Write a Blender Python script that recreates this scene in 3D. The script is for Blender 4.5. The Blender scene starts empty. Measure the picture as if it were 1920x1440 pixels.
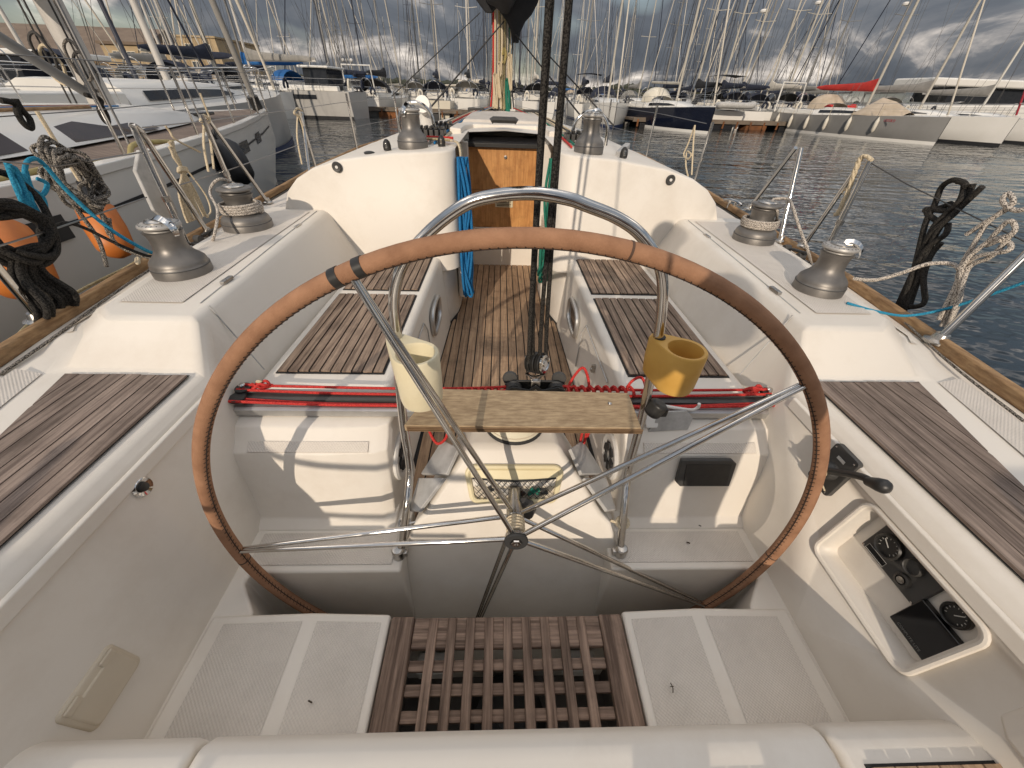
import bpy, math, random
from mathutils import Vector, Matrix
random.seed(7)
scene = bpy.context.scene
COL = scene.collection
rad = math.radians

# ------------------------------------------------------------------ camera
F = 693.0                      # focal length in pixels of the 1920 px wide photograph
PITCH, ROLL, YAW = rad(38.16), rad(2.14), rad(2.61)
CAM = Vector((-0.032, 0.0, 1.70))
_fw = Vector((math.sin(YAW)*math.cos(PITCH), math.cos(YAW)*math.cos(PITCH), -math.sin(PITCH)))
_rt = Vector((math.cos(YAW), -math.sin(YAW), 0))
_up = _rt.cross(_fw)
RT = _rt*math.cos(ROLL) + _up*math.sin(ROLL)
UP = _up*math.cos(ROLL) - _rt*math.sin(ROLL)
FW = _fw
cam_data = bpy.data.cameras.new('camera')
cam_data.sensor_width = 36.0
cam_data.lens = 36.0*F/1920.0
cam_data.clip_start = 0.02
cam_data.clip_end = 6000
cam = bpy.data.objects.new('camera', cam_data)
COL.objects.link(cam)
cam.matrix_world = Matrix(((RT.x, UP.x, -FW.x, CAM.x), (RT.y, UP.y, -FW.y, CAM.y), (RT.z, UP.z, -FW.z, CAM.z), (0, 0, 0, 1)))
scene.camera = cam

# ------------------------------------------------------------------ sun and sky
SUN_AZ, SUN_EL = rad(14.5), rad(22.5)      # light travels towards +Y, a little towards +X
sun_dir = Vector((math.sin(SUN_AZ)*math.cos(SUN_EL), math.cos(SUN_AZ)*math.cos(SUN_EL), -math.sin(SUN_EL)))
sd = bpy.data.lights.new('sun', 'SUN')
sd.energy = 2.05
sd.angle = rad(0.53)
sd.color = (1.0, 0.865, 0.71)
sun = bpy.data.objects.new('sun', sd)
COL.objects.link(sun)
sun.rotation_euler = sun_dir.to_track_quat('-Z', 'Y').to_euler()
sun.location = (-2, -8, 8)

world = bpy.data.worlds.new('World')
scene.world = world
world.use_nodes = True
wn, wl = world.node_tree.nodes, world.node_tree.links
wn.clear()
w_out = wn.new('ShaderNodeOutputWorld')
w_bg = wn.new('ShaderNodeBackground')
w_bg.inputs[1].default_value = 0.15
sky = wn.new('ShaderNodeTexSky')
sky.sky_type = 'NISHITA'
sky.sun_disc = False
sky.sun_elevation = SUN_EL
sky.sun_rotation = math.pi + SUN_AZ       # the sun stands behind the camera, a little to the left
sky.air_density = 1.2
sky.dust_density = 1.5
w_tc = wn.new('ShaderNodeTexCoord')
w_sep = wn.new('ShaderNodeSeparateXYZ')
wl.new(w_tc.outputs['Generated'], w_sep.inputs[0])
# a flat cloud deck: project the view direction onto a ceiling, foreshortened towards the horizon
w_z = wn.new('ShaderNodeMath'); w_z.operation = 'ADD'; w_z.inputs[1].default_value = 0.30
w_zm = wn.new('ShaderNodeMath'); w_zm.operation = 'MAXIMUM'; w_zm.inputs[1].default_value = 0.0
wl.new(w_sep.outputs['Z'], w_zm.inputs[0]); wl.new(w_zm.outputs[0], w_z.inputs[0])
w_dx = wn.new('ShaderNodeMath'); w_dx.operation = 'DIVIDE'
w_dy = wn.new('ShaderNodeMath'); w_dy.operation = 'DIVIDE'
wl.new(w_sep.outputs['X'], w_dx.inputs[0]); wl.new(w_z.outputs[0], w_dx.inputs[1])
wl.new(w_sep.outputs['Y'], w_dy.inputs[0]); wl.new(w_z.outputs[0], w_dy.inputs[1])
w_cmb = wn.new('ShaderNodeCombineXYZ')
wl.new(w_dx.outputs[0], w_cmb.inputs[0]); wl.new(w_dy.outputs[0], w_cmb.inputs[1]); wl.new(w_sep.outputs['Z'], w_cmb.inputs[2])
w_map = wn.new('ShaderNodeMapping')
w_map.inputs['Location'].default_value = (3.7, 1.9, 0.0)
w_map.inputs['Scale'].default_value = (0.85, 0.75, 1.6)
w_map.inputs['Rotation'].default_value = (0, 0, rad(-20))
wl.new(w_cmb.outputs[0], w_map.inputs[0])
def wnoise(scale, detail, rough, dist=0.3):
    n = wn.new('ShaderNodeTexNoise')
    n.inputs['Scale'].default_value = scale; n.inputs['Detail'].default_value = detail
    n.inputs['Roughness'].default_value = rough; n.inputs['Distortion'].default_value = dist
    wl.new(w_map.outputs[0], n.inputs['Vector'])
    return n
def wramp(src, stops):
    r = wn.new('ShaderNodeValToRGB')
    e = r.color_ramp.elements
    while len(e) < len(stops): e.new(0.5)
    for k, (p, c) in enumerate(stops):
        e[k].position = p; e[k].color = (c[0], c[1], c[2], 1)
    wl.new(src, r.inputs[0])
    return r
n_shape = wnoise(1.9, 10, 0.58, 0.5)
n_cover = wnoise(0.9, 3, 0.5, 0.2)
# cloud brightness: slate undersides to cream sunlit billows (values are divided by the 0.10 background strength)
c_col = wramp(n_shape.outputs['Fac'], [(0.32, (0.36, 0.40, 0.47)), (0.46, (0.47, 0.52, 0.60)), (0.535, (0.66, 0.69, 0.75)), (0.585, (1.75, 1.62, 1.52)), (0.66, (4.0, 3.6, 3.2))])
# cloud brightness rises evenly to the unseen zenith, steepened to lift the shaded areas
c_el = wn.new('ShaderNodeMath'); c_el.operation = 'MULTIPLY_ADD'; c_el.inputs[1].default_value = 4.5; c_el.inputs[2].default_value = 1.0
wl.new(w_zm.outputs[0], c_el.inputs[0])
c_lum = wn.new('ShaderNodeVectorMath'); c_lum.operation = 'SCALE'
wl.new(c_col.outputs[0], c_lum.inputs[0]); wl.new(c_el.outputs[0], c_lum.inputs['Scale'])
c_msk = wramp(n_cover.outputs['Fac'], [(0.33, (0.72, 0.72, 0.72)), (0.43, (1, 1, 1))])
w_mix = wn.new('ShaderNodeMixRGB')
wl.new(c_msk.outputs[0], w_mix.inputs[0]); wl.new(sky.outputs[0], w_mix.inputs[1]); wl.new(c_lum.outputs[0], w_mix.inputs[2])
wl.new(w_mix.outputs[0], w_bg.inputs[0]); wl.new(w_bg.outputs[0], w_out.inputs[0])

scene.view_settings.view_transform = 'Standard'
scene.view_settings.look = 'None'
scene.view_settings.gamma = 1.0
scene.view_settings.use_curve_mapping = False
scene.view_settings.exposure = 0.45

# ------------------------------------------------------------------ helpers
def P(px, py, z=None, Y=None, X=None):
    """point in the place seen at a pixel of the photograph, at a known height z, distance Y or side X"""
    q = FW + RT*((px-960)/F) - UP*((py-720)/F)
    if z is not None: s = (z-CAM.z)/q.z
    elif Y is not None: s = (Y-CAM.y)/q.y
    else: s = (X-CAM.x)/q.x
    return CAM + q*s

def lerp(a, b, t): return a + (b-a)*t
def interp(tab, x):
    if x <= tab[0][0]: return tab[0][1]
    for (a, b), (c, d) in zip(tab, tab[1:]):
        if x <= c: return b + (d-b)*(x-a)/(c-a)
    return tab[-1][1]

def spline(pts, n=8, closed=False):
    pts = [Vector(p) for p in pts]
    out = []
    m = len(pts)
    rng = range(m if closed else m-1)
    for i in rng:
        if closed: p0, p1, p2, p3 = pts[i-1], pts[i], pts[(i+1) % m], pts[(i+2) % m]
        else: p0, p1, p2, p3 = pts[max(i-1, 0)], pts[i], pts[i+1], pts[min(i+2, m-1)]
        for k in range(n):
            t = k/n
            out.append(0.5*((2*p1) + (p2-p0)*t + (2*p0-5*p1+4*p2-p3)*t*t + (3*p1-p0-3*p2+p3)*t**3))
    if not closed: out.append(pts[-1].copy())
    return out

class MB:
    """collects geometry for ONE mesh object"""
    def __init__(s): s.v = []; s.f = []
    def add(s, vs, fs):
        o = len(s.v); s.v += [tuple(v) for v in vs]; s.f += [tuple(i+o for i in f) for f in fs]; return s
    def box(s, x0, x1, y0, y1, z0, z1, M=None):
        vs = [Vector((x, y, z)) for z in (z0, z1) for y in (y0, y1) for x in (x0, x1)]
        if M is not None: vs = [M @ v for v in vs]
        return s.add(vs, [(0, 2, 3, 1), (4, 5, 7, 6), (0, 1, 5, 4), (2, 6, 7, 3), (0, 4, 6, 2), (1, 3, 7, 5)])
    def prism(s, poly, d):
        """poly: list of 3-D points, extruded by the vector d"""
        n = len(poly); d = Vector(d)
        vs = [Vector(p) for p in poly] + [Vector(p)+d for p in poly]
        fs = [tuple(range(n))[::-1], tuple(range(n, 2*n))] + [(i, (i+1) % n, n+(i+1) % n, n+i) for i in range(n)]
        return s.add(vs, fs)
    def loft(s, secs, closed=True, caps=True):
        n = len(secs[0]); o = len(s.v)
        vs = [p for sec in secs for p in sec]; fs = []
        for k in range(len(secs)-1):
            for i in range(n if closed else n-1):
                j = (i+1) % n
                fs.append((k*n+i, k*n+j, (k+1)*n+j, (k+1)*n+i))
        if caps and closed:
            fs.append(tuple(range(n))[::-1]); fs.append(tuple((len(secs)-1)*n+i for i in range(n)))
        return s.add(vs, fs)
    def tube(s, pts, r, n=8, closed=False, radii=None, flat=None):
        pts = [Vector(p) for p in pts]
        m = len(pts)
        if m < 2: return s
        tang = []
        for i in range(m):
            if closed: t = pts[(i+1) % m]-pts[i-1]
            else: t = pts[min(i+1, m-1)]-pts[max(i-1, 0)]
            if t.length < 1e-9: t = Vector((0, 0, 1))
            tang.append(t.normalized())
        a = Vector((0, 0, 1)) if abs(tang[0].z) < 0.9 else Vector((1, 0, 0))
        nrm = (a - tang[0]*a.dot(tang[0])).normalized()
        secs = []
        for i in range(m):
            nrm = nrm - tang[i]*nrm.dot(tang[i])
            nrm = nrm.normalized() if nrm.length > 1e-6 else tang[i].orthogonal().normalized()
            b = tang[i].cross(nrm)
            rr = radii[i] if radii else r
            fl = flat if flat else 1.0
            secs.append([pts[i] + nrm*(rr*math.cos(2*math.pi*k/n)) + b*(rr*fl*math.sin(2*math.pi*k/n)) for k in range(n)])
        if closed:
            secs.append(secs[0]); return s.loft(secs, True, False)
        return s.loft(secs, True, True)
    def lathe(s, prof, n=32, M=None, closed_prof=False):
        secs = []
        for (r, z) in prof:
            ring = [Vector((max(r, 1e-4)*math.cos(2*math.pi*k/n), max(r, 1e-4)*math.sin(2*math.pi*k/n), z)) for k in range(n)]
            secs.append([M @ p for p in ring] if M is not None else ring)
        if closed_prof: secs.append(secs[0])
        return s.loft(secs, True, not closed_prof)
    def ball(s, c, r, n=10, sc=(1, 1, 1)):
        secs = []
        for j in range(n//2+1):
            th = math.pi*j/(n//2)
            rr = max(math.sin(th), 0.01)
            secs.append([Vector((c[0]+r*sc[0]*rr*math.cos(2*math.pi*k/n), c[1]+r*sc[1]*rr*math.sin(2*math.pi*k/n), c[2]+r*sc[2]*math.cos(th))) for k in range(n)])
        return s.loft(secs, True, True)
    def build(s, name, mat, parent=None, smooth=30, bevel=0, seg=3, subsurf=0, kind=None, label=None):
        me = bpy.data.meshes.new(name)
        me.from_pydata(s.v, [], s.f)
        me.validate(); me.update()
        bm_fix(me)
        if smooth:
            me.polygons.foreach_set('use_smooth', [True]*len(me.polygons))
            if not bevel: me.set_sharp_from_angle(angle=rad(smooth))
        me.materials.append(MAT[mat] if isinstance(mat, str) else mat)
        o = bpy.data.objects.new(name, me)
        COL.objects.link(o)
        if parent is not None: attach(o, parent)
        if bevel:
            b = o.modifiers.new('bevel', 'BEVEL'); b.width = bevel; b.segments = seg; b.limit_method = 'ANGLE'; b.angle_limit = rad(28)
            b.harden_normals = True; b.use_clamp_overlap = True
        if subsurf:
            m = o.modifiers.new('sub', 'SUBSURF'); m.levels = subsurf; m.render_levels = subsurf
        if kind: o['kind'] = kind
        if label: o['label'] = label
        return o

import bmesh
def bm_fix(me):
    bm = bmesh.new(); bm.from_mesh(me)
    bmesh.ops.recalc_face_normals(bm, faces=bm.faces)
    bm.to_mesh(me); bm.free()

def attach(o, parent):
    o.parent = parent
    if parent.type == 'EMPTY':
        o.matrix_parent_inverse = Matrix.Translation(-Vector(parent.location))

def thing(name, label, cat, loc=(0, 0, 0), group=None):
    o = bpy.data.objects.new(name, None)
    COL.objects.link(o)
    o.location = loc; o.empty_display_size = 0.1
    o['label'] = label; o['category'] = cat
    if group: o['group'] = group
    return o
def tag(o, label, cat, group=None):
    o['label'] = label; o['category'] = cat
    if group: o['group'] = group
    return o
def dup(root, loc, rotz=0, scale=1.0, label=None, group=None):
    r = root.copy(); COL.objects.link(r)
    r.location = loc; r.rotation_euler = (0, 0, rotz); r.scale = (scale,)*3 if not isinstance(scale, tuple) else scale
    if label: r['label'] = label
    if group: r['group'] = group
    for ch in list(root.children):
        c = ch.copy(); COL.objects.link(c); c.parent = r
        for g in list(ch.children):
            e = g.copy(); COL.objects.link(e); e.parent = c
    return r
def mirror(pts, s): return [(s*p[0], p[1], p[2]) for p in pts]

# ------------------------------------------------------------------ materials
MAT = {}
def mat(name, c1, c2=None, rough=0.5, metal=0.0, scale=6.0, stretch=(1, 1, 1), detail=5, bump=0.0, bscale=None, rand=0.0, coat=0.0,
        lo=0.35, hi=0.65, spec=0.5, rvar=0.0, trans=0.0, alpha=1.0, dirt=None):
    m = bpy.data.materials.new(name); m.use_nodes = True
    nt = m.node_tree; N, L = nt.nodes, nt.links
    bs = N['Principled BSDF']
    bs.inputs['Roughness'].default_value = rough
    bs.inputs['Metallic'].default_value = metal
    bs.inputs['Specular IOR Level'].default_value = spec
    bs.inputs['Coat Weight'].default_value = coat
    bs.inputs['Coat Roughness'].default_value = 0.08
    if trans: bs.inputs['Transmission Weight'].default_value = trans
    if alpha < 1: bs.inputs['Alpha'].default_value = alpha
    tc = N.new('ShaderNodeTexCoord'); mp = N.new('ShaderNodeMapping')
    mp.inputs['Scale'].default_value = stretch
    L.new(tc.outputs['Object'], mp.inputs[0])
    vec = mp.outputs[0]
    oi = None
    if rand:
        oi = N.new('ShaderNodeObjectInfo')
        ad = N.new('ShaderNodeVectorMath'); ad.operation = 'ADD'
        cb = N.new('ShaderNodeCombineXYZ')
        mu = N.new('ShaderNodeMath'); mu.operation = 'MULTIPLY'; mu.inputs[1].default_value = 37.0
        L.new(oi.outputs['Random'], mu.inputs[0]); L.new(mu.outputs[0], cb.inputs[0]); L.new(mu.outputs[0], cb.inputs[2])
        L.new(vec, ad.inputs[0]); L.new(cb.outputs[0], ad.inputs[1]); vec = ad.outputs[0]
    nz = N.new('ShaderNodeTexNoise')
    nz.inputs['Scale'].default_value = scale; nz.inputs['Detail'].default_value = detail; nz.inputs['Roughness'].default_value = 0.6
    L.new(vec, nz.inputs['Vector'])
    if c2 is None: c2 = tuple(x*0.9 for x in c1)
    rp = N.new('ShaderNodeValToRGB')
    rp.color_ramp.elements[0].position = lo; rp.color_ramp.elements[0].color = (*c2, 1)
    rp.color_ramp.elements[1].position = hi; rp.color_ramp.elements[1].color = (*c1, 1)
    L.new(nz.outputs['Fac'], rp.inputs[0])
    col = rp.outputs[0]
    if dirt:
        # stains and grime with a shape of their own: (colour, scale, amount)
        n3 = N.new('ShaderNodeTexNoise'); n3.inputs['Scale'].default_value = dirt[1]; n3.inputs['Detail'].default_value = 8; n3.inputs['Roughness'].default_value = 0.7
        L.new(tc.outputs['Object'], n3.inputs['Vector'])
        r3 = N.new('ShaderNodeValToRGB'); r3.color_ramp.elements[0].position = 0.48; r3.color_ramp.elements[0].color = (0, 0, 0, 1)
        r3.color_ramp.elements[1].position = 0.72; r3.color_ramp.elements[1].color = (dirt[2],)*3 + (1,)
        L.new(n3.outputs['Fac'], r3.inputs[0])
        m3 = N.new('ShaderNodeMixRGB'); L.new(r3.outputs[0], m3.inputs[0]); L.new(col, m3.inputs[1]); m3.inputs[2].default_value = (*dirt[0], 1)
        col = m3.outputs[0]
    if rand:
        hs = N.new('ShaderNodeHueSaturation')
        mr = N.new('ShaderNodeMapRange'); mr.inputs['To Min'].default_value = 1-rand; mr.inputs['To Max'].default_value = 1+rand
        L.new(oi.outputs['Random'], mr.inputs['Value']); L.new(mr.outputs[0], hs.inputs['Value'])
        L.new(col, hs.inputs['Color']); col = hs.outputs[0]
    L.new(col, bs.inputs['Base Color'])
    if rvar:
        mr2 = N.new('ShaderNodeMapRange'); mr2.inputs['To Min'].default_value = max(rough-rvar, 0.02); mr2.inputs['To Max'].default_value = min(rough+rvar, 1)
        L.new(nz.outputs['Fac'], mr2.inputs['Value']); L.new(mr2.outputs[0], bs.inputs['Roughness'])
    if bump:
        bp = N.new('ShaderNodeBump'); bp.inputs['Strength'].default_value = bump; bp.inputs['Distance'].default_value = 0.002
        if bscale:
            n2 = N.new('ShaderNodeTexNoise'); n2.inputs['Scale'].default_value = bscale; n2.inputs['Detail'].default_value = 3
            L.new(vec, n2.inputs['Vector']); L.new(n2.outputs['Fac'], bp.inputs['Height'])
        else: L.new(nz.outputs['Fac'], bp.inputs['Height'])
        L.new(bp.outputs[0], bs.inputs['Normal'])
    MAT[name] = m
    return m

def nonskid(name, c1, c2, pitch=0.009):
    """moulded non-skid: a fine grid of raised diamonds"""
    m = mat(name, c1, c2, rough=0.62, scale=4, dirt=((0.42, 0.38, 0.33), 5.0, 0.35))
    nt = m.node_tree; N, L = nt.nodes, nt.links
    tc = N.new('ShaderNodeTexCoord'); sp = N.new('ShaderNodeSeparateXYZ'); L.new(tc.outputs['Object'], sp.inputs[0])
    hs = []
    for ax in ('X', 'Y'):
        mu = N.new('ShaderNodeMath'); mu.operation = 'MULTIPLY'; mu.inputs[1].default_value = 2*math.pi/pitch
        si = N.new('ShaderNodeMath'); si.operation = 'SINE'
        L.new(sp.outputs[ax], mu.inputs[0]); L.new(mu.outputs[0], si.inputs[0]); hs.append(si)
    ad = N.new('ShaderNodeMath'); ad.operation = 'MULTIPLY'
    L.new(hs[0].outputs[0], ad.inputs[0]); L.new(hs[1].outputs[0], ad.inputs[1])
    bp = N.new('ShaderNodeBump'); bp.inputs['Strength'].default_value = 0.38; bp.inputs['Distance'].default_value = 0.0015
    L.new(ad.outputs[0], bp.inputs['Height']); L.new(bp.outputs[0], N['Principled BSDF'].inputs['Normal'])
    # grime settles between the raised diamonds
    bs = N['Principled BSDF']; src = bs.inputs['Base Color'].links[0].from_socket
    mr = N.new('ShaderNodeMapRange'); mr.inputs['From Min'].default_value = -1; mr.inputs['From Max'].default_value = .2; mr.inputs['To Min'].default_value = .16; mr.inputs['To Max'].default_value = 0
    L.new(ad.outputs[0], mr.inputs['Value'])
    mx = N.new('ShaderNodeMixRGB'); L.new(mr.outputs[0], mx.inputs[0]); L.new(src, mx.inputs[1]); mx.inputs[2].default_value = (.30, .27, .23, 1)
    L.new(mx.outputs[0], bs.inputs['Base Color'])
    return m

def teak(name, c1, c2, rand=0.22, axis='Y', bump=0.9):
    st = {'Y': (90, 4, 90), 'X': (4, 90, 90)}[axis]
    return mat(name, c1, c2, rough=0.78, scale=1.0, stretch=st, detail=7, bump=bump, rand=rand, lo=0.36, hi=0.64, spec=0.25,
               dirt=((0.07, 0.052, 0.04), 9.0, 0.5))

def rope_mat(name, a, b, scale=420, thr=0.5):
    m = mat(name, a, b, rough=0.85, scale=scale, detail=1, lo=thr-0.03, hi=thr+0.03, bump=0.8, spec=0.2)
    return m

mat('gelcoat', (0.77, 0.72, 0.645), (0.74, 0.685, 0.605), rough=0.45, scale=1.6, rvar=0.08, spec=0.32, dirt=((0.52, 0.44, 0.35), 3.4, 0.30))
nonskid('nonskid', (0.68, 0.625, 0.555), (0.62, 0.565, 0.50))
teak('teak_sole', (0.44, 0.30, 0.19), (0.27, 0.175, 0.11), rand=0.14)
teak('teak_seat', (0.36, 0.265, 0.195), (0.145, 0.10, 0.075), rand=0.2)
teak('teak_aft', (0.315, 0.245, 0.20), (0.135, 0.10, 0.082), rand=0.16)
teak('teak_grate', (0.32, 0.225, 0.17), (0.105, 0.07, 0.052), rand=0.15)
teak('teak_cross', (0.32, 0.225, 0.17), (0.105, 0.07, 0.052), rand=0.15, axis='X')
teak('teak_rail', (0.42, 0.27, 0.14), (0.24, 0.14, 0.07), rand=0.05, bump=0.4)
mat('caulk', (0.018, 0.017, 0.016), rough=0.8)
mat('plywood', (0.46, 0.345, 0.215), (0.30, 0.215, 0.13), rough=0.75, scale=1.0, stretch=(26, 120, 120), detail=8, bump=0.4, lo=0.38, hi=0.62, spec=.25, dirt=((0.22, 0.15, 0.09), 16, .4))
mat('ply_dark', (0.24, 0.15, 0.08), (0.17, 0.10, 0.05), rough=0.75, scale=30)
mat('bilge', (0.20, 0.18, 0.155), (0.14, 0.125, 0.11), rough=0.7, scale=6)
mat('door_wood', (0.66, 0.34, 0.12), (0.40, 0.17, 0.052), rough=0.36, scale=1.0, stretch=(70, 70, 6), detail=8, bump=0.15, lo=0.28, hi=0.7, coat=0.25, dirt=((0.26, 0.11, 0.035), 11, 0.65))
mat('stainless', (0.62, 0.60, 0.57), (0.55, 0.53, 0.50), rough=0.10, metal=1.0, scale=30, rvar=0.04)
mat('chrome', (0.75, 0.74, 0.72), rough=0.05, metal=1.0)
mat('stainless_dull', (0.50, 0.48, 0.45), (0.42, 0.40, 0.37), rough=0.28, metal=1.0, scale=20, rvar=0.08)
mat('winch_grey', (0.22, 0.205, 0.188), (0.17, 0.158, 0.145), rough=0.46, metal=0.6, scale=14, rvar=0.10, bump=0.05)
mat('winch_light', (0.46, 0.44, 0.41), rough=0.45, metal=0.4, scale=20)
mat('alu', (0.58, 0.575, 0.56), (0.50, 0.495, 0.48), rough=0.42, metal=0.85, scale=12)
mat('alu_mast', (0.60, 0.58, 0.53), (0.52, 0.50, 0.46), rough=0.5, metal=0.25, scale=3)
mat('mast_white', (0.56, 0.53, 0.485), rough=0.4, scale=2)
mat('black_plastic', (0.017, 0.016, 0.015), (0.025, 0.024, 0.022), rough=0.42, scale=40)
mat('dark_grey', (0.055, 0.053, 0.05), (0.045, 0.043, 0.04), rough=0.5, scale=30)
mat('rubber', (0.03, 0.03, 0.03), rough=0.7)
mat('leather', (0.40, 0.22, 0.13), (0.25, 0.13, 0.075), rough=0.88, scale=22, detail=8, bump=0.5, bscale=420, spec=0.15, lo=0.25, hi=0.75)
mat('leather_dark', (0.10, 0.055, 0.035), (0.07, 0.04, 0.027), rough=0.8, scale=40, bump=0.4, bscale=300)
mat('thread', (0.035, 0.022, 0.016), rough=0.9)
mat('cup_cream', (0.74, 0.67, 0.48), (0.68, 0.60, 0.40), rough=0.45, scale=9)
mat('cup_yellow', (0.66, 0.39, 0.09), (0.58, 0.32, 0.065), rough=0.45, scale=9)
mat('pocket_cream', (0.78, 0.69, 0.44), (0.72, 0.62, 0.38), rough=0.45, scale=8)
mat('compass_cream', (0.78, 0.73, 0.58), rough=0.25, scale=5)
mat('grey_plate', (0.50, 0.49, 0.47), (0.40, 0.39, 0.37), rough=0.55, scale=12, bump=0.2, dirt=((0.2, 0.19, 0.18), 9, 0.6))
mat('vent_beige', (0.60, 0.52, 0.40), (0.55, 0.475, 0.365), rough=0.5, scale=8)
mat('white_plastic', (0.76, 0.74, 0.70), rough=0.4, scale=8)
mat('screen_black', (0.004, 0.004, 0.005), rough=0.08)
mat('gauge_mark', (0.62, 0.60, 0.55), rough=0.6)
mat('print_grey', (0.16, 0.155, 0.145), rough=0.6)
mat('smoked', (0.03, 0.03, 0.033), rough=0.04, coat=0.5)
mat('glass_dark', (0.02, 0.022, 0.026), (0.03, 0.032, 0.036), rough=0.06)
mat('glass_brown', (0.06, 0.042, 0.036), (0.05, 0.035, 0.03), rough=0.07)
rope_mat('rope_speckle', (0.60, 0.54, 0.47), (0.06, 0.05, 0.045), 330, 0.46)
rope_mat('rope_grey', (0.36, 0.32, 0.27), (0.035, 0.032, 0.03), 330, 0.52)
rope_mat('rope_black', (0.045, 0.041, 0.036), (0.012, 0.011, 0.01), 300)
rope_mat('rope_cream', (0.66, 0.56, 0.40), (0.50, 0.41, 0.28), 200)
rope_mat('rope_red', (0.58, 0.055, 0.045), (0.40, 0.03, 0.028), 260)
rope_mat('rope_blue', (0.025, 0.20, 0.44), (0.015, 0.12, 0.30), 260)
rope_mat('rope_cyan', (0.04, 0.29, 0.44), (0.02, 0.18, 0.30), 260)
rope_mat('rope_green', (0.03, 0.22, 0.15), (0.02, 0.14, 0.10), 260)
rope_mat('rope_olive', (0.40, 0.34, 0.20), (0.28, 0.23, 0.13), 120)
rope_mat('rope_dark', (0.09, 0.085, 0.08), (0.045, 0.042, 0.04), 300)
mat('hose_yellow', (0.42, 0.34, 0.13), (0.32, 0.25, 0.09), rough=0.6, scale=10)
mat('wire', (0.30, 0.29, 0.28), rough=0.35, metal=0.9)
mat('wire_dark', (0.07, 0.068, 0.066), rough=0.5, metal=0.4)
mat('canvas_navy', (0.018, 0.024, 0.045), (0.012, 0.016, 0.03), rough=0.9, scale=6, bump=0.3, bscale=60)
mat('canvas_black', (0.014, 0.014, 0.016), (0.02, 0.02, 0.022), rough=0.9, scale=5, bump=0.4, bscale=40)
mat('fender_orange', (0.60, 0.19, 0.035), (0.50, 0.14, 0.025), rough=0.5, scale=7)
mat('fender_white', (0.68, 0.64, 0.55), (0.60, 0.55, 0.46), rough=0.5, scale=7)
# ================================================================== the yacht we sit in
yacht = thing('sailing_yacht', 'white sailing yacht whose teak-lined cockpit fills the foreground', 'yacht', (0, 0.5, 0))
XE = [(-0.7, 1.24), (0.2, 1.375), (0.85, 1.47), (1.1, 1.515), (1.6, 1.60), (2.6, 1.70), (4.0, 1.80), (5.5, 1.80), (7.0, 1.58), (8.5, 1.12), (9.6, 0.60), (10.4, 0.06)]
def xe(Y): return interp(XE, Y)

# hull topsides
m = MB()
secs = []
for Y in (-0.7, 0.2, 0.85, 1.6, 2.6, 4.0, 5.5, 7.0, 8.5, 9.6, 10.4):
    e = xe(Y); zd = 1.035 + 0.02*max(Y-3, 0)
    secs.append([(-e, Y, zd), (-e*0.97, Y, 0.5), (-e*0.80, Y, 0.02), (-e*0.3, Y, -0.35), (e*0.3, Y, -0.35), (e*0.80, Y, 0.02), (e*0.97, Y, 0.5), (e, Y, zd)])
m.loft(secs, closed=False, caps=False)
m.build('hull', 'gelcoat', yacht, smooth=50)

# coamings with side deck: one moulding each side
def coaming_secs(s):
    ST = [  # Y, then (x,z) of: bottom, wall foot, wall top, top inner, top outer, deck inner
        (-0.62, [(.83, .2), (.845, .49), (.893, .975), (.925, 1.014), (.955, 1.016), (1.02, 1.02)]),
        (-0.10, [(.83, .2), (.845, .49), (.893, .975), (.925, 1.014), (.99, 1.016), (1.05, 1.02)]),
        (0.40, [(.83, .2), (.845, .49), (.893, .975), (.925, 1.014), (1.16, 1.016), (1.20, 1.02)]),
        (0.905, [(.83, .2), (.845, .49), (.893, .975), (.925, 1.014), (1.295, 1.018), (1.325, 1.025)]),
        (1.035, [(.84, .2), (.86, .60), (.945, 1.085), (.965, 1.132), (1.22, 1.132), (1.35, 1.055)]),
        (1.10, [(.84, .2), (.86, .72), (.955, 1.095), (.975, 1.132), (1.30, 1.132), (1.40, 1.055)]),
        (1.70, [(.84, .2), (.86, .80), (.985, 1.105), (1.01, 1.138), (1.38, 1.138), (1.455, 1.055)]),
        (2.36, [(.84, .2), (.87, .85), (1.01, 1.115), (1.04, 1.145), (1.42, 1.145), (1.48, 1.055)])]
    out = []
    for Y, pr in ST:
        e = xe(Y)
        pr = pr + [(e-0.01, 1.045), (e-0.012, 0.7)]
        out.append([(s*x, Y, z) for x, z in pr])
    return out
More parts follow.
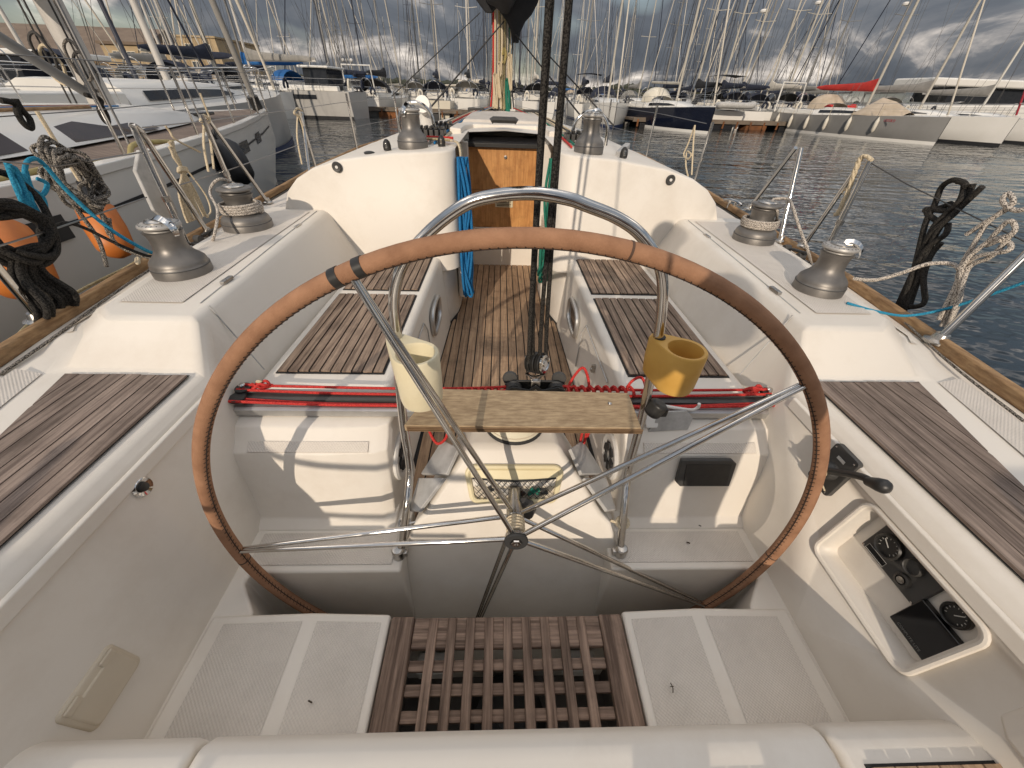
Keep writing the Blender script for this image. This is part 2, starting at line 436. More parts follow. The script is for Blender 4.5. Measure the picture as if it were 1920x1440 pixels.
for s in (-1, 1):
    m = MB(); m.loft(coaming_secs(s))
    m.build('coaming', 'gelcoat', yacht, bevel=0.022, seg=4)
    # non-skid sheets moulded into the side deck and the coaming top, 3 mm proud
    def sheet(name, quad_rows):
        mm = MB(); mm.loft([[(s*x, Y, z) for x, Y, z in row] for row in quad_rows], closed=False, caps=False)
        mm.build(name, 'nonskid', yacht)
    sheet('side_deck', [[(interp([(-.1, 1.07), (.4, 1.235), (.905, 1.345)], Y), Y, 1.030), (xe(Y)-0.075, Y, 1.0465)] for Y in (-0.1, .2, .4, .65, .88)])
    sheet('side_deck', [[(interp([(.905, 1.345), (1.05, 1.39), (1.12, 1.435), (1.7, 1.485), (2.3, 1.50)], Y), Y, 1.0575), (xe(Y)-0.075, Y, 1.0495)] for Y in (1.07, 1.12, 1.4, 1.7, 2.0, 2.3)])
    sheet('coaming_top', [[(interp([(1.10, 1.06), (1.7, 1.085), (2.3, 1.10)], Y), Y, interp([(1.1, 1.1355), (1.7, 1.1415), (2.3, 1.1475)], Y)), (interp([(1.10, 1.255), (1.7, 1.33), (2.3, 1.37)], Y), Y, interp([(1.1, 1.1355), (1.7, 1.1415), (2.3, 1.1475)], Y))] for Y in (1.13, 1.7, 2.25)])
    # locker lid line along the coaming (a slot and two hinges)
    m = MB(); m.tube([(s*1.005, 1.13, 1.1335), (s*1.04, 1.7, 1.1395), (s*1.068, 2.27, 1.146)], 0.0022, n=6); m.build('lid_joint', 'grey_plate', yacht)
    for Y in (1.30, 1.98):
        xx = interp([(1.13, 1.005), (2.27, 1.068)], Y)
        m = MB(); m.box(s*xx-0.008, s*xx+0.008, Y-0.03, Y+0.03, 1.136, 1.1475); m.build('hinge', 'stainless_dull', yacht, bevel=0.002)
    # panel joints across the coaming wall
    m = MB(); m.tube([(s*0.968, 1.115, 1.1335), (s*0.952, 1.112, 1.09), (s*0.862, 1.08, 0.905)], 0.0022, n=6); m.build('panel_joint', 'grey_plate', yacht)
    # inner overhang lip running along the helm wall
    m = MB()
    m.loft([[(s*.8955, Y, .982), (s*.886, Y, .978), (s*.8835, Y, .945), (s*.8935, Y, .94)] for Y in (-0.6, 0.2, 0.6, 0.86)])
    m.build('wall_lip', 'gelcoat', yacht, bevel=0.003, seg=2)
    # toe rail
    m = MB()
    ys = [-0.65, -0.2, 0.2, 0.5, 0.85, 1.1, 1.35, 1.6, 2.1, 2.6, 3.3, 4.0, 4.8, 5.5, 6.3, 7.0, 7.8, 8.5, 9.1, 9.6, 10.1, 10.35]
    m.loft([[(s*(xe(Y)-0.030), Y, zz), (s*(xe(Y)-0.026), Y, zz+0.036), (s*(xe(Y)-0.002), Y, zz+0.040), (s*(xe(Y)+0.010), Y, zz+0.012), (s*(xe(Y)+0.008), Y, zz-0.02)] for Y in ys for zz in (1.046+0.02*max(Y-3, 0),)])
    m.build('toe_rail', 'teak_rail', yacht, bevel=0.006, seg=2)

# ---------------- teak on the aft side decks
def slat(parent, pts_bottom, th, material, name='plank', bevel=0.0012):
    mm = MB(); mm.prism(pts_bottom, (0, 0, th))
    return mm.build(name, material, parent, smooth=0)
for s in (-1, 1):
    def outer(Y): return interp([(-0.3, 0.99), (0.285, 1.115), (0.615, 1.205), (0.90, 1.285)], Y)
    base = MB()
    base.loft([[(s*.9415, Y, 1.0195), (s*outer(Y), Y, 1.0205)] for Y in (-0.3, 0.285, 0.615, 0.893)], closed=False, caps=False)
    b = base.build('teak_panel', 'caulk', yacht)
    n = 8
    w = 0.345/n
    for k in range(n):
        x0, x1 = .940+k*w+0.002, .940+(k+1)*w-0.002
        def yend(x): return interp([(0.99, -0.3), (1.115, 0.285), (1.205, 0.615), (1.285, 0.893)], x)
        ya0, ya1 = (-0.3 if x0 < .99 else yend(x0)), (-0.3 if x1 < .99 else yend(x1))
        jit = random.uniform(0, 0.006)
        slat(b, [(s*x0, ya0, 1.021), (s*x1, ya1, 1.021), (s*x1, 0.886-jit, 1.021), (s*x0, 0.886-jit, 1.021)][::s], 0.006+random.uniform(0, .0012), 'teak_aft')

# ---------------- cockpit seats
for s in (-1, 1):
    m = MB()
    secs = []
    for Y, xi, xf in ((1.0, .412, .405), (1.6, .412, .392), (2.33, .405, .37)):
        secs.append([(s*xf, Y, .40), (s*(xi+.0), Y, .885), (s*.875, Y, .885), (s*.90, Y, .40)])
    m.loft(secs)
    seat = m.build('seat', 'gelcoat', yacht, bevel=0.028, seg=4)
    # raised lip of the seat around the teak
    for (ya, yb) in ((1.088, 1.742), (1.802, 2.315)):
        base = MB(); base.box(min(s*.447, s*.832), max(s*.447, s*.832), ya-.004, yb+.004, .884, .8885)
        bb = base.build('teak_panel', 'caulk', seat)
        n = 10; w = (.828-.451)/n
        for k in range(n):
            x0, x1 = .451+k*w+.0033, .451+(k+1)*w-.0033
            y0, y1 = ya+random.uniform(0, .004), yb-random.uniform(0, .004)
            # the outer plank follows the tapered outboard edge
            slat(bb, [(s*x0, y0, .8895), (s*x1, y0, .8895), (s*x1, y1, .8895), (s*x0, y1, .8895)][::s], .005+random.uniform(0, .0015), 'teak_seat')
    # locker door outline and latch on the seat front
    m = MB(); m.tube([(s*.4030, 1.16, .80), (s*.4020, 1.62, .80), (s*.3960, 1.66, .74), (s*.391, 1.66, .50)], .0035, n=6); m.build('locker_joint', 'grey_plate', seat)
    m = MB(); m.box(min(s*.392, s*.41), max(s*.392, s*.41), 1.36, 1.375, .70, .74); m.ball((s*.394, 1.3675, .715), .009)
    m.build('latch', 'stainless_dull', seat, bevel=.002)
    # portlight in the seat front
    c = Vector((s*.389, 1.90, .70))
    fr = MB()
    ring = []
    for k in range(28):
        a = 2*math.pi*k/28
        ca, sa = math.cos(a), math.sin(a)
        ring.append((c.x, c.y+.135*math.copysign(abs(ca)**.6, ca), c.z+.075*math.copysign(abs(sa)**.6, sa)))
    fr.tube(ring, .013, n=8, closed=True)
    fo = fr.build('portlight', 'alu', seat)
    pn = MB(); pn.prism([(p[0], p[1], p[2]) for p in ring], (s*.006, 0, 0)); pn.build('pane', 'glass_dark', fo)

# forward lockers beside the companionway (bulging step and cave locker)
for s in (-1, 1):
    m = MB()
    plan = [(.40, 2.33), (.375, 2.36), (.335, 2.50), (.325, 2.62), (.325, 3.0), (.318, 3.46), (.9, 3.46), (.9, 2.33)]
    m.loft([[(s*x, Y, z) for x, Y in plan] for z in (.40, .90)])
    m.build('locker', 'gelcoat', yacht, bevel=.02, seg=3)
    # little bin at the side of the companionway with winch handle
    m = MB(); m.loft([[(s*.325, 2.52, .52), (s*.270, 2.54, .50), (s*.262, 2.72, .50), (s*.325, 2.74, .52)], [(s*.325, 2.52, .82), (s*.255, 2.54, .80), (s*.245, 2.72, .80), (s*.325, 2.74, .82)]])
    m.build('handle_bin', 'gelcoat', yacht, bevel=.012)

# ---------------- cockpit sole
m = MB(); m.prism([(-.43, .72, .405), (.43, .72, .405), (.335, 3.48, .405), (-.335, 3.48, .405)], (0, 0, .008))
sole = m.build('cockpit_sole', 'caulk', yacht)
def xs(Y): return interp([(0.7, .415), (1.65, .388), (2.33, .365), (2.50, .325), (3.48, .305)], Y)
n = 15; w = .78/n
for k in range(n):
    xc = -.39+(k+.5)*w
    x0, x1 = xc-w/2+.0034, xc+w/2-.0034
    y0 = .73
    ys_ = [y0+i*(3.46-y0)/60 for i in range(61)]
    sgn = 1 if xc > 0 else -1
    ina, outa = sorted((abs(x0), abs(x1))) if abs(xc) > w/2 else (None, None)
    th_ = .006+random.uniform(0, .0012)
    if ina is None or xs(3.46) >= outa:
        slat(sole, [(x0, y0, .4135), (x1, y0, .4135), (x1, 3.46, .4135), (x0, 3.46, .4135)], th_, 'teak_sole')
    else:
        # an outer plank, cut along the tapering edge of the sole
        keep = [Y for Y in ys_ if xs(Y) > ina+.004]
        if not keep: continue
        ye = keep[-1]
        outer_pts = [(sgn*min(outa, xs(Y)), Y, .4135) for Y in keep]
        poly = [(sgn*ina, y0, .4135)] + outer_pts + [(sgn*ina, ye, .4135)]
        slat(sole, poly if sgn > 0 else poly[::-1], th_, 'teak_sole')

# ---------------- lockers under the traveller (helm front panels)
for s in (-1, 1):
    prof = [(1.03, .35), (1.03, .845), (.915, .845), (.868, .832), (.838, .80), (.806, .775), (.782, .70), (.762, .60), (.735, .525), (.70, .502), (.70, .35)]
    m = MB()
    secs = []
    for x, dy in ((.385, .05), (.395, .02), (.43, 0.0), (.60, -.004), (.80, 0.0), (.90, .0)):
        secs.append([(s*x, Y+(dy if z > .51 and Y < 1.0 else 0), z) for Y, z in prof])
    m.loft(secs)
    lk = m.build('locker', 'gelcoat', yacht, bevel=.012, seg=3)
    m = MB(); m.loft([[(s*.44, .842, .807), (s*.44, .812, .7825)], [(s*.83, .842, .807), (s*.83, .812, .7825)]], closed=False, caps=False)
    # foot rest strip with non-skid
    m2 = MB(); m2.box(min(s*.45, s*.83), max(s*.45, s*.83), -.018, .018, 0, .004, Matrix.Translation((0, .822, .7885)) @ Matrix.Rotation(rad(38), 4, 'X'))
    m2.build('foot_strip', 'nonskid', lk, bevel=.002)
# round loudspeaker grille on the inner face of the left locker and the shackle plate on the right one
for s in (-1, 1):
    M = Matrix.Translation((s*.383, .90, .66)) @ Matrix.Rotation(rad(-90*s), 4, 'Y')
    m = MB(); m.lathe([(.085, -.012), (.088, .004), (.080, .010), (.060, .008), (.058, .004), (.0, .004)], 32, M)
    sp = m.build('vent_ring', 'white_plastic', yacht)
    for k in range(6):
        a = 2*math.pi*k/6
        q = MB(); q.box(-.014, .014, .022, .052, .006, .012, M @ Matrix.Rotation(a, 4, 'Z')); q.build('slot', 'rubber', sp)

# ---------------- helm floor
for s in (-1, 1):
    m = MB()
    poly = [(.338, .560), (.785, .560), (.805, .548), (.805, .53), (.735, .447), (.735, .13), (.90, .13), (.90, .79), (.338, .79)]
    m.prism([(s*x, Y, -.17) for x, Y in poly], (0, 0, .67))
    m.build('helm_floor', 'gelcoat', yacht, bevel=.014, seg=3)
    m = MB(); m.box(min(s*.37, s*.82), max(s*.37, s*.82), .582, .690, .5005, .5035); m.build('floor_pad', 'nonskid', yacht, bevel=.0015)
    # sloping side platform beside the grating
    m = MB()
    m.loft([[(s*.338, Y, .33), (s*.338, Y, .503), (s*.555, Y, .522), (s*.80, Y, .508), (s*.84, Y, .507), (s*.84, Y, .33)] for Y in (-.05, .438)])
    pf = m.build('side_platform', 'gelcoat', yacht, bevel=.010, seg=3)
    for xa, za, xb, zb in ((.36, .5065, .535, .522), (.575, .5225, .795, .5100)):
        q = MB(); q.loft([[(s*xa, Y, za), (s*xb, Y, zb)] for Y in (-.04, .415)], closed=False, caps=False); q.build('floor_pad', 'nonskid', pf)
# wheel well and the bilge under the grating
m = MB()
m.loft([[(-.82, .60, z), (-.82, .395, z), (.82, .395, z), (.82, .60, z)] for z in (-.16, .485)], closed=False, caps=False)
m.add([(-.82, .395, -.16), (.82, .395, -.16), (.82, .70, -.16), (-.82, .70, -.16)], [(0, 1, 2, 3)])
m.build('wheel_well', 'gelcoat', yacht)
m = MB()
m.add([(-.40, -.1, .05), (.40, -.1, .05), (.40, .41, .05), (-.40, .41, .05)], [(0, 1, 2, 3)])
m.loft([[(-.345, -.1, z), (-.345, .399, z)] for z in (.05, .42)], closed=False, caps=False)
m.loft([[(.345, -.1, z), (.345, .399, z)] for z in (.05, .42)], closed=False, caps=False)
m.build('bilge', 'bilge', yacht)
m = MB(); m.lathe([(.12, .06), (.13, .10), (.10, .14), (.03, .15), (.03, .18)], 24, Matrix.Translation((0.0, .26, 0)))
m.build('steering_quadrant', 'dark_grey', yacht)
for s in (-1, 1):
    m = MB(); m.box(s*.22-.05, s*.22+.05, .33, .385, .30, .36); m.build('bracket', 'white_plastic', yacht, bevel=.01)

# transom bench edge at the bottom of the picture
def transom(x0, x1, zoff):
    m = MB()
    pr = [(.150, .50), (.148, .735), (.132, .765), (.10, .775), (-.45, .775), (-.45, .50)]
    m.loft([[(x, Y, z+(zoff if z > .6 else 0)) for Y, z in pr] for x in (x0, x1)])
    return m.build('helm_seat', 'gelcoat', yacht, bevel=.016, seg=4)
transom(-.565, .590, 0.0)
tl = transom(-.95, -.572, -.004); tr = transom(.598, 1.0, -.004)
for (x0, x1, par) in ((.63, .93, tr), (-.93, -.63, tl)):
    base = MB(); base.box(x0, x1, -.40, .085, .770, .7735); bb = base.build('teak_panel', 'caulk', par)
    n = 7; w = (x1-x0-.012)/n
    for k in range(n):
        xa = x0+.006+k*w
        slat(bb, [(xa+.002, -.395, .774), (xa+w-.002, -.395, .774), (xa+w-.002, .080, .774), (xa+.002, .080, .774)], .006, 'teak_sole')
base = MB(); base.box(.16, .50, -.40, .070, .7755, .7785); bb = base.build('teak_panel', 'caulk', yacht)
n = 8; w = .328/n
for k in range(n):
    xa = .166+k*w
    slat(bb, [(xa+.002, -.395, .779), (xa+w-.002, -.395, .779), (xa+w-.002, .064, .779), (xa+.002, .064, .779)], .006, 'teak_aft')

# ---------------- coachroof wings either side of the companionway
def ztop(x): return interp([(0, 1.462), (.29, 1.452), (.6, 1.434), (.88, 1.398), (1.05, 1.352), (1.15, 1.30), (1.22, 1.235), (1.265, 1.14), (1.29, 1.05)], x)
for s in (-1, 1):
    front = [(.287, 2.43), (.291, 2.40), (.303, 2.365), (.322, 2.337), (.35, 2.315), (.385, 2.305)] + [(x, 2.30) for x in (.45, .6, .75, .88, .97, 1.05, 1.10, 1.15, 1.19, 1.22, 1.245, 1.265, 1.28, 1.29)]
    m = MB()
    fr_top = [(s*x, Y+0.06*(1.452-ztop(x))*1.2, ztop(x)) for x, Y in front]
    fr_bot = [(s*x, Y, .80) for x, Y in front]
    bk_top = [(s*x, 3.5, ztop(x)+0.008) for x, Y in front]
    bk_bot = [(s*x, 3.5, .80) for x, Y in front]
    # softly rounded top edge: two extra rows
    r1 = [(s*x, Y+.004, ztop(x)-.012) for x, Y in front]
    r2 = [(s*x, Y+.014, ztop(x)-.003) for x, Y in front]
    r3 = [(s*x, Y+.032, ztop(x)) for x, Y in front]
    m.loft([fr_bot, r1, r2, r3, bk_top, bk_bot], closed=False, caps=False)
    m.build('cabin_end', 'gelcoat', yacht, smooth=60)
    # instrument-like ventilator plug on the face
    c = P(632, 313, Y=2.297) if s < 0 else P(1257, 337, Y=2.297)
    M = Matrix.Translation(c) @ Matrix.Rotation(rad(90), 4, 'X')
    q = MB(); q.lathe([(.024, -.004), (.026, .004), (.021, .009), (.014, .007), (.0001, .006)], 24, M); vp = q.build('socket_ring', 'dark_grey', yacht)
    q = MB(); q.lathe([(.0075, .006), (.0075, .010), (.0001, .0105)], 16, M); q.build('socket_pin', 'white_plastic', vp)

# companionway: wash boards, sill, hatch
m = MB(); m.box(-.33, .33, 3.455, 3.50, .40, .755); m.build('sill', 'gelcoat', yacht, bevel=.01)
m = MB(); m.box(-.33, .33, 3.462, 3.495, .757, 1.0545); wb = m.build('washboard', 'door_wood', yacht, bevel=.003)
m = MB(); m.box(-.33, .33, 3.462, 3.495, 1.056, 1.375); wb2 = m.build('washboard', 'door_wood', yacht, bevel=.003)
c = P(945, 378, Y=3.458)
vg = MB(); vg.box(c.x-.075, c.x+.075, 3.452, 3.461, c.z-.045, c.z+.045); vg = vg.build('vent_grille', 'cup_cream', wb, bevel=.003)
for k in range(6):
    q = MB(); q.box(c.x-.062, c.x+.062, 3.449, 3.4515, c.z-.034+k*.0125, c.z-.029+k*.0125); q.build('slot', 'leather_dark', wb)
q = MB(); q.lathe([(.013, 0), (.013, .004), (.006, .005), (.006, -.002)], 16, Matrix.Translation(P(948, 295, Y=3.460)) @ Matrix.Rotation(rad(90), 4, 'X')); q.build('lock', 'stainless_dull', wb2)
for s in (-1, 1):
    m = MB(); m.box(min(s*.287, s*.36), max(s*.287, s*.36), 3.36, 3.455, .80, 1.40); m.build('jamb', 'gelcoat', yacht, bevel=.008)
m = MB(); m.box(-.32, .32, 3.415, 3.46, 1.362, 1.392); m.build('hatch_front', 'black_plastic', yacht, bevel=.004)
m = MB(); m.loft([[(-.31, 3.42, 1.393), (.31, 3.42, 1.393), (.31, 3.42, 1.400), (-.31, 3.42, 1.400)], [(-.30, 3.86, 1.432), (.30, 3.86, 1.432), (.30, 3.86, 1.440), (-.30, 3.86, 1.440)]])
m.build('sliding_hatch', 'smoked', yacht)
# white surround of the hatch, then the garage
m = MB()
inner = [(-.325, 3.30), (-.325, 3.66), (-.27, 3.84), (.27, 3.84), (.325, 3.66), (.325, 3.30)]
outer_ = [(-.41, 3.30), (-.405, 3.74), (-.33, 3.99), (.33, 3.99), (.405, 3.74), (.41, 3.30)]
vs = [(x, Y, 1.40) for x, Y in inner] + [(x, Y, 1.487) for x, Y in inner] + [(x, Y, 1.493) for x, Y in outer_] + [(x, Y, 1.44) for x, Y in outer_]
fs = []
for r in range(3):
    for i in range(5): fs.append((r*6+i, r*6+i+1, (r+1)*6+i+1, (r+1)*6+i))
fs += [(0, 6, 12, 18), (5, 23, 17, 11)]
m.add(vs, fs)
m.build('hatch_surround', 'gelcoat', yacht, bevel=.012)
# coachroof forward of the cockpit
m = MB()
secs = []
for Y, hw, zc in ((3.49, 1.29, 1.468), (5.0, 1.22, 1.49), (6.5, 1.02, 1.49), (7.8, .76, 1.47), (8.8, .45, 1.40), (9.2, .25, 1.30)):
    k = hw/1.29
    secs.append([(-hw, Y, 1.06), (-1.22*k, Y, zc-.23), (-1.05*k, Y, zc-.11), (-.6*k, Y, zc-.03), (0, Y, zc), (.6*k, Y, zc-.03), (1.05*k, Y, zc-.11), (1.22*k, Y, zc-.23), (hw, Y, 1.06)])
m.loft(secs, closed=False, caps=False)
m.add(secs[-1], [tuple(range(9))])
m.build('coachroof', 'gelcoat', yacht, smooth=40)
m = MB(); m.loft([[(-.39, 4.0, 1.47), (-.36, 4.02, 1.512), (.36, 4.02, 1.512), (.39, 4.0, 1.47)], [(-.40, 5.6, 1.48), (-.37, 5.6, 1.522), (.37, 5.6, 1.522), (.40, 5.6, 1.48)]])
m.build('hatch_garage', 'nonskid', yacht, bevel=.012)
hh = MB(); cc = P(945, 228, z=1.525)
hh.tube([(cc.x-.10, cc.y, 1.524), (cc.x-.085, cc.y, 1.535), (cc.x+.085, cc.y, 1.535), (cc.x+.10, cc.y, 1.524)], .022, n=8, flat=1.8); hh.build('hatch_handle', 'dark_grey', yacht)
# fore deck
m = MB()
secs = []
for Y in (2.3, 3.53, 4.0, 5.5, 7.0, 8.5, 9.6, 10.3):
    e = xe(Y)-.01; z = 1.046+.02*max(Y-3, 0)
    secs.append([(-e, Y, z), (-e*.6, Y, z+.01), (0, Y, z+.015), (e*.6, Y, z+.01), (e, Y, z)])
m.loft(secs[1:], closed=False, caps=False)
m.build('foredeck', 'nonskid', yacht)
for s in (-1, 1):
    m = MB(); m.loft([[(s*1.28, 2.31, 1.0575), (s*(xe(2.31)-.07), 2.31, 1.0495)], [(s*1.28, 3.529, 1.0575), (s*(xe(3.529)-.07), 3.529, 1.0575)]], closed=False, caps=False)
    m.build('side_deck', 'nonskid', yacht)
    m = MB(); m.box(min(s*.82, s*1.29), max(s*.82, s*1.29), 2.32, 3.5, .5, 1.05); m.build('locker', 'gelcoat', yacht)
# small deck fittings on the wings: fairlead blocks
for (px, py, Y) in ((727, 283, 2.46), (828, 270, 2.52), (1098, 278, 2.52), (1168, 298, 2.46)):
    c = P(px, py, Y=Y); z0 = ztop(abs(c.x))+.003
    q = MB(); q.lathe([(.021, 0), (.022, .02), (.018, .04), (.008, .052), (.0001, .054)], 16, Matrix.Translation((c.x, Y, z0)))
    fb = q.build('fairlead', 'black_plastic', yacht)
    q = MB(); q.box(c.x-.006, c.x+.006, Y-.024, Y+.024, z0+.012, z0+.036); q.build('sheave', 'stainless', fb, bevel=.002)
c = P(692, 284, Y=2.42); q = MB(); q.ball((c.x, 2.42, ztop(abs(c.x))+.004), .028, 12, (1.1, 1, .35)); q.build('pad_eye', 'black_plastic', yacht)
m = MB(); m.prism([(-1.15, -1.25, .46), (1.15, -1.25, .46), (1.2, -.455, .46), (-1.2, -.455, .46)], (0, 0, .12)); m.build('swim_platform', 'nonskid', yacht, bevel=.02)
# moulded hand hold at the aft end of the right helm wall
m = MB(); m.loft([[(.905, Y, z0), (.905-dx, Y, z0+.01), (.905-dx, Y, z1-.015), (.905, Y, z1)] for Y, z0, z1, dx in ((-.2, .82, .95, .045), (.105, .82, .95, .042), (.14, .83, .945, .025))]); m.build('hand_hold', 'gelcoat', yacht, bevel=.014, seg=4)
# ================================================================== steering wheel
WC = Vector((.0201, .555, .7247)); WK = .0858; WR = .7936
wu = Vector((1, 0, 0)); wv = Vector((0, WK, 1)).normalized(); wnn = wu.cross(wv)     # wnn points aft, towards the helmsman
if wnn.y > 0: wnn = -wnn
def rimp(a, r=WR, off=0.0): return WC + wu*(r*math.cos(a)) + wv*(r*math.sin(a)) + wnn*off
wheel = thing('helm', 'large steering wheel with brown leather rim and five pairs of steel spokes', 'steering wheel', (WC.x, WC.y, WC.z-WR))
RIM_R = .0165
m = MB()
m.tube([rimp(2*math.pi*k/160) for k in range(160)], RIM_R, n=14, closed=True)
rim = m.build('rim', 'leather', wheel, smooth=60)
m = MB()
for k in range(330):                       # cross stitches on the inside of the rim
    a = 2*math.pi*k/330
    for sgn in (1,):
        pts = []
        for t in (-.5, 0, .5):
            ph = rad(205+t*38)              # around the tube: the inner, helmsman-facing side
            aa = a+sgn*t*.009
            c = rimp(aa)
            out = (c-WC).normalized()
            pts.append(c + out*((RIM_R+.0006)*math.cos(ph)) + wnn*((RIM_R+.0006)*-math.sin(ph)))
        m.tube(pts, .0009, n=4)
m.build('stitching', 'thread', rim, smooth=0)
m = MB()
pts = []
for k in range(160):
    c = rimp(2*math.pi*k/160); out = (c-WC).normalized(); ph = rad(205)
    pts.append(c + out*((RIM_R+.0002)*math.cos(ph)) + wnn*((RIM_R+.0002)*-math.sin(ph)))
m.tube(pts, .0013, n=5, closed=True); m.build('seam', 'thread', rim)
for a in (rad(114.6), rad(111.2)):
    m = MB(); m.tube([rimp(a+t*.010) for t in (-1, -.5, 0, .5, 1)], RIM_R+.0014, n=16); m.build('tape_band', 'black_plastic', rim, smooth=60)
for a in (rad(78), rad(352), rad(188), rad(300)):
    m = MB(); m.tube([rimp(a+t*.0028) for t in (-1, 0, 1)], RIM_R+.0006, n=16); m.build('leather_joint', 'leather_dark', rim, smooth=60)
for k in range(5):
    a = rad(40.8+72*k)
    for off in (.012, -.062):
        hp = WC + (rimp(a)-WC).normalized()*.026 + wnn*off
        ep = rimp(a, WR-RIM_R*.6, -.004 if off < 0 else .004)
        mid = hp.lerp(ep, .5)
        m = MB(); m.tube([hp, mid, ep], .0068, n=12, radii=[.0072, .0070, .0058]); m.build('spoke', 'stainless', wheel, smooth=60)
Mh = Matrix((( wu.x, wv.x, wnn.x, WC.x), (wu.y, wv.y, wnn.y, WC.y), (wu.z, wv.z, wnn.z, WC.z), (0, 0, 0, 1)))
m = MB(); m.lathe([(.024, -.10), (.026, -.075), (.026, -.055), (.020, -.05), (.020, .0), (.027, .004), (.029, .012), (.027, .02)], 32, Mh); hub = m.build('hub', 'stainless_dull', wheel)
m = MB(); m.lathe([(.033, .017), (.034, .022), (.032, .026), (.018, .026), (.016, .022)], 32, Mh); m.build('hub_washer', 'rubber', hub)
m = MB(); m.lathe([(.0155, .018), (.0155, .026), (.013, .031), (.006, .032), (.0001, .027)], 6, Mh); m.build('hub_nut', 'stainless', hub)
m = MB()
for k in range(5): m.tube([Mh @ Vector((.0225*math.cos(t*math.pi/8), .0225*math.sin(t*math.pi/8), -.046+k*.0095)) for t in range(16)], .0052, n=6, closed=True)
m.build('rope_whipping', 'rope_cream', hub)

# ================================================================== pedestal with compass
ped = thing('steering_pedestal', 'white moulded steering pedestal with cream net pocket under the board', 'pedestal', (.02, .75, .42))
m = MB()
def psec(hw, ya, yb, z): return [(.02-hw, ya, z), (.02+hw, ya, z), (.02+hw*.8, yb, z), (.02-hw*.8, yb, z)]
m.loft([psec(.372, .515, .96, -.16), psec(.372, .572, .96, .22), psec(.370, .630, .96, .485), psec(.322, .655, .96, .605), psec(.290, .672, .97, .635), psec(.215, .735, .99, .735), psec(.16, .782, 1.0, .800), psec(.145, .80, 1.0, .822)])
m.build('body', 'gelcoat', ped, bevel=.018, seg=4)
# the face slopes between (y .672, z .635) and (y .782, z .80); a frame for things on it
pf0 = Vector((.02, .672, .635)); pf1 = Vector((.02, .782, .800)); pv = (pf1-pf0).normalized(); pn = Vector((1, 0, 0)).cross(pv); pn = pn if pn.y < 0 else -pn
def pface(u, v, o=0.0): return pf0 + Vector((u, 0, 0)) + pv*v + pn*o
m = MB()
ring = []
for (cx, cy, a0) in ((.125, .138, 0), (-.125, .138, 90), (-.112, .072, 180), (.112, .072, 270)):
    for t in range(0, 91, 18): ring.append(pface(cx+.022*math.cos(rad(a0+t)), cy+.022*math.sin(rad(a0+t)), .006))
m.tube(ring, .009, n=8, closed=True)
pk = m.build('net_pocket', 'pocket_cream', ped)
m = MB(); m.prism([pface(u, v, .001) for u, v in ((-.138, .152), (.138, .152), (.138, .128), (.07, .121), (0, .118), (-.07, .121), (-.138, .128))], pn*.012); m.build('pocket_rim', 'pocket_cream', pk)
m = MB(); m.prism([pface(u, v, .0005) for u, v in ((-.135, .14), (.135, .14), (.125, .055), (-.125, .055))], pn*.002); m.build('pocket_back', 'vent_beige', pk)
m = MB()
for k in range(-7, 15):
    for sg in (1, -1):
        pts = []
        for t in range(7):
            v = .056+.064*t/6; u = sg*(-.16+k*.0205+ (t/6)*.062)
            if abs(u) < .128 - (.008 if v < .062 else 0): pts.append(pface(u, v, .010+.006*math.sin(math.pi*t/6)))
        if len(pts) > 1: m.tube(pts, .0013, n=4)
m.tube([pface(-.132, .126, .013), pface(-.06, .120, .016), pface(0, .118, .017), pface(.06, .120, .016), pface(.132, .126, .013)], .0032, n=6)
m.build('net', 'rubber', pk)
for (u, v, r, mt, nm) in ((.065, .078, .018, 'rope_green', 'rope_end'), (.095, .080, .014, 'dark_grey', 'shackle'), (-.035, .080, .017, 'grey_plate', 'rag'), (-.075, .088, .014, 'dark_grey', 'shackle'), (.025, .076, .013, 'leather_dark', 'rag')):
    c = pface(u, v, .006)
    q = MB(); q.tube(spline([c+Vector((random.uniform(-r, r), random.uniform(-.003, .003), random.uniform(-r, r)*.7)) for _ in range(7)], 5), r*.35, n=6); q.build(nm, mt, pk)
# fold-down side leaves of the pedestal (grey plates)
for s in (-1, 1):
    for (a, b, c_, d_) in (((.17, .79, .80), (.205, .735, .742), (.305, .80, .66), (.24, .90, .72)), ((.212, .728, .732), (.292, .672, .638), (.335, .70, .60), (.312, .79, .652))):
        q = MB(); q.prism([(.02+s*p[0], p[1], p[2]+.012) for p in (a, b, c_, d_)], (s*.008, 0, .010)); q.build('side_plate', 'grey_plate', ped, bevel=.003)
# brake knob right of the shaft
q = MB(); q.lathe([(.016, 0), (.040, .004), (.043, .014), (.036, .026), (.020, .030), (.0001, .031)], 9, Matrix.Translation((.045, .668, .688)) @ Matrix.Rotation(rad(70), 4, 'X')); q.build('brake_knob', 'dark_grey', ped)
q = MB(); q.tube([WC - wnn*.09, WC - wnn*.16], .020, n=16); q.build('shaft', 'stainless_dull', ped)

comp = thing('compass', 'round cream compass dome on the pedestal under the board', 'compass', (.022, .90, .822))
Mc = Matrix.Translation((.022, .902, .822))
m = MB(); m.lathe([(.101, 0), (.101, .004), (.098, .010)], 40, Mc); m.build('base_ring', 'rubber', comp)
m = MB(); m.lathe([(.096, .006), (.092, .030), (.080, .050), (.078, .056), (.058, .060), (.05, .066), (.0001, .066)], 40, Mc); m.build('cover', 'compass_cream', comp)
m = MB(); m.lathe([(.0945, .018), (.0955, .020), (.0945, .022)], 40, Mc); m.build('ridge', 'vent_beige', comp)

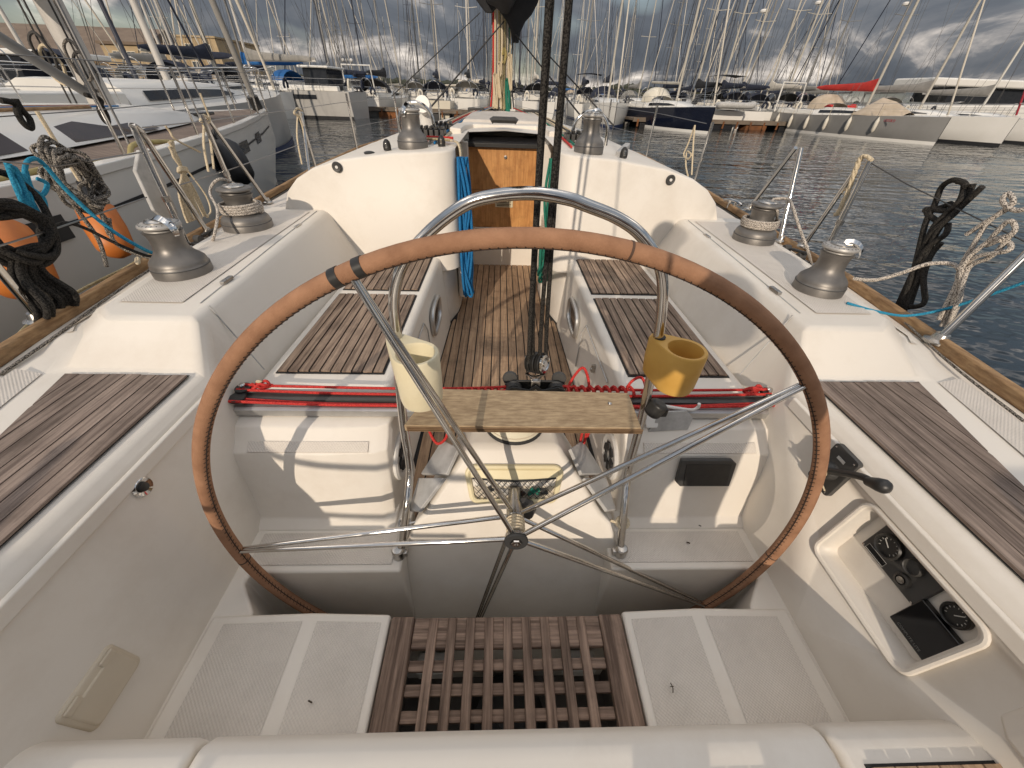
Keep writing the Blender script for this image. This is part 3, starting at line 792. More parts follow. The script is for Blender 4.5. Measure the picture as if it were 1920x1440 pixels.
# ================================================================== guard arch, board and cup holders
arch = thing('guard_rail', 'stainless steel guard arch rising in front of the wheel', 'guard rail', (.03, .61, .50))
L_, R_ = [], []
left = [(-.352, .612, .505), (-.340, .628, .545), (-.322, .70, .655), (-.318, .745, .70), (-.314, .775, .76), (-.312, .79, .914)]
topc = [(-.297, .79, 1.10), (-.281, .79, 1.24), (-.273, .79, 1.323), (-.243, .79, 1.40), (-.183, .79, 1.467), (-.104, .79, 1.524), (-.04, .79, 1.543), (.032, .79, 1.549), (.10, .79, 1.541), (.139, .79, 1.530), (.205, .79, 1.508), (.262, .79, 1.475), (.313, .79, 1.42), (.340, .79, 1.361), (.358, .79, 1.28), (.368, .79, 1.204)]
right = [(.385, .79, 1.05), (.396, .79, .914), (.396, .775, .76), (.392, .745, .70), (.384, .70, .655), (.376, .628, .545), (.378, .612, .505)]
m = MB(); m.tube(spline(left+topc+right, 5), .0128, n=14); m.build('tube', 'stainless', arch, smooth=60)
for x in (-.352, .378):
    m = MB(); m.lathe([(.020, 0), (.020, .035), (.016, .040), (.014, .0405)], 20, Matrix.Translation((x, .612, .500))); ft = m.build('foot', 'stainless_dull', arch)
    m = MB(); m.box(x+.012 if x < 0 else x-.030, x+.030 if x < 0 else x-.012, .603, .621, .508, .528); m.build('foot_bracket', 'stainless_dull', ft, bevel=.002)
for x, mt in ((-.331, 'stainless_dull'), (.380, 'rope_cream')):
    m = MB(); m.tube([(x+.0185*math.cos(t*math.pi/10), .666+.0185*math.sin(t*math.pi/10)*.8, .600+.008*math.sin(t*math.pi/10)) for t in range(20)], .0062 if x > 0 else .004, n=8, closed=True)
    m.tube([(x+(.016 if x < 0 else -.016), .666, .600), (x+(.045 if x < 0 else -.040), .672, .603)], .005, n=8)
    m.build('clamp', mt, arch)

board = thing('helm_board', 'weathered plywood board mounted across the guard arch', 'board', (.05, .79, .98))
m = MB(); m.prism([(-.285, .715, .972), (.358, .709, .972), (.363, .86, .972), (-.232, .872, .972)], (0, 0, .022)); bd = m.build('panel', 'plywood', board, bevel=.002, seg=2)
for z in (.9765, .9825, .9885):
    m = MB(); m.box(-.284, .357, .7080, .7112, z-.0012, z+.0012, Matrix.Rotation(rad(-.5), 4, 'Z')); m.build('ply_edge', 'ply_dark', bd)
m = MB(); m.lathe([(.006, 0), (.006, .002), (.003, .003), (.0001, .0015)], 12, Matrix.Translation(P(1143, 757, z=.9945))); m.build('screw', 'stainless', bd)

def cup_holder(label, px_tube, c, rtop, mt, swing, h=.148):
    t = thing('cup_holder', label, 'cup holder', (c[0], c[1], c[2]-.10), 'cup holders clamped on the guard arch')
    # outline in plan: a round cup that runs into the lug round the tube
    cx, cy = c[0], c[1]; tx, ty = px_tube
    def outline(r, z, k):
        ring = []
        d0 = Vector((tx-cx, ty-cy)); L = d0.length; th = math.atan2(d0.y, d0.x)
        n = 36
        for i in range(n):
            a = 2*math.pi*i/n
            best = r                              # hull of the cup circle and the lug circle, measured from the cup centre
            for j in range(1, 21):
                t_ = j/20; rj = lerp(r, .024*k, t_); pj = t_*L*math.cos(a-th); qj = t_*L*math.sin(a-th)
                if rj*rj > qj*qj: best = max(best, pj+math.sqrt(rj*rj-qj*qj))
            ring.append((a, best))
        return [Vector((cx+math.cos(a)*s, cy+math.sin(a)*s, z)) for a, s in ring]
    m = MB()
    zt = c[2]
    secs = [outline(rtop*.68, zt-h, .25), outline(rtop*.90, zt-h+.006, .45), outline(rtop*.96, zt-h*.85, .7), outline(rtop*.99, zt-h*.5, .9), outline(rtop, zt-.004, 1.0), outline(rtop-.003, zt, .9)]
    def circ(r, z): return [Vector((cx+r*math.cos(2*math.pi*i/36), cy+r*math.sin(2*math.pi*i/36), z)) for i in range(36)]
    secs += [circ(rtop-.010, zt-.001), circ(rtop-.013, zt-.010), circ(rtop-.016, zt-h*.75), circ(.004, zt-h*.78)]
    m.loft(secs, True, False)
    m.add(secs[0], [tuple(range(36))])
    b = m.build('cup', mt, t, smooth=45)
    m = MB(); m.lathe([(.0155, -.001), (.0155, .0025), (.013, .003)], 20, Matrix.Translation((tx, ty, zt))); m.build('collar', 'rubber' if mt == 'cup_yellow' else 'stainless_dull', b)
    return t
cl = cup_holder('cream plastic cup holder on the left leg of the guard arch', (-.288, .79), (-.226, .722, 1.222), .055, 'cup_cream', 1)
cr = cup_holder('amber yellow plastic cup holder on the right leg of the guard arch', (.368, .79), (.415, .738, 1.232), .052, 'cup_yellow', -1, .118)
m = MB(); m.lathe([(.020, 0), (.026, .008), (.026, .04), (.018, .048)], 20, Matrix.Translation((.405, .775, .985)) @ Matrix.Rotation(rad(25), 4, 'Y'))
m.box(.40, .445, .755, .79, .990, 1.018)
m.build('clamp_block', 'black_plastic', arch, bevel=.004)

# white holder hanging beside the board on the right
hol = thing('plastic_holder', 'white plastic instrument bracket with hook arm below the yellow cup holder', 'bracket', (.50, .88, .85))
m = MB(); m.prism([P(1208, 757, Y=.90), P(1243, 760, Y=.905), P(1233, 803, Y=.86), P(1212, 803, Y=.86)], (0, .012, 0)); m.build('plate', 'white_plastic', hol, bevel=.003)
m = MB(); m.tube(spline([P(1238, 760, Y=.90), P(1275, 766, Y=.90), P(1298, 768, Y=.90), P(1309, 763, Y=.90), P(1311, 757, Y=.90)], 5), .0055, n=8); m.build('arm', 'white_plastic', hol)
m = MB(); pts = [P(1240, 772, Y=.885), P(1288, 770, Y=.885), P(1300, 785, Y=.875), P(1290, 806, Y=.862), P(1215, 810, Y=.858)]
m.prism(pts, (0, .008, -.004)); m.build('flap', 'grey_plate', hol, bevel=.003)

# ================================================================== mainsheet traveller
trav = thing('mainsheet_traveller', 'aluminium mainsheet traveller beam spanning the cockpit in front of the wheel', 'traveller', (0, .95, .845))
m = MB(); m.loft([[(x, .905, .846), (x, .900, .852), (x, .900, .874), (x, .910, .880), (x, .985, .880), (x, .992, .872), (x, .992, .846)] for x in (-.925, .955)]); m.build('beam', 'alu', trav, smooth=20)
m = MB(); m.loft([[(x, .932, .8805), (x, .930, .894), (x, .940, .898), (x, .958, .898), (x, .968, .894), (x, .966, .8805)] for x in (-.87, .90)]); tk = m.build('track', 'dark_grey', trav, smooth=20)
for s, x in ((-1, -.915), (1, .945)):
    m = MB(); m.box(x-.022, x+.022, .895, 1.0, .842, .898); m.box(x-.018-s*.03, x+.018-s*.03, .902, .93, .850, .872); en = m.build('end_cap', 'dark_grey', trav, bevel=.008)
    for dy, dz in ((.925, .905), (.965, .912)):
        M = Matrix.Translation((x-s*.045, dy, dz))
        q = MB(); q.lathe([(.024, -.006), (.026, -.003), (.020, 0), (.026, .003), (.024, .006), (.0001, .006)], 20, M); q.build('sheave', 'black_plastic', en)
    q = MB(); q.lathe([(.010, 0), (.010, .010), (.006, .014), (.0001, .015)], 12, Matrix.Translation((x-s*.045, .965, .918))); q.build('bolt', 'stainless', en)
CX = .088
car = MB()
car.box(CX-.085, CX+.085, .922, .978, .899, .912)
car.prism([(CX-.095, .93, .912), (CX-.03, .93, .918), (CX, .93, .945), (CX+.03, .93, .918), (CX+.095, .93, .912), (CX+.10, .93, .94), (CX+.075, .93, .955), (CX+.022, .93, .942), (CX, .93, .962), (CX-.022, .93, .942), (CX-.075, .93, .955), (CX-.10, .93, .94)][::-1], (0, .008, 0))
car.prism([(CX-.095, .962, .912), (CX+.095, .962, .912), (CX+.10, .962, .94), (CX+.075, .962, .955), (CX, .962, .958), (CX-.075, .962, .955), (CX-.10, .962, .94)][::-1], (0, .008, 0))
cb = car.build('car', 'black_plastic', trav, bevel=.003)
for s in (-1, 1):
    q = MB(); q.lathe([(.024, -.012), (.027, -.008), (.021, 0), (.027, .008), (.024, .012), (.0001, .012)], 20, Matrix.Translation((CX+s*.07, .95, .932)) @ Matrix.Rotation(rad(90), 4, 'X')); q.build('sheave', 'dark_grey', cb)
    q = MB(); q.lathe([(.006, 0), (.006, .006), (.0001, .007)], 6, Matrix.Translation((CX+s*.082, .929, .935)) @ Matrix.Rotation(rad(90), 4, 'X')); q.build('bolt', 'stainless', cb)
    q = MB(); q.lathe([(.022, -.010), (.025, -.004), (.025, .004), (.022, .010), (.0001, .010)], 18, Matrix.Translation((CX+s*.082, .985, .950)) @ Matrix.Rotation(rad(75), 4, 'X')); q.build('control_block', 'dark_grey', cb)
q = MB(); q.box(CX-.016, CX+.016, .940, .958, .93, .972); q.build('toggle', 'stainless_dull', cb, bevel=.004)

# red control lines
def rope(name, label, cat, pts, r, mt, n=8, group=None, sm=8, raw=False):
    mm = MB(); mm.tube(pts if raw else spline(pts, sm), r, n=n)
    o = mm.build(name, mt, None, smooth=60)
    return tag(o, label, cat, group)
rl = thing('control_line', 'red traveller control line doubled along the left half of the beam', 'rope', (-.5, .95, .89))
def red(parent, pts, nm='line', r=.0048):
    mm = MB(); mm.tube(spline(pts, 8), r, n=8); mm.build(nm, 'rope_red', parent, smooth=60)
red(rl, [(-.88, .975, .921), (-.80, .974, .917), (-.60, .973, .914), (-.30, .972, .912), (-.05, .965, .925), (CX-.07, .955, .945)])
red(rl, [(-.885, .955, .915), (-.60, .952, .906), (-.30, .95, .905), (-.10, .95, .91), (CX-.08, .95, .93)])
red(rl, [(-.885, .905, .908), (-.60, .906, .896), (-.30, .908, .893), (-.1, .91, .90), (CX-.08, .925, .925)])
red(rl, [(-.885, .925, .902), (-.60, .918, .890), (-.30, .918, .888), (-.12, .92, .89), (CX-.10, .93, .91)])
kx = Vector((-.815, .972, .920))
mm = MB(); mm.tube(spline([kx+Vector((.03*math.cos(t*1.1), .012*math.sin(t*2.3), .012*math.sin(t*1.7))) for t in range(9)], 6), .005, n=8); mm.build('knot', 'rope_red', rl, smooth=60)
mm = MB(); mm.ball(kx+Vector((.0, .0, .016)), .008, 8, (1.4, .8, .7)); mm.build('frayed_end', 'rope_cream', rl)
mm = MB()      # wraps left of the car
mm.tube([Vector((-.17+.16*t/60, .955+.014*math.cos(t*.75), .912+.012*math.sin(t*.75))) for t in range(61)], .0046, n=7); mm.build('wraps', 'rope_red', rl, smooth=60)
red(rl, [(-.27, .93, .90), (-.275, .905, .85), (-.26, .88, .79), (-.235, .86, .765), (-.205, .87, .79), (-.20, .90, .85)], 'loop')
rr = thing('control_line', 'red traveller control line bundled along the right half of the beam', 'rope', (.5, .95, .89))
red(rr, [(.90, .975, .921), (.80, .974, .917), (.60, .973, .914), (.40, .972, .914), (.25, .965, .925), (CX+.07, .955, .945)])
red(rr, [(.905, .955, .915), (.60, .952, .906), (.40, .95, .905), (.25, .95, .91), (CX+.08, .95, .93)])
red(rr, [(.905, .905, .908), (.60, .906, .896), (.40, .908, .893), (.25, .91, .90), (CX+.08, .925, .925)])
red(rr, [(.905, .925, .902), (.60, .918, .890), (.40, .918, .888), (.25, .92, .89), (CX+.10, .93, .91)])
mm = MB(); mm.tube([Vector((.19+.24*t/90, .955+.018*math.cos(t*.62), .922+.014*math.sin(t*.62))) for t in range(91)], .0052, n=7); mm.build('wraps', 'rope_red', rr, smooth=60)
red(rr, [(.20, .965, .93), (.225, .99, .965), (.25, 1.0, .985), (.268, .985, .955), (.275, .96, .915)], 'loop')
red(rr, [(.40, .965, .93), (.42, .975, .955), (.445, .975, .965), (.46, .96, .94), (.45, .95, .915)], 'loop')
red(rr, [(.27, .92, .90), (.262, .90, .83), (.255, .885, .76), (.262, .88, .735), (.272, .89, .77), (.265, .905, .84)], 'loop')
red(rr, [(.285, .92, .90), (.29, .90, .84), (.275, .885, .775)], 'loop')
kx = Vector((.85, .972, .920))
mm = MB(); mm.tube(spline([kx+Vector((.03*math.cos(t*1.1), .012*math.sin(t*2.3), .012*math.sin(t*1.7))) for t in range(9)], 6), .005, n=8); mm.build('knot', 'rope_red', rr, smooth=60)

# ================================================================== mainsheet tackle
ms = thing('mainsheet', 'black braided mainsheet tackle running up from the traveller car', 'mainsheet', (CX, .95, .96))
for dx, dy, r, sway in ((-.028, -.006, .0068, .0), (-.014, .010, .0068, .004), (.006, -.004, .0062, .0), (.026, .006, .0062, .002)):
    mm = MB(); pts = [Vector((CX+dx, .945+dy, 1.045)), Vector((CX+dx*.7-.004+sway, .948+dy, 1.25)), Vector((CX-.002+dx*.18, .95+dy*1.6, 1.85)), Vector((CX-.002+dx*.18, .952+dy*1.6, 3.0))]
    if dx < 0: pts = [Vector((CX+dx, .945+dy, 1.045)), Vector((CX-.024+dx*.3, .948+dy*.7, 1.30)), Vector((CX-.027+dx*.35, .95+dy*.7, 1.85)), Vector((CX-.027+dx*.35, .952+dy*.7, 3.0))]
    mm.tube(spline(pts, 6), r, n=9); mm.build('rope', 'rope_black', ms, smooth=60)
nax = Vector((.80, -.55, .22)).normalized(); Mb = nax.to_track_quat('Z', 'Y').to_matrix().to_4x4(); BC = Vector((CX, .948, 1.040))
for k in range(3):
    M = Matrix.Translation(BC + nax*(-.022+.018*k)) @ Mb
    q = MB(); q.lathe([(.031, -.007), (.034, -.004), (.027, 0), (.034, .004), (.031, .007), (.012, .007), (.012, .009), (.0001, .009)], 28, M); q.build('sheave', 'black_plastic', ms)
M = Matrix.Translation(BC + nax*.026) @ Mb
q = MB(); q.lathe([(.029, -.002), (.029, .003), (.021, .005), (.018, .001), (.010, .001), (.010, .005), (.0001, .005)], 28, M); q.build('cheek', 'stainless', ms)
for dx in (-.036, .028):
    q = MB(); q.tube(spline([(CX+dx, .952, 1.06), (CX+dx, .95, 1.03), (CX+dx*.7, .95, .995), (CX+dx*.25, .95, .968)], 4), .0035, n=6); q.build('strap', 'stainless', ms)
q = MB(); q.tube(spline([(CX-.036, .945, 1.0), (CX-.01, .94, .992), (CX+.028, .945, .998)], 4), .0045, n=6); q.build('crosspin', 'stainless', ms)

# ================================================================== winches
def winch_mesh(t, base, r, h, S=1.0, rope_turns=0, arm=True, tail_side=1, aa=0.0, bell=1.0):
    M = Matrix.Translation(base)
    def pr(lst): return [(a*r, b*h) for a, b in lst]
    m = MB(); m.lathe(pr([(1.0, 0), (1.0, .17), (.985, .185), (.97, .19), (.96, .235), (.93, .28), (.85, .325), (.70, .39), (.60, .46), (.555, .53), (.545, .66), (.57, .73), (.63, .785), (.64, .80), (.56, .812), (.54, .82)]), 40, M)
    d_ = m.build('drum', 'winch_grey', t, smooth=50)
    m = MB(); m.lathe(pr([(1.006, .168), (1.008, .176), (1.0, .184)]), 40, M); m.build('drum_ring', 'dark_grey', d_)
    m = MB(); m.lathe(pr([(.55, .81), (.54, .835), (.50, .845), (.55, .86), (.67, .875), (.69, .90), (.66, .93), (.50, .945), (.42, .95)]), 40, M)
    j = m.build('jaws', 'winch_light' if not rope_turns else 'winch_grey', t, smooth=40)
    if not rope_turns:
        q = MB()
        for k in range(24):
            a = 2*math.pi*k/24
            q.box(r*.47, r*.63, -.0012, .0012, h*.932, h*.940, M @ Matrix.Rotation(a, 4, 'Z'))
        q.build('jaw_ribs', 'dark_grey', j)
    m = MB(); m.lathe(pr([(.42, .93), (.43, .965), (.38, .99), (.22, 1.0), (.20, .985), (.0001, .98)]), 32, M); m.build('cap', 'stainless_dull', t, smooth=40)
    if arm:
        R = M @ Matrix.Rotation(aa, 4, 'Z')
        pts = [(.0, .0, 1.0), (.25, 0, 1.03), (.5, .02, 1.0), (.68, .03, .93), (.76, .03, .85), (.78, .03, .78)]
        secs = []
        for i, (a, b, c) in enumerate(pts):
            w = (.20, .19, .17, .14, .12, .10)[i]*r; th = .020*h+.002
            secs.append([R @ Vector((a*r, b*r-w, c*h)), R @ Vector((a*r+th*.3, b*r, c*h+th*1.6)), R @ Vector((a*r, b*r+w, c*h)), R @ Vector((a*r-th*.6, b*r+w*.8, c*h-th)), R @ Vector((a*r-th*.6, b*r-w*.8, c*h-th))])
        q = MB(); q.loft(secs); q.build('feeder_arm', 'chrome', t, smooth=50)
def winch(label, base, r, h, **k):
    t = thing('winch', label, 'winch', base, 'deck winches'); winch_mesh(t, Vector(base), r, h, **k); return t
b1 = P(347, 512, z=1.134); b2 = P(468, 428, z=1.138); b3 = P(1530, 545, z=1.134); b4 = P(1410, 452, z=1.138)
winch('grey winch with chrome feeder arm standing aft on the left coaming', b1, .092, .192, aa=rad(-25))
winch('grey winch wound with speckled rope on the left coaming', b2, .108, .195, rope_turns=4, arm=False)
winch('grey winch with chrome feeder arm standing aft on the right coaming', b3, .084, .185, aa=rad(-40))
winch('grey winch wound with speckled rope on the right coaming', b4, .098, .190, rope_turns=4, arm=False)
for px, py, lab, aa in ((775, 277, 'grey winch on the cabin top left of the companionway', rad(-110)), (1102, 292, 'grey winch on the cabin top right of the companionway', rad(20))):
    c = P(px, py, Y=2.50); z = ztop(abs(c.x))+.001
    m_ = Matrix.Translation((c.x, 2.50, z))
    winch(lab, (c.x, 2.50, z), .084, .195, aa=aa)
# winch plinths
for b, r_ in ((b1, .10), (b2, .116), (b3, .092), (b4, .106)):
    m = MB(); m.lathe([(r_, -.03), (r_, -.002), (r_-.006, .0005), (.0001, .0005)], 40, Matrix.Translation(b)); m.build('winch_plinth', 'gelcoat', yacht)

def turns(base, r0, z0, z1, n, mt, label, tail, rr_=.0062):
    mm = MB(); pts = []
    for i in range(n*24+1):
        a = i/24*2*math.pi; f = i/(n*24)
        pts.append(Vector((base[0]+(r0+.004*math.sin(3*f))*math.cos(a), base[1]+(r0+.004*math.sin(3*f))*math.sin(a), base[2]+z0+(z1-z0)*f)))
    pts += spline([pts[-1]]+[Vector(p) for p in tail], 8)[1:]
    mm.tube(pts, rr_, n=8)
    o = mm.build('sheet_rope', 'rope_speckle', None, smooth=60)
    return tag(o, label, 'rope')
turns(b2, .083, .075, .117, 4, None, 'speckled sheet rope wound on the left primary winch and led to its clutch',
      [b2+Vector((-.02, .05, .185)), b2+Vector((-.045, -.01, .215)), b2+Vector((-.085, -.045, .17)), P(408, 395, Y=1.82), P(402, 440, Y=1.72), P(393, 462, z=1.10)])
turns(b4, .077, .072, .110, 4, None, 'speckled sheet rope wound on the right primary winch and led to its clutch',
      [b4+Vector((.02, -.06, .16)), b4+Vector((.03, .02, .19)), b4+Vector((.09, .0, .20)), P(1487, 390, Y=1.80), P(1500, 430, Y=1.72), P(1515, 470, Y=1.66), P(1521, 493, z=1.075)])
# deck jammers beside the winches
for (pa, pb, lab) in (((365, 462), (418, 445), 'black sheet clutch on the left side deck between the winches'), ((1460, 468), (1512, 500), 'black sheet clutch on the right side deck between the winches')):
    a, b = P(*pa, z=1.075), P(*pb, z=1.075)
    t = thing('sheet_clutch', lab, 'rope clutch', (a+b)/2, 'sheet clutches')
    d0 = (b-a); L = d0.length; ang = math.atan2(d0.y, d0.x); M = Matrix.Translation((a+b)/2+Vector((0, 0, -.012))) @ Matrix.Rotation(ang, 4, 'Z')
    m = MB(); m.box(-L/2, L/2, -.022, .022, 0, .028, M); m.build('base', 'black_plastic', t, bevel=.006)
    for xx in (-L*.28, L*.22):
        m = MB(); m.lathe([(.018, -.016), (.020, 0), (.018, .016), (.0001, .016)], 16, M @ Matrix.Translation((xx, 0, .036)) @ Matrix.Rotation(rad(90), 4, 'X')); m.build('cam', 'dark_grey', t)
    m = MB(); m.box(-L*.1, L*.42, -.009, .009, .044, .056, M @ Matrix.Rotation(rad(-8), 4, 'Y')); m.build('lever', 'black_plastic', t, bevel=.004)

# ================================================================== helm wall fittings
def wall(side, Y, z, off=0.0):
    """point on the sloping helm wall; off is measured inboard"""
    return Vector((side*(.845+.099*(z-.49)-off), Y, z))
def wallM(side, Y, z, off=0.0):
    """frame on the wall: x forward along Y, y up the wall, z inboard"""
    up = Vector((side*.099, 0, 1)).normalized(); fx = Vector((0, 1, 0)); n = fx.cross(up)
    if n.x*side > 0: fx = -fx; n = fx.cross(up)
    c = wall(side, Y, z, off)
    return Matrix(((fx.x, up.x, n.x, c.x), (fx.y, up.y, n.y, c.y), (fx.z, up.z, n.z, c.z), (0, 0, 0, 1)))
# recess cut into the right coaming
Mr = wallM(1, .372, .822)
def rrect(hw, hh, r, n=5):
    out = []
    for (cx, cy, a0) in ((hw-r, hh-r, 0), (-hw+r, hh-r, 90), (-hw+r, -hh+r, 180), (hw-r, -hh+r, 270)):
        for t in range(n+1): a = rad(a0+90*t/n); out.append((cx+r*math.cos(a), cy+r*math.sin(a)))
    return out
cut = MB(); cut.loft([[Mr @ Vector((x, y, -.045)) for x, y in rrect(.133, .098, .02)], [Mr @ Vector((x, y, .06)) for x, y in rrect(.143, .108, .024)]])
cutter = cut.build('cutter', 'gelcoat', None)
right_coaming = [o for o in yacht.children if o.name.startswith('coaming') and not o.name.startswith('coaming_top') and o.bound_box[6][0] > 0.5][0]
bo = right_coaming.modifiers.new('recess', 'BOOLEAN'); bo.object = cutter; bo.operation = 'DIFFERENCE'; bo.solver = 'EXACT'
bpy.context.view_layer.update()
dg = bpy.context.evaluated_depsgraph_get()
newme = bpy.data.meshes.new_from_object(right_coaming.evaluated_get(dg))
right_coaming.modifiers.clear(); right_coaming.data = newme
bpy.data.objects.remove(cutter)
m = MB(); m.tube([Mr @ Vector((x, y, .001)) for x, y in rrect(.148, .113, .028)], .0065, n=8, closed=True); m.build('recess_lip', 'gelcoat', yacht)
ep = thing('engine_panel', 'black engine instrument panel with tachometer in the right helm recess', 'instrument panel', wall(1, .40, .84))
Mp = wallM(1, .402, .860, -.043)
sgx = 1 if (Mp @ Vector((1, 0, 0))).y > .402 else -1      # +1 when frame x runs forward
def px_(u): return sgx*u
m = MB(); m.box(-.075, .075, -.050, .050, 0, .010, Mp); pl = m.build('faceplate', 'dark_grey', ep, bevel=.003)
def gauge(Mx, r, parent, mt='black_plastic', needle=None, ticks=True):
    q = MB(); q.lathe([(r*1.12, 0), (r*1.12, .010), (r*1.0, .014), (r*.90, .012), (r*.88, .006), (.0001, .006)], 32, Mx); g = q.build('gauge', mt, parent)
    if ticks:
        q = MB()
        for k in range(11):
            a = rad(-40+26*k)
            q.box(r*.66, r*.80, -.0006, .0006, .0065, .0075, Mx @ Matrix.Rotation(a, 4, 'Z'))
        q.build('ticks', 'gauge_mark', g)
    if needle is not None:
        q = MB(); q.box(-r*.1, r*.7, -.0009, .0009, .0078, .0088, Mx @ Matrix.Rotation(needle, 4, 'Z')); q.build('needle', 'gauge_mark', g)
    return g
gauge(Mp @ Matrix.Translation((px_(.034), .008, .010)), .027, pl, needle=rad(150))
gauge(Mp @ Matrix.Translation((px_(-.022), .022, .010)), .017, pl, mt='dark_grey', ticks=False)
q = MB(); q.lathe([(.016, 0), (.016, .008), (.011, .010), (.010, .006), (.0001, .006)], 24, Mp @ Matrix.Translation((px_(-.030), -.022, .010))); k_ = q.build('key_switch', 'black_plastic', pl)
q = MB(); q.lathe([(.008, .006), (.008, .011), (.0001, .012)], 16, Mp @ Matrix.Translation((px_(-.030), -.022, .010))); q.build('key_barrel', 'stainless_dull', k_)
q = MB(); q.box(min(px_(.012), px_(.062)), max(px_(.012), px_(.062)), -.043, -.030, .010, .0125, Mp); lw = q.build('warning_strip', 'screen_black', pl, bevel=.002)
q = MB(); q.tube([Mp @ Vector((px_(u), v, .0125)) for u, v in ((.011, -.044), (.063, -.044), (.063, -.029), (.011, -.029))], .0006, n=4, closed=True); q.build('strip_outline', 'gauge_mark', lw)
for u, v in ((.070, .045), (.070, -.045), (-.070, .045), (-.070, -.045)):
    q = MB(); q.lathe([(.0028, .010), (.0028, .0115), (.0001, .012)], 8, Mp @ Matrix.Translation((u, v, 0))); q.build('screw', 'stainless', pl)
dp = thing('display', 'black instrument display in the lower corner of the right helm recess', 'display', wall(1, .28, .80))
Md = wallM(1, .283, .797, -.043)
m = MB(); m.box(-.045, .045, -.048, .050, 0, .016, Md); ds = m.build('case', 'screen_black', dp, bevel=.003)
def text_obj(name, body, size, M, material, parent, extrude=.0004, align='CENTER'):
    cu = bpy.data.curves.new(name, 'FONT'); cu.body = body; cu.size = size; cu.extrude = extrude; cu.align_x = align; cu.align_y = 'CENTER'; cu.resolution_u = 2
    o = bpy.data.objects.new(name, cu); COL.objects.link(o); bpy.context.view_layer.update()
    me = bpy.data.meshes.new_from_object(o.evaluated_get(bpy.context.evaluated_depsgraph_get()))
    bpy.data.objects.remove(o)
    me.transform(M); me.materials.clear(); me.materials.append(MAT[material])
    o2 = bpy.data.objects.new(name, me); COL.objects.link(o2); attach(o2, parent)
    return o2
text_obj('lettering', 'COMPUTE LITE', .0085, Md @ Matrix.Translation((0, -.037, .0165)), 'print_grey', ds)
cg = thing('round_gauge', 'round black gauge beside the display in the right helm recess', 'gauge', wall(1, .285, .90))
gauge(wallM(1, .284, .876, -.043), .023, cg, needle=rad(60), ticks=True)

th = thing('throttle_lever', 'black engine throttle lever on its plate on the right helm wall', 'throttle', wall(1, .62, .92))
Mt = wallM(1, .625, .922, .012)
m = MB(); m.loft([[Mt @ Vector((x, y, -.012)) for x, y in rrect(.040, .068, .010)], [Mt @ Vector((x, y, .003)) for x, y in rrect(.040, .068, .010)]]); pt = m.build('plate', 'dark_grey', th, bevel=.002)
m = MB(); m.lathe([(.026, .003), (.026, .010), (.020, .022), (.014, .026), (.0001, .027)], 24, Mt @ Matrix.Translation((0, -.004, 0))); m.build('boss', 'dark_grey', th)
p0 = Mt @ Vector((0, -.004, .018)); p1 = P(1612, 893, X=.842); p2 = P(1636, 905, X=.838); p3 = P(1664, 914, X=.838)
m = MB(); m.tube(spline([p0, p1, p2], 5), .009, n=10); m.build('arm', 'black_plastic', th)
m = MB(); d0 = (p3-p2).normalized(); m.tube([p2-d0*.012, p2, p2.lerp(p3, .4), p2.lerp(p3, .8), p3, p3+d0*.006], .014, n=14, radii=[.011, .013, .016, .017, .014, .004]); m.build('grip', 'black_plastic', th, smooth=60)
m = MB(); m.tube(spline([p0+Vector((-.012, .012, .01)), p0+Vector((-.014, -.004, .016)), p0+Vector((-.01, -.016, .0)), p0+Vector((-.012, 0, -.012)), P(1548, 925, X=.87)], 5), .0022, n=6); m.build('lanyard', 'rope_cream', th)
q = MB(); q.box(-.012, .012, .036, .044, .003, .0045, Mt); q.build('slot_mark', 'gauge_mark', pt)
for u, v in ((.031, .058), (-.031, .058), (.031, -.058), (-.031, -.058)):
    q = MB(); q.lathe([(.003, .003), (.003, .005), (.0001, .0055)], 8, Mt @ Matrix.Translation((u, v, 0))); q.build('screw', 'stainless', pt)

vt = thing('shower_box', 'beige hinged shower box cover low on the left helm wall', 'cover', wall(-1, .24, .69))
Mv = wallM(-1, .237, .690, .0)
sgv = 1 if (Mv @ Vector((1, 0, 0))).y > .237 else -1
m = MB(); m.loft([[Mv @ Vector((x, y, -.004)) for x, y in rrect(.066, .054, .014)], [Mv @ Vector((x, y, .005)) for x, y in rrect(.063, .051, .014)], [Mv @ Vector((x, y, .008)) for x, y in rrect(.056, .044, .012)]]); m.build('body', 'vent_beige', vt, bevel=.003)
m = MB(); m.loft([[Mv @ Vector((x, y-.006, .006)) for x, y in rrect(.058, .043, .012)], [Mv @ Vector((x, y-.006, .011)) for x, y in rrect(.054, .039, .012)]]); m.build('lid', 'vent_beige', vt, bevel=.003)
for u in (-.040, .040):
    m = MB(); m.box(u-.016, u+.016, .030, .048, .004, .012, Mv); m.build('hinge', 'vent_beige', vt, bevel=.004)
ck = thing('deck_socket', 'chrome round socket with black centre on the left helm wall', 'socket', wall(-1, .565, .952))
Mk = wallM(-1, .565, .930, .0)
m = MB(); m.lathe([(.024, -.003), (.025, .004), (.021, .008), (.012, .005), (.011, .003)], 28, Mk); m.build('ring', 'chrome', ck)
m = MB(); m.lathe([(.012, .002), (.011, .009), (.005, .011), (.0001, .011)], 20, Mk); m.build('plug', 'black_plastic', ck)
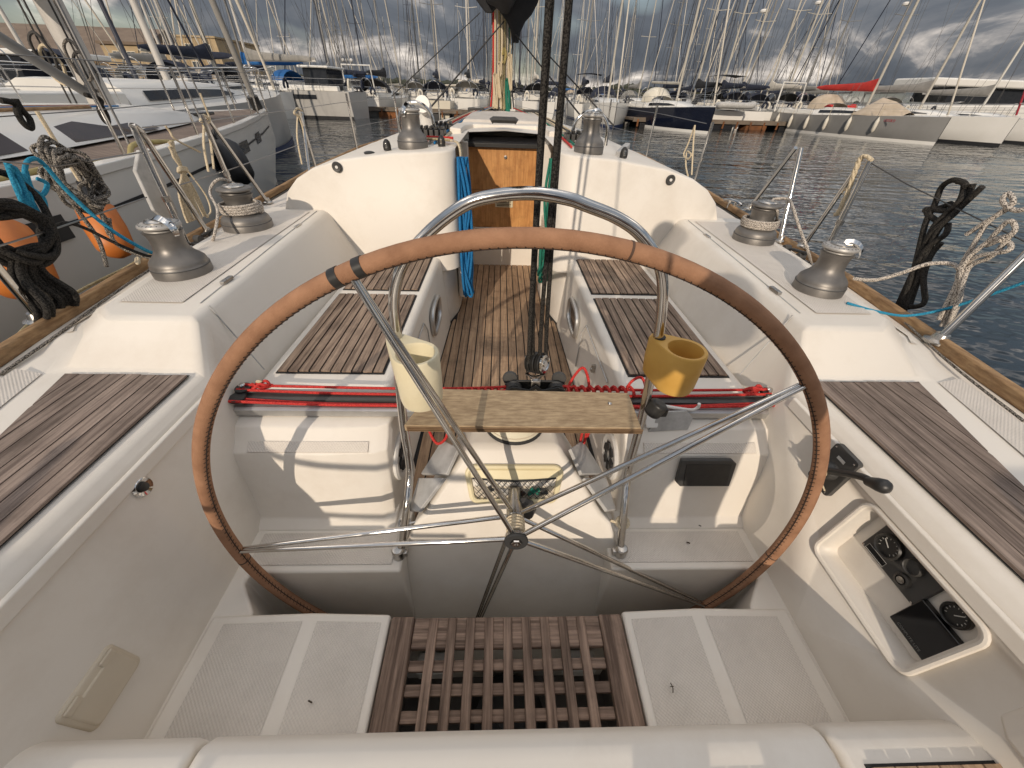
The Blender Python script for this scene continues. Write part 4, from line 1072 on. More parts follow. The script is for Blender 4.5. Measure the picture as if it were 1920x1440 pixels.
# grey plate on the right front locker
pl_ = thing('cover_plate', 'dark grey rectangular cover plate on the right front locker', 'plate', (.66, .775, .74))
a, b, c, d0 = (.572, .806, .775), (.742, .806, .775), (.748, .786, .690), (.582, .786, .690)
m = MB(); m.prism([Vector((.565, .792, .776)), Vector((.735, .792, .776)), Vector((.752, .788, .762)), Vector((.752, .766, .672)), Vector((.582, .766, .672)), Vector((.565, .771, .688))], (0, -.014, .003)); pp = m.build('frame', 'dark_grey', pl_, bevel=.003)
m = MB(); m.prism([Vector((.585, .7755, .764)), Vector((.735, .7755, .764)), Vector((.738, .7525, .682)), Vector((.590, .7525, .682))], (0, -.002, .0005)); m.build('lid', 'black_plastic', pp)

# ================================================================== teak grating
gr = thing('grating', 'weathered teak lattice grating at the helmsman\'s feet', 'grating', (0, .28, .48))
for s in (-1, 1):
    m = MB(); m.prism([(s*.333, .430, .474), (s*.268, .430, .474), (s*.268, -.02, .474), (s*.333, -.02, .474)][::s], (0, 0, .030)); m.build('side_rail', 'teak_grate', gr, bevel=.004, seg=2)
m = MB(); m.box(-.267, .267, .352, .428, .476, .4975); m.build('end_rail', 'teak_cross', gr, bevel=.003, seg=2)
for k in range(9):
    x = -.212+k*.053
    m = MB(); m.box(x-.0125, x+.0125, -.02, .426, .490, .503+random.uniform(-.0008, .0008)); m.build('slat', 'teak_grate', gr, bevel=.002, seg=1)
for Y in (.3155, .264, .212, .160, .108, .056):
    m = MB(); m.box(-.267, .267, Y-.0125, Y+.0125, .476, .4895); m.build('cross_slat', 'teak_cross', gr, bevel=.002, seg=1)
# ================================================================== rails, mast, lines of our own yacht
def bar(parent, name, pts, r, mt='stainless', n=10, sm=0):
    mm = MB(); mm.tube(spline(pts, sm) if sm else pts, r, n=n); return mm.build(name, mt, parent, smooth=60)
def foot(parent, p, r=.024):
    mm = MB(); mm.lathe([(r*1.25, -.002), (r*1.25, .006), (r*.8, .012), (r*.62, .03), (r*.60, .0305)], 16, Matrix.Translation(p)); mm.build('stanchion_foot', 'stainless_dull', parent)
def gate(a, b, top_a, top_b, loop):
    """stanchion with its raking brace, joined by a hooped top"""
    st = bar(yacht, 'stanchion', spline([a, a.lerp(top_a, .93), top_a + (Vector((0, 0, .012)) if loop else Vector((0, 0, 0))), top_b, top_b.lerp(b, .1), b], 4) if loop else [a, top_a], .0125, n=12)
    foot(yacht, a)
    if b is not None:
        foot(yacht, b)
        if not loop: bar(yacht, 'brace', [b, top_b], .0105, n=12)
    q = MB(); m_ = a.lerp(top_a, .45); q.tube([m_-Vector((0, 0, .012)), m_+Vector((0, 0, .012))], .0165, n=12); q.build('wire_ring', 'stainless_dull', st)
    return top_a
# left side
gate(Vector((-1.555, 1.87, 1.06)), Vector((-1.60, 2.10, 1.06)), P(252, 243, X=-1.575), P(264, 246, X=-1.60), True)
gate(Vector((-1.615, 2.48, 1.06)), Vector((-1.625, 2.80, 1.06)), P(377, 215, X=-1.62), P(388, 220, X=-1.63), False)
gate(Vector((-1.735, 3.95, 1.07)), Vector((-1.72, 3.75, 1.07)), P(560, 208, X=-1.74), P(566, 210, X=-1.74), False)
a = P(78, 600, z=1.062); t0 = P(-75, 420, X=-1.44); bar(yacht, 'stanchion', [a, t0], .0125, n=12); foot(yacht, a, .034)
# right side
gate(Vector((1.62, 2.20, 1.06)), P(1404, 392, X=1.66), P(1502, 278, X=1.61), P(1492, 277, X=1.61), False)
gate(Vector((1.575, 1.80, 1.06)), P(1506, 462, X=1.60), P(1632, 302, X=1.60), P(1605, 318, X=1.60), False)
a = P(1757, 640, z=1.062); a_right = a.copy(); t1 = P(1940, 462, X=1.60); bar(yacht, 'stanchion', [a, t1, t1+(t1-a)*.25], .0125, n=12); foot(yacht, a, .032)
gate(Vector((1.735, 3.75, 1.07)), None, Vector((1.74, 3.75, 1.56)), None, False)
# lifelines
for s in (-1, 1):
    for z in (1.535, 1.30):
        pts = [Vector((s*1.60, 2.0, z)), Vector((s*1.62, 2.5, z)), Vector((s*1.735, 3.85, z+.01)), Vector((s*1.80, 5.2, z+.03)), Vector((s*1.55, 7.0, z+.06)), Vector((s*.9, 8.9, z+.12)), Vector((s*.25, 10.1, z+.2))]
        if s > 0: pts = pts[2:]
        bar(yacht, 'lifeline', pts, .0028, 'wire', n=5)
    for Y in (5.3, 6.8, 8.3):
        bar(yacht, 'stanchion', [(s*(xe(Y)-.03), Y, 1.06+.02*(Y-3)), (s*(xe(Y)-.03), Y, 1.60+.02*(Y-3))], .012)
bar(yacht, 'lifeline', [P(-30, 300, X=-1.52), P(105, 312, X=-1.56), Vector((-1.60, 2.0, 1.45))], .0028, 'wire', n=5)
bar(yacht, 'lifeline', [P(-30, 470, X=-1.47), P(100, 430, X=-1.52), P(275, 370, X=-1.575)], .0028, 'wire', n=5)
bar(yacht, 'lifeline', [t1, P(1700, 345, X=1.62), P(1632, 305, X=1.60)], .0022, 'wire_dark', n=5)
# pushpit round the stern, behind the camera (it throws the line shadows on the helm)
pts = [Vector((-1.30, -.40, 1.46)), Vector((-1.22, -.70, 1.46)), Vector((-1.05, -.90, 1.46)), Vector((-.55, -.95, 1.46))]
bar(yacht, 'pushpit', pts, .0125, sm=6)
pts2 = [Vector((x, y, z-.22)) for x, y, z in pts]
bar(yacht, 'pushpit', pts2, .011, sm=6)
bar(yacht, 'pushpit', [t1+(t1-a_right)*.25, Vector((1.52, .5, 1.60)), Vector((1.30, -.35, 1.63)), Vector((1.12, -.80, 1.63)), Vector((.75, -.92, 1.63))], .0125, sm=6)
for x, y in ((-1.22, -.70), (-.80, -.93), (1.30, -.35), (.75, -.92)):
    bar(yacht, 'stanchion', [(x, y, 1.03), (x, y, 1.46 if x < 0 else 1.63)], .0125)
# backstay
bar(yacht, 'backstay', [(0, -.85, 1.05), (0, 7.3, 15.5)], .005, 'wire', n=5)

# mast with its lines, boom and sail cover
MX, MY = -.035, 7.5
mast = bar(yacht, 'mast', [(MX, MY, 1.42), (MX, MY-.02, 16.5)], .085, 'alu_mast', n=20)
bar(yacht, 'mast_collar', [(MX, MY, 1.46), (MX, MY, 1.52)], .13, 'dark_grey', n=20)
for k, (dx, dy, mt, r, zt) in enumerate(((-.13, -.05, 'rope_red', .014, 6), (-.10, -.09, 'rope_cream', .016, 6), (-.05, -.11, 'rope_olive', .018, 6), (.0, -.115, 'rope_cream', .016, 6), (.04, -.11, 'rope_olive', .020, 6), (.08, -.10, 'rope_speckle', .013, 6), (.115, -.06, 'rope_green', .012, 6), (.13, -.03, 'rope_cream', .013, 6), (-.16, .0, 'rope_grey', .010, 6), (.16, .03, 'rope_dark', .012, 6))):
    zt = 6
    q = MB(); q.tube(spline([(MX+dx*1.3, MY+dy*1.4, 1.50), (MX+dx*1.0, MY+dy, 1.85), (MX+dx*.95+random.uniform(-.015, .015), MY+dy, 2.3), (MX+dx*.9, MY+dy, 3.0), (MX+dx*.6, MY+dy, zt)], 5), r, n=7); q.build('halyard', mt, yacht, smooth=60)
q = MB(); q.tube(spline([(MX+.02, MY-.13, 2.15), (MX+.04, MY-.15, 2.22), (MX+.06, MY-.14, 2.14), (MX+.03, MY-.14, 2.05)], 5), .022, n=7); q.build('halyard_tail', 'hose_yellow', yacht)
for dx, mt, zz in ((-.09, 'rope_cream', 1.72), (.02, 'rope_olive', 1.70), (.10, 'rope_green', 1.66), (.13, 'rope_cream', 1.95), (-.02, 'rope_cream', 1.85)):
    q = MB()
    for k in range(3):
        q.tube(spline([(MX+dx+.03*math.cos(t*1.2+k), MY-.14-.01*k, zz+.22*math.sin(t*1.25+k*.4)) for t in range(7)], 4), .012, n=6)
    q.build('halyard_coil', mt, yacht)
q = MB()
secs = []
for Y, w, h, z in ((7.38, .16, .26, 2.86), (7.2, .30, .34, 2.92), (6.6, .27, .32, 3.0), (5.0, .22, .27, 3.05), (3.0, .17, .22, 3.05), (1.2, .10, .15, 3.03)):
    secs.append([Vector((MX+w*math.cos(a)*(1+.12*math.sin(3*a+Y)), Y, z+h*math.sin(a)*(1+.10*math.sin(5*a+Y*2)))) for a in [2*math.pi*k/20 for k in range(20)]])
q.loft(secs); q.build('sail_cover', 'canvas_black', yacht, smooth=60)
bar(yacht, 'boom', [(MX, 7.42, 2.86), (MX, .75, 3.02)], .055, 'alu', n=14)
# folds of the cover hanging below the gooseneck
q = MB()
secs = [[Vector((MX+.20+.26*math.cos(a)*f, 7.30+.06*math.sin(a), zz)) for a in [2*math.pi*k/12 for k in range(12)]] for zz, f in ((2.85, 1.3), (2.70, 1.15), (2.58, .85), (2.50, .50), (2.40, .28), (2.28, .18))]
q.loft(secs); q.build('cover_fold', 'canvas_black', yacht, smooth=60)
q = MB()
secs = [[Vector((MX-.18+.20*math.cos(a)*f, 7.30+.05*math.sin(a), zz)) for a in [2*math.pi*k/12 for k in range(12)]] for zz, f in ((2.85, 1.2), (2.72, 1.0), (2.64, .6), (2.58, .25))]
q.loft(secs); q.build('cover_fold', 'canvas_black', yacht, smooth=60)
for (p, qx) in (((945, 40), (806, 203)), ((900, 24), (735, 180)), ((965, 62), (1115, 250)), ((1018, 92), (1150, 235))):
    bar(yacht, 'rigging_line', [P(*p, Y=7.3), P(*qx, Y=4.6)], .009 if p[0] != 900 else .006, 'rope_dark', n=6)
for s in (-1, 1):
    bar(yacht, 'shroud', [(s*1.55, 6.9, 1.12), (s*.85, 7.3, 8.5), (MX, 7.48, 15.5)], .005, 'wire', n=5)
    bar(yacht, 'shroud', [(s*1.50, 6.7, 1.12), (MX, 7.4, 8.4)], .005, 'wire', n=5)
bar(yacht, 'forestay', [(0, 10.3, 1.25), (MX, 7.55, 15.8)], .02, 'canvas_navy', n=8)

# cabin-top gear: clutches, organisers, running lines, hoops
def clutch_bank(c, n, label):
    t = thing('rope_clutch_bank', label, 'rope clutches', c, 'rope clutch banks')
    for k in range(n):
        x = c[0]+(k-(n-1)/2)*.036
        q = MB(); q.box(x-.014, x+.014, c[1]-.07, c[1]+.07, c[2], c[2]+.055); b = q.build('clutch', 'dark_grey', t, bevel=.006, seg=2)
        q = MB(); q.box(x-.009, x+.009, c[1]-.075, c[1]+.02, c[2]+.056, c[2]+.074); q.build('lever', 'black_plastic', b, bevel=.003, seg=1)
def ztop2(x, Y): return 1.468-.05*min(abs(x), 1.05) if abs(x) < .6 else 1.438-.178*(abs(x)-.6)
for px, py, n, lab, Y in ((806, 247, 6, 'row of grey rope clutches on the cabin top behind the left winch', 3.05), (828, 231, 5, 'second row of grey rope clutches further forward on the left cabin top', 3.55), (1210, 258, 5, 'row of grey rope clutches on the cabin top beside the right winch', 3.05)):
    if px == 1210: px = 1082
    c = P(px, py, Y=Y); clutch_bank((c.x, Y, ztop(abs(c.x))+.002), n, lab)
for s in (-1, 1):
    for k in range(6):
        x0 = s*(.40+.036*k)
        mt = ('rope_cream', 'rope_blue', 'rope_speckle', 'rope_red', 'rope_cream', 'rope_grey')[k] if s < 0 else ('rope_red', 'rope_green', 'rope_speckle', 'rope_cream', 'rope_dark', 'rope_cream')[k]
        pts = [(x0*.98, 2.62, ztop(abs(x0))+.012), (x0, 3.05, ztop(abs(x0))+.016), (x0, 3.6, ztop(abs(x0))+.02), (s*(.34+.03*k), 4.4, 1.495), (s*(.24+.028*k), 5.7, 1.52), (s*(.16+.02*k), 7.2, 1.52)]
        bar(yacht, 'running_line', [Vector(p) for p in pts], .007, mt, n=6, sm=5)
    q = MB(); q.box(min(s*.24, s*.44), max(s*.24, s*.44), 5.6, 5.72, 1.50, 1.55); q.build('organiser', 'black_plastic', yacht, bevel=.01)
for (a_, b_, t_, lab) in (((752, 253), (815, 253), (787, 192), 'left'), ((1072, 262), (1137, 262), (1103, 208), 'right')):
    A, B_ = P(*a_, Y=3.15), P(*b_, Y=3.15); T = P(*t_, Y=3.15)
    r_ = (B_.x-A.x)/2; cx = (A.x+B_.x)/2
    pts = [Vector((A.x, 3.15, ztop(abs(A.x))))] + [Vector((cx-r_*math.cos(rad(t)), 3.15, T.z-r_+r_*math.sin(rad(t)))) for t in range(0, 181, 15)] + [Vector((B_.x, 3.15, ztop(abs(B_.x))))]
    bar(yacht, 'vent_guard', pts, .012)
    if lab == 'right': continue
    vx = P(800, 235, Y=3.3).x
    q = MB(); q.tube(spline([(vx, 3.32, 1.40), (vx, 3.32, 1.52), (vx, 3.29, 1.60), (vx, 3.20, 1.625)], 6), .05, n=16, radii=None); q.build('ventilator', 'white_plastic', yacht, smooth=60)
# red tape line across the left wing top
bar(yacht, 'running_line', [P(800, 257, Y=2.75), P(850, 259, Y=2.75)], .008, 'rope_red', n=6)
# grey handrail on the right wing
q = MB(); q.box(-.02, .02, 0, .55, 0, .035, Matrix.Translation((.66, 2.52, ztop(.70)-.002)) @ Matrix.Rotation(rad(-20), 4, 'Z')); q.build('grab_rail', 'grey_plate', yacht, bevel=.008)

# ---------------- rope bundles beside the companionway
def bundle(name, label, x, Y, z0, z1, mt, n, spread=.05, group=None):
    t = thing(name, label, 'rope coil', (x, Y, z0))
    for k in range(n):
        u = (k/(n-1)-.5)*spread*2 if n > 1 else 0
        q = MB(); q.tube(spline([(x+random.uniform(-.03, .03), Y+u*.5, z1+.01), (x+random.uniform(-.034, .034), Y+u+random.uniform(-.01, .01), lerp(z1, z0, .3)), (x+random.uniform(-.034, .034), Y+u*1.2+random.uniform(-.01, .01), lerp(z1, z0, .7)), (x+random.uniform(-.03, .03), Y+u, z0+random.uniform(-.03, .03)), (x+.02*random.choice((-1, 1)), Y+u+.02, z0+.03), (x+random.uniform(-.034, .034), Y+u*.9+.015, lerp(z1, z0, .6))], 5), .0085, n=7)
        q.build('strand', mt, t, smooth=60)
    return t
bundle('rope_coil', 'blue halyard tails hanging in a bundle left of the companionway', -.248, 2.42, .62, 1.40, 'rope_blue', 13, .05)
bundle('rope_coil', 'green rope tails hanging right of the companionway door', .268, 2.50, .70, 1.40, 'rope_green', 6, .04)
for k, mt in enumerate(('rope_cream', 'rope_speckle', 'rope_cream', 'rope_olive')):
    bar(yacht, 'running_line', [(-.42-.05*k, 2.75, ztop(.42)+.02), (-.33-.015*k, 2.62, ztop(.33)+.022), (-.272, 2.50+.02*k, ztop(.29)+.005), (-.262, 2.48+.02*k, 1.34), (-.262, 2.47+.02*k, 1.10)], .006, mt, n=6, sm=5)
fl = thing('flare', 'small red object tucked in the bin left of the companionway', 'canister', (-.29, 2.62, .80))
q = MB(); q.lathe([(.022, 0), (.022, .08), (.016, .09), (.0001, .092)], 16, Matrix.Translation((-.292, 2.60, .78))); q.build('body', 'rope_red', fl)
q = MB(); q.lathe([(.012, .09), (.012, .10), (.0001, .101)], 12, Matrix.Translation((-.292, 2.60, .78))); q.build('cap', 'white_plastic', fl)
wh = thing('crank', 'black winch handle stowed right of the companionway', 'winch handle', (.30, 2.60, .84))
q = MB(); q.tube([P(1048, 468, Y=2.36), P(1062, 475, Y=2.32)], .016, n=12); q.build('grip', 'black_plastic', wh)
q = MB(); q.tube([P(1040, 462, Y=2.40), P(1050, 469, Y=2.36)], .010, n=10); q.build('arm', 'stainless_dull', wh)

# ---------------- coils hanging on the rails
def coil(t, nm, mt, c, u, v, ru, rv, n, r, jit=.012, turnsn=1):
    u = Vector(u).normalized(); v = Vector(v).normalized(); w = u.cross(v)
    for k in range(n):
        f = .55+.5*k/max(n-1, 1)
        oc = Vector(c)+w*random.uniform(-jit, jit)+u*random.uniform(-jit, jit)*.5
        pts = [oc+u*(ru*f*math.cos(a)+random.uniform(-jit, jit)*.35)+v*(rv*(.8+.2*f)*math.sin(a)+random.uniform(-jit, jit)*.35)+w*random.uniform(-jit, jit)*.8 for a in [2*math.pi*i/12 for i in range(12)]]
        q = MB(); q.tube(spline(pts, 4, True), r, n=7, closed=True); q.build(nm, mt, t, smooth=60)
# grey speckled coil, left
gc = thing('rope_coil', 'grey speckled rope coil hanging on the left lifeline above the orange fender', 'rope coil', P(150, 400, X=-1.60))
c0 = P(140, 335, X=-1.60); ax = (P(190, 400, X=-1.60)-P(95, 285, X=-1.60)); wd = Vector((0, 1, .25))
coil(gc, 'turn', 'rope_grey', c0, ax, wd, ax.length*.52, .070, 12, .0066, .03)
for pts in ([P(185, 395, X=-1.60), P(205, 420, X=-1.60), P(212, 450, X=-1.58), P(240, 470, X=-1.56), P(285, 485, X=-1.48), P(300, 495, z=1.07)], [P(130, 370, X=-1.60), P(150, 400, X=-1.62), P(185, 450, X=-1.62), P(200, 500, X=-1.60)], [P(190, 400, X=-1.60), P(205, 440, X=-1.60), P(205, 410, X=-1.61)]):
    q = MB(); q.tube(spline(pts, 6), .0072, n=7); q.build('tail', 'rope_grey', gc, smooth=60)
# black coil, left
bc = thing('rope_coil', 'thick black rope coil hanging on the left pushpit', 'rope coil', P(60, 560, X=-1.52))
c0 = P(38, 440, X=-1.52); coil(bc, 'turn', 'rope_black', c0, Vector((0, .15, -1)), Vector((0, 1, .1)), .095, .085, 8, .0105, .02)
for k in range(9):
    px0 = 26+5*k; dx_ = random.uniform(-.03, .03)
    q = MB(); q.tube(spline([P(px0, 468+2*k, X=-1.52), P(px0+10+3*(k-4), 520+random.uniform(-6, 6), X=-1.53+dx_*.6), P(66+9*k, 580-4*k, X=-1.50+dx_), P(70+9*k, 604-4*k, X=-1.52+dx_)], 5), .0088, n=7); q.build('hank', 'rope_black', bc, smooth=60)
q = MB(); q.tube(spline([P(30, 470, X=-1.50), P(55, 478, X=-1.49), P(90, 482, X=-1.50), P(106, 470, X=-1.51), P(100, 430, X=-1.51), P(70, 370, X=-1.53), P(20, 330, X=-1.55), P(-20, 320, X=-1.56)], 6), .010, n=7); q.build('tail', 'rope_black', bc, smooth=60)
q = MB(); q.tube(spline([P(100, 425, X=-1.54), P(125, 418, X=-1.55), P(160, 428, X=-1.55), P(215, 455, X=-1.52), P(270, 478, X=-1.46), P(298, 482, z=1.09)], 6), .006, n=7); q.build('tail', 'rope_black', bc, smooth=60)
# bright blue line, left
bl = thing('rope_hank', 'bright blue line knotted on the left lifeline and led to the aft winch', 'rope', P(60, 400, X=-1.54))
for pts, r in tuple(([P(12+5*k, 305+3*k, X=-1.54+.01*(k % 2)), P(28+6*k, 345+random.uniform(-4, 4), X=-1.53-.012*(k % 2)), P(44+6*k, 385, X=-1.53), P(52+5*k, 402+4*k, X=-1.54)], .0065) for k in range(4)) + (([P(40, 380, X=-1.54), P(70, 405, X=-1.53), P(85, 400, X=-1.54), P(80, 370, X=-1.54), P(50, 345, X=-1.54), P(48, 310, X=-1.55), P(60, 298, X=-1.55), P(80, 306, X=-1.55), P(130, 362, X=-1.55), P(200, 425, X=-1.52), P(265, 465, X=-1.45), P(296, 478, z=1.10)], .0065),
               ([P(60, 380, X=-1.54), P(85, 425, X=-1.52), P(100, 450, X=-1.51)], .008), ([P(48, 320, X=-1.55), P(60, 355, X=-1.55), P(80, 365, X=-1.55), P(88, 345, X=-1.55), P(70, 335, X=-1.55)], .0065), ([P(40, 360, X=-1.54), P(45, 385, X=-1.54), P(58, 388, X=-1.55)], .007)):
    q = MB(); q.tube(spline(pts, 6), r, n=8); q.build('line', 'rope_cyan', bl, smooth=60)
# cream coil, left
cc_ = thing('rope_coil', 'cream rope coil hanging between the left stanchions', 'rope coil', P(350, 400, X=-1.66))
for k in range(11):
    a0 = 318+random.uniform(-5, 8)
    q = MB(); q.tube(spline([P(a0, 268+random.uniform(-6, 8), X=-1.655), P(330+random.uniform(-5, 5), 295, X=-1.65), P(342+random.uniform(-3, 3), 318, X=-1.65), P(335+k*3.2, 360, X=-1.655), P(345+k*4.2, 400+random.uniform(-4, 6), X=-1.66), P(352+k*3.8, 418-k*1.5, X=-1.66)], 5), .0048, n=6); q.build('strand', 'rope_cream', cc_, smooth=60)
for k in range(4):
    q = MB(); q.tube([P(342+9*math.cos(t*math.pi/5), 316+k*2+3*math.sin(t*math.pi/5), X=-1.645-.012*math.sin(t*math.pi/5)) for t in range(10)], .0045, n=6, closed=True); q.build('whipping', 'rope_cream', cc_, smooth=60)
q = MB(); q.tube(spline([P(310, 236, X=-1.65), P(318, 246, X=-1.65), P(330, 262, X=-1.65), P(375, 285, X=-1.66)], 5), .005, n=6)
q.tube(spline([P(352, 320, X=-1.655), P(385, 365, X=-1.66), P(395, 395, X=-1.66), P(388, 405, X=-1.66)], 5), .004, n=6); q.build('tail', 'rope_cream', cc_, smooth=60)
# cream strop on the third stanchion and a hank further forward
for (x_, y_, X_) in ((383, 222, -1.625), (558, 208, -1.74)):
    t = tag(MB().tube(spline([P(x_-6, y_+2, X=X_), P(x_, y_-5, X=X_), P(x_+9, y_+2, X=X_), P(x_+4, y_+9, X=X_), P(x_-5, y_+6, X=X_)], 5, True), .008, n=7, closed=True).tube(spline([P(x_, y_+6, X=X_), P(x_+10, y_+35, X=X_), P(x_+18, y_+95, X=X_)], 5), .006, n=6).tube(spline([P(x_, y_+6, X=X_), P(x_-1, y_+50, X=X_), P(x_+8, y_+100, X=X_)], 5), .006, n=6).build('rope_strop', 'rope_cream', None, smooth=60),
            'cream strop tied to the stanchion nearest the cream coil' if x_ < 500 else 'cream strop tied to the far left stanchion by the cabin', 'rope')
# right side: black hank
bh = thing('rope_hank', 'black rope hank standing out over the right toe rail', 'rope coil', P(1690, 580, X=1.60))
for pts in ([(1690, 575), (1715, 500), (1735, 420), (1752, 385), (1765, 352), (1785, 338), (1805, 342), (1812, 350)], [(1680, 580), (1712, 510), (1748, 430), (1775, 400), (1800, 375), (1808, 345), (1795, 340)], [(1700, 580), (1722, 500), (1745, 440), (1790, 400), (1815, 365), (1824, 345)], [(1705, 575), (1730, 500), (1760, 430), (1800, 390), (1842, 350)], [(1695, 585), (1705, 530), (1735, 470), (1772, 440), (1778, 420)], [(1735, 560), (1732, 520), (1745, 480), (1765, 455)], [(1735, 395), (1740, 392), (1780, 395), (1782, 382), (1768, 388), (1737, 397), (1758, 415)], [(1735, 560), (1728, 572), (1700, 575), (1640, 565), (1590, 540)]):
    q = MB(); q.tube(spline([P(x, y, X=1.62+random.uniform(-.012, .012)) for x, y in pts], 6), .0095, n=8); q.build('strand', 'rope_black', bh, smooth=60)
gh = thing('rope_hank', 'pale speckled rope hank hanging on the right lifeline', 'rope coil', P(1775, 605, X=1.56))
for pts in ([(1765, 612), (1790, 560), (1800, 505), (1825, 460), (1850, 420), (1880, 395), (1900, 380), (1890, 362), (1880, 378), (1905, 395), (1940, 385)], [(1775, 615), (1800, 560), (1805, 500), (1850, 455), (1895, 440), (1903, 425), (1890, 415), (1860, 445), (1850, 460), (1885, 445)], [(1760, 600), (1790, 540), (1808, 500), (1835, 480), (1890, 470), (1892, 455), (1870, 450)], [(1780, 608), (1802, 545), (1818, 500), (1860, 480), (1900, 435)], [(1798, 500), (1808, 512), (1815, 500)], [(1812, 440), (1850, 415), (1890, 392)], [(1600, 522), (1640, 525), (1690, 512), (1740, 495), (1785, 495), (1800, 508)]):
    q = MB(); q.tube(spline([P(x, y, X=1.58+random.uniform(-.012, .012) if x > 1760 else interp([(1600, 1.40), (1760, 1.57)], x)) for x, y in pts], 6), .0072, n=8); q.build('strand', 'rope_speckle', gh, smooth=60)
rope('cord', 'thin teal line led from the right side deck out over the rail', 'rope', [P(1588, 568, z=1.142), P(1640, 583, z=1.128), P(1700, 592, z=1.10), P(1770, 580, X=1.56), P(1850, 555, X=1.60), P(1960, 515, X=1.64)], .0048, 'rope_cyan')
# cream rope end on the right gate
re = thing('rope_end', 'frayed cream rope end tied over the right gate stanchion', 'rope', P(1570, 440, X=1.60))
for ph in (0, 2.1, 4.2):
    base = spline([P(1634, 300, X=1.59), P(1622, 292, X=1.585), P(1612, 300, X=1.585), P(1602, 325, X=1.59), P(1590, 360, X=1.60), P(1572, 398, X=1.61), P(1566, 402, X=1.61)], 7)
    q = MB(); q.tube([p+Vector((.005*math.cos(i*.55+ph), .005*math.sin(i*.55+ph), 0)) for i, p in enumerate(base)], .0065, n=7); q.build('strand', 'rope_cream', re, smooth=60)
q = MB(); q.tube(spline([P(1590, 352, X=1.60), P(1580, 358, X=1.60), P(1578, 362, X=1.60)], 4), .006, n=6, radii=None); q.build('frayed_strand', 'rope_cream', re)
# white line on the forward right stanchion
rope('mooring_tail', 'cream looped line hanging at the right stanchion by the cabin', 'rope', [P(1303, 235, X=1.70), P(1290, 270, X=1.70), P(1282, 290, X=1.69), P(1290, 298, X=1.69), P(1296, 290, X=1.69), P(1288, 285, X=1.69), P(1286, 310, X=1.69), P(1290, 330, X=1.68)], .007, 'rope_cream')
rope('mooring_tail', 'straight cream line hanging down beside the looped line', 'rope', [P(1303, 235, X=1.70), P(1300, 270, X=1.70), P(1297, 328, X=1.70)], .007, 'rope_cream')
# lines lying on the left side deck
rope('deck_line', 'grey braided line lying along the left side deck', 'rope', [P(0, 702, z=1.045), P(90, 640, z=1.052), P(170, 582, z=1.060), P(240, 532, z=1.063), P(290, 500, z=1.066)], .0045, 'rope_grey')
rope('deck_line', 'olive line running along the inside of the left toe rail', 'rope', [P(-20, 690, z=1.056), P(20, 645, z=1.06), P(65, 600, z=1.064), P(150, 545, z=1.066), P(230, 505, z=1.068), P(262, 487, z=1.08), P(330, 452, z=1.07), P(420, 405, z=1.07), P(500, 362, z=1.068)], .0055, 'rope_olive')
q = MB()
for k in range(3): q.tube(spline([P(258+3*math.cos(t), 487+4*math.sin(t)+k*2, z=1.085) for t in (0, 1.2, 2.4, 3.6, 4.8)], 4, True), .005, n=6, closed=True)
tag(q.build('lashing', 'rope_cream', None, smooth=60), 'small white lashing knotted on the left toe rail beside the aft winch', 'rope')
rope('deck_line', 'thin dark line lying along the inside of the right toe rail', 'rope', [P(1590, 520, z=1.062), P(1680, 590, z=1.060), P(1780, 680, z=1.056), P(1920, 790, z=1.050)], .004, 'rope_grey')
# cleat on the right toe rail near the cabin
cl_ = thing('cleat', 'stainless mooring cleat on the right side deck', 'cleat', P(1372, 385, z=1.07))
c = P(1372, 385, z=1.085)
q = MB(); q.tube(spline([c+Vector((-.02, .09, .02)), c+Vector((-.01, .04, .032)), c+Vector((.01, -.04, .032)), c+Vector((.02, -.09, .02))], 5), .009, n=8); q.build('horn', 'stainless', cl_)
for dy in (.03, -.03):
    q = MB(); q.tube([c+Vector((-.2*dy, dy, -.03)), c+Vector((-.2*dy, dy, .03))], .010, n=8); q.build('post', 'stainless', cl_)

# ---------------- the photographer, standing on the swim platform behind the bench
mat('skin', (0.52, 0.31, 0.22), (0.46, 0.27, 0.19), rough=0.5, scale=9)
mat('jacket', (0.05, 0.06, 0.08), (0.04, 0.045, 0.06), rough=0.9, scale=9)
mat('trousers', (0.09, 0.085, 0.08), (0.07, 0.066, 0.06), rough=0.9, scale=9)
mat('hair', (0.05, 0.035, 0.025), rough=0.8, scale=30)
per = thing('person', 'person standing behind the camera whose shadow falls across the right of the cockpit', 'person', (.215, -.66, .58))
def skin(name, mt, verts, edges, radii, root=0, sub=2):
    me = bpy.data.meshes.new(name); me.from_pydata([tuple(v) for v in verts], edges, []); me.update()
    o = bpy.data.objects.new(name, me); COL.objects.link(o)
    sk = o.modifiers.new('skin', 'SKIN'); sk.use_smooth_shade = True
    if not me.skin_vertices: 
        pass
    for i, r in enumerate(radii):
        me.skin_vertices[0].data[i].radius = (r, r) if not isinstance(r, tuple) else r
        me.skin_vertices[0].data[i].use_root = (i == root)
    ss = o.modifiers.new('sub', 'SUBSURF'); ss.levels = sub; ss.render_levels = sub
    bpy.context.view_layer.update()
    me2 = bpy.data.meshes.new_from_object(o.evaluated_get(bpy.context.evaluated_depsgraph_get()))
    bpy.data.objects.remove(o)
    me2.materials.clear(); me2.materials.append(MAT[mt])
    o2 = bpy.data.objects.new(name, me2); COL.objects.link(o2); attach(o2, per)
    return o2
B0 = Vector((.215, -.66, .58))
def bp_(x, y, z): return B0 + Vector((x, y, z))
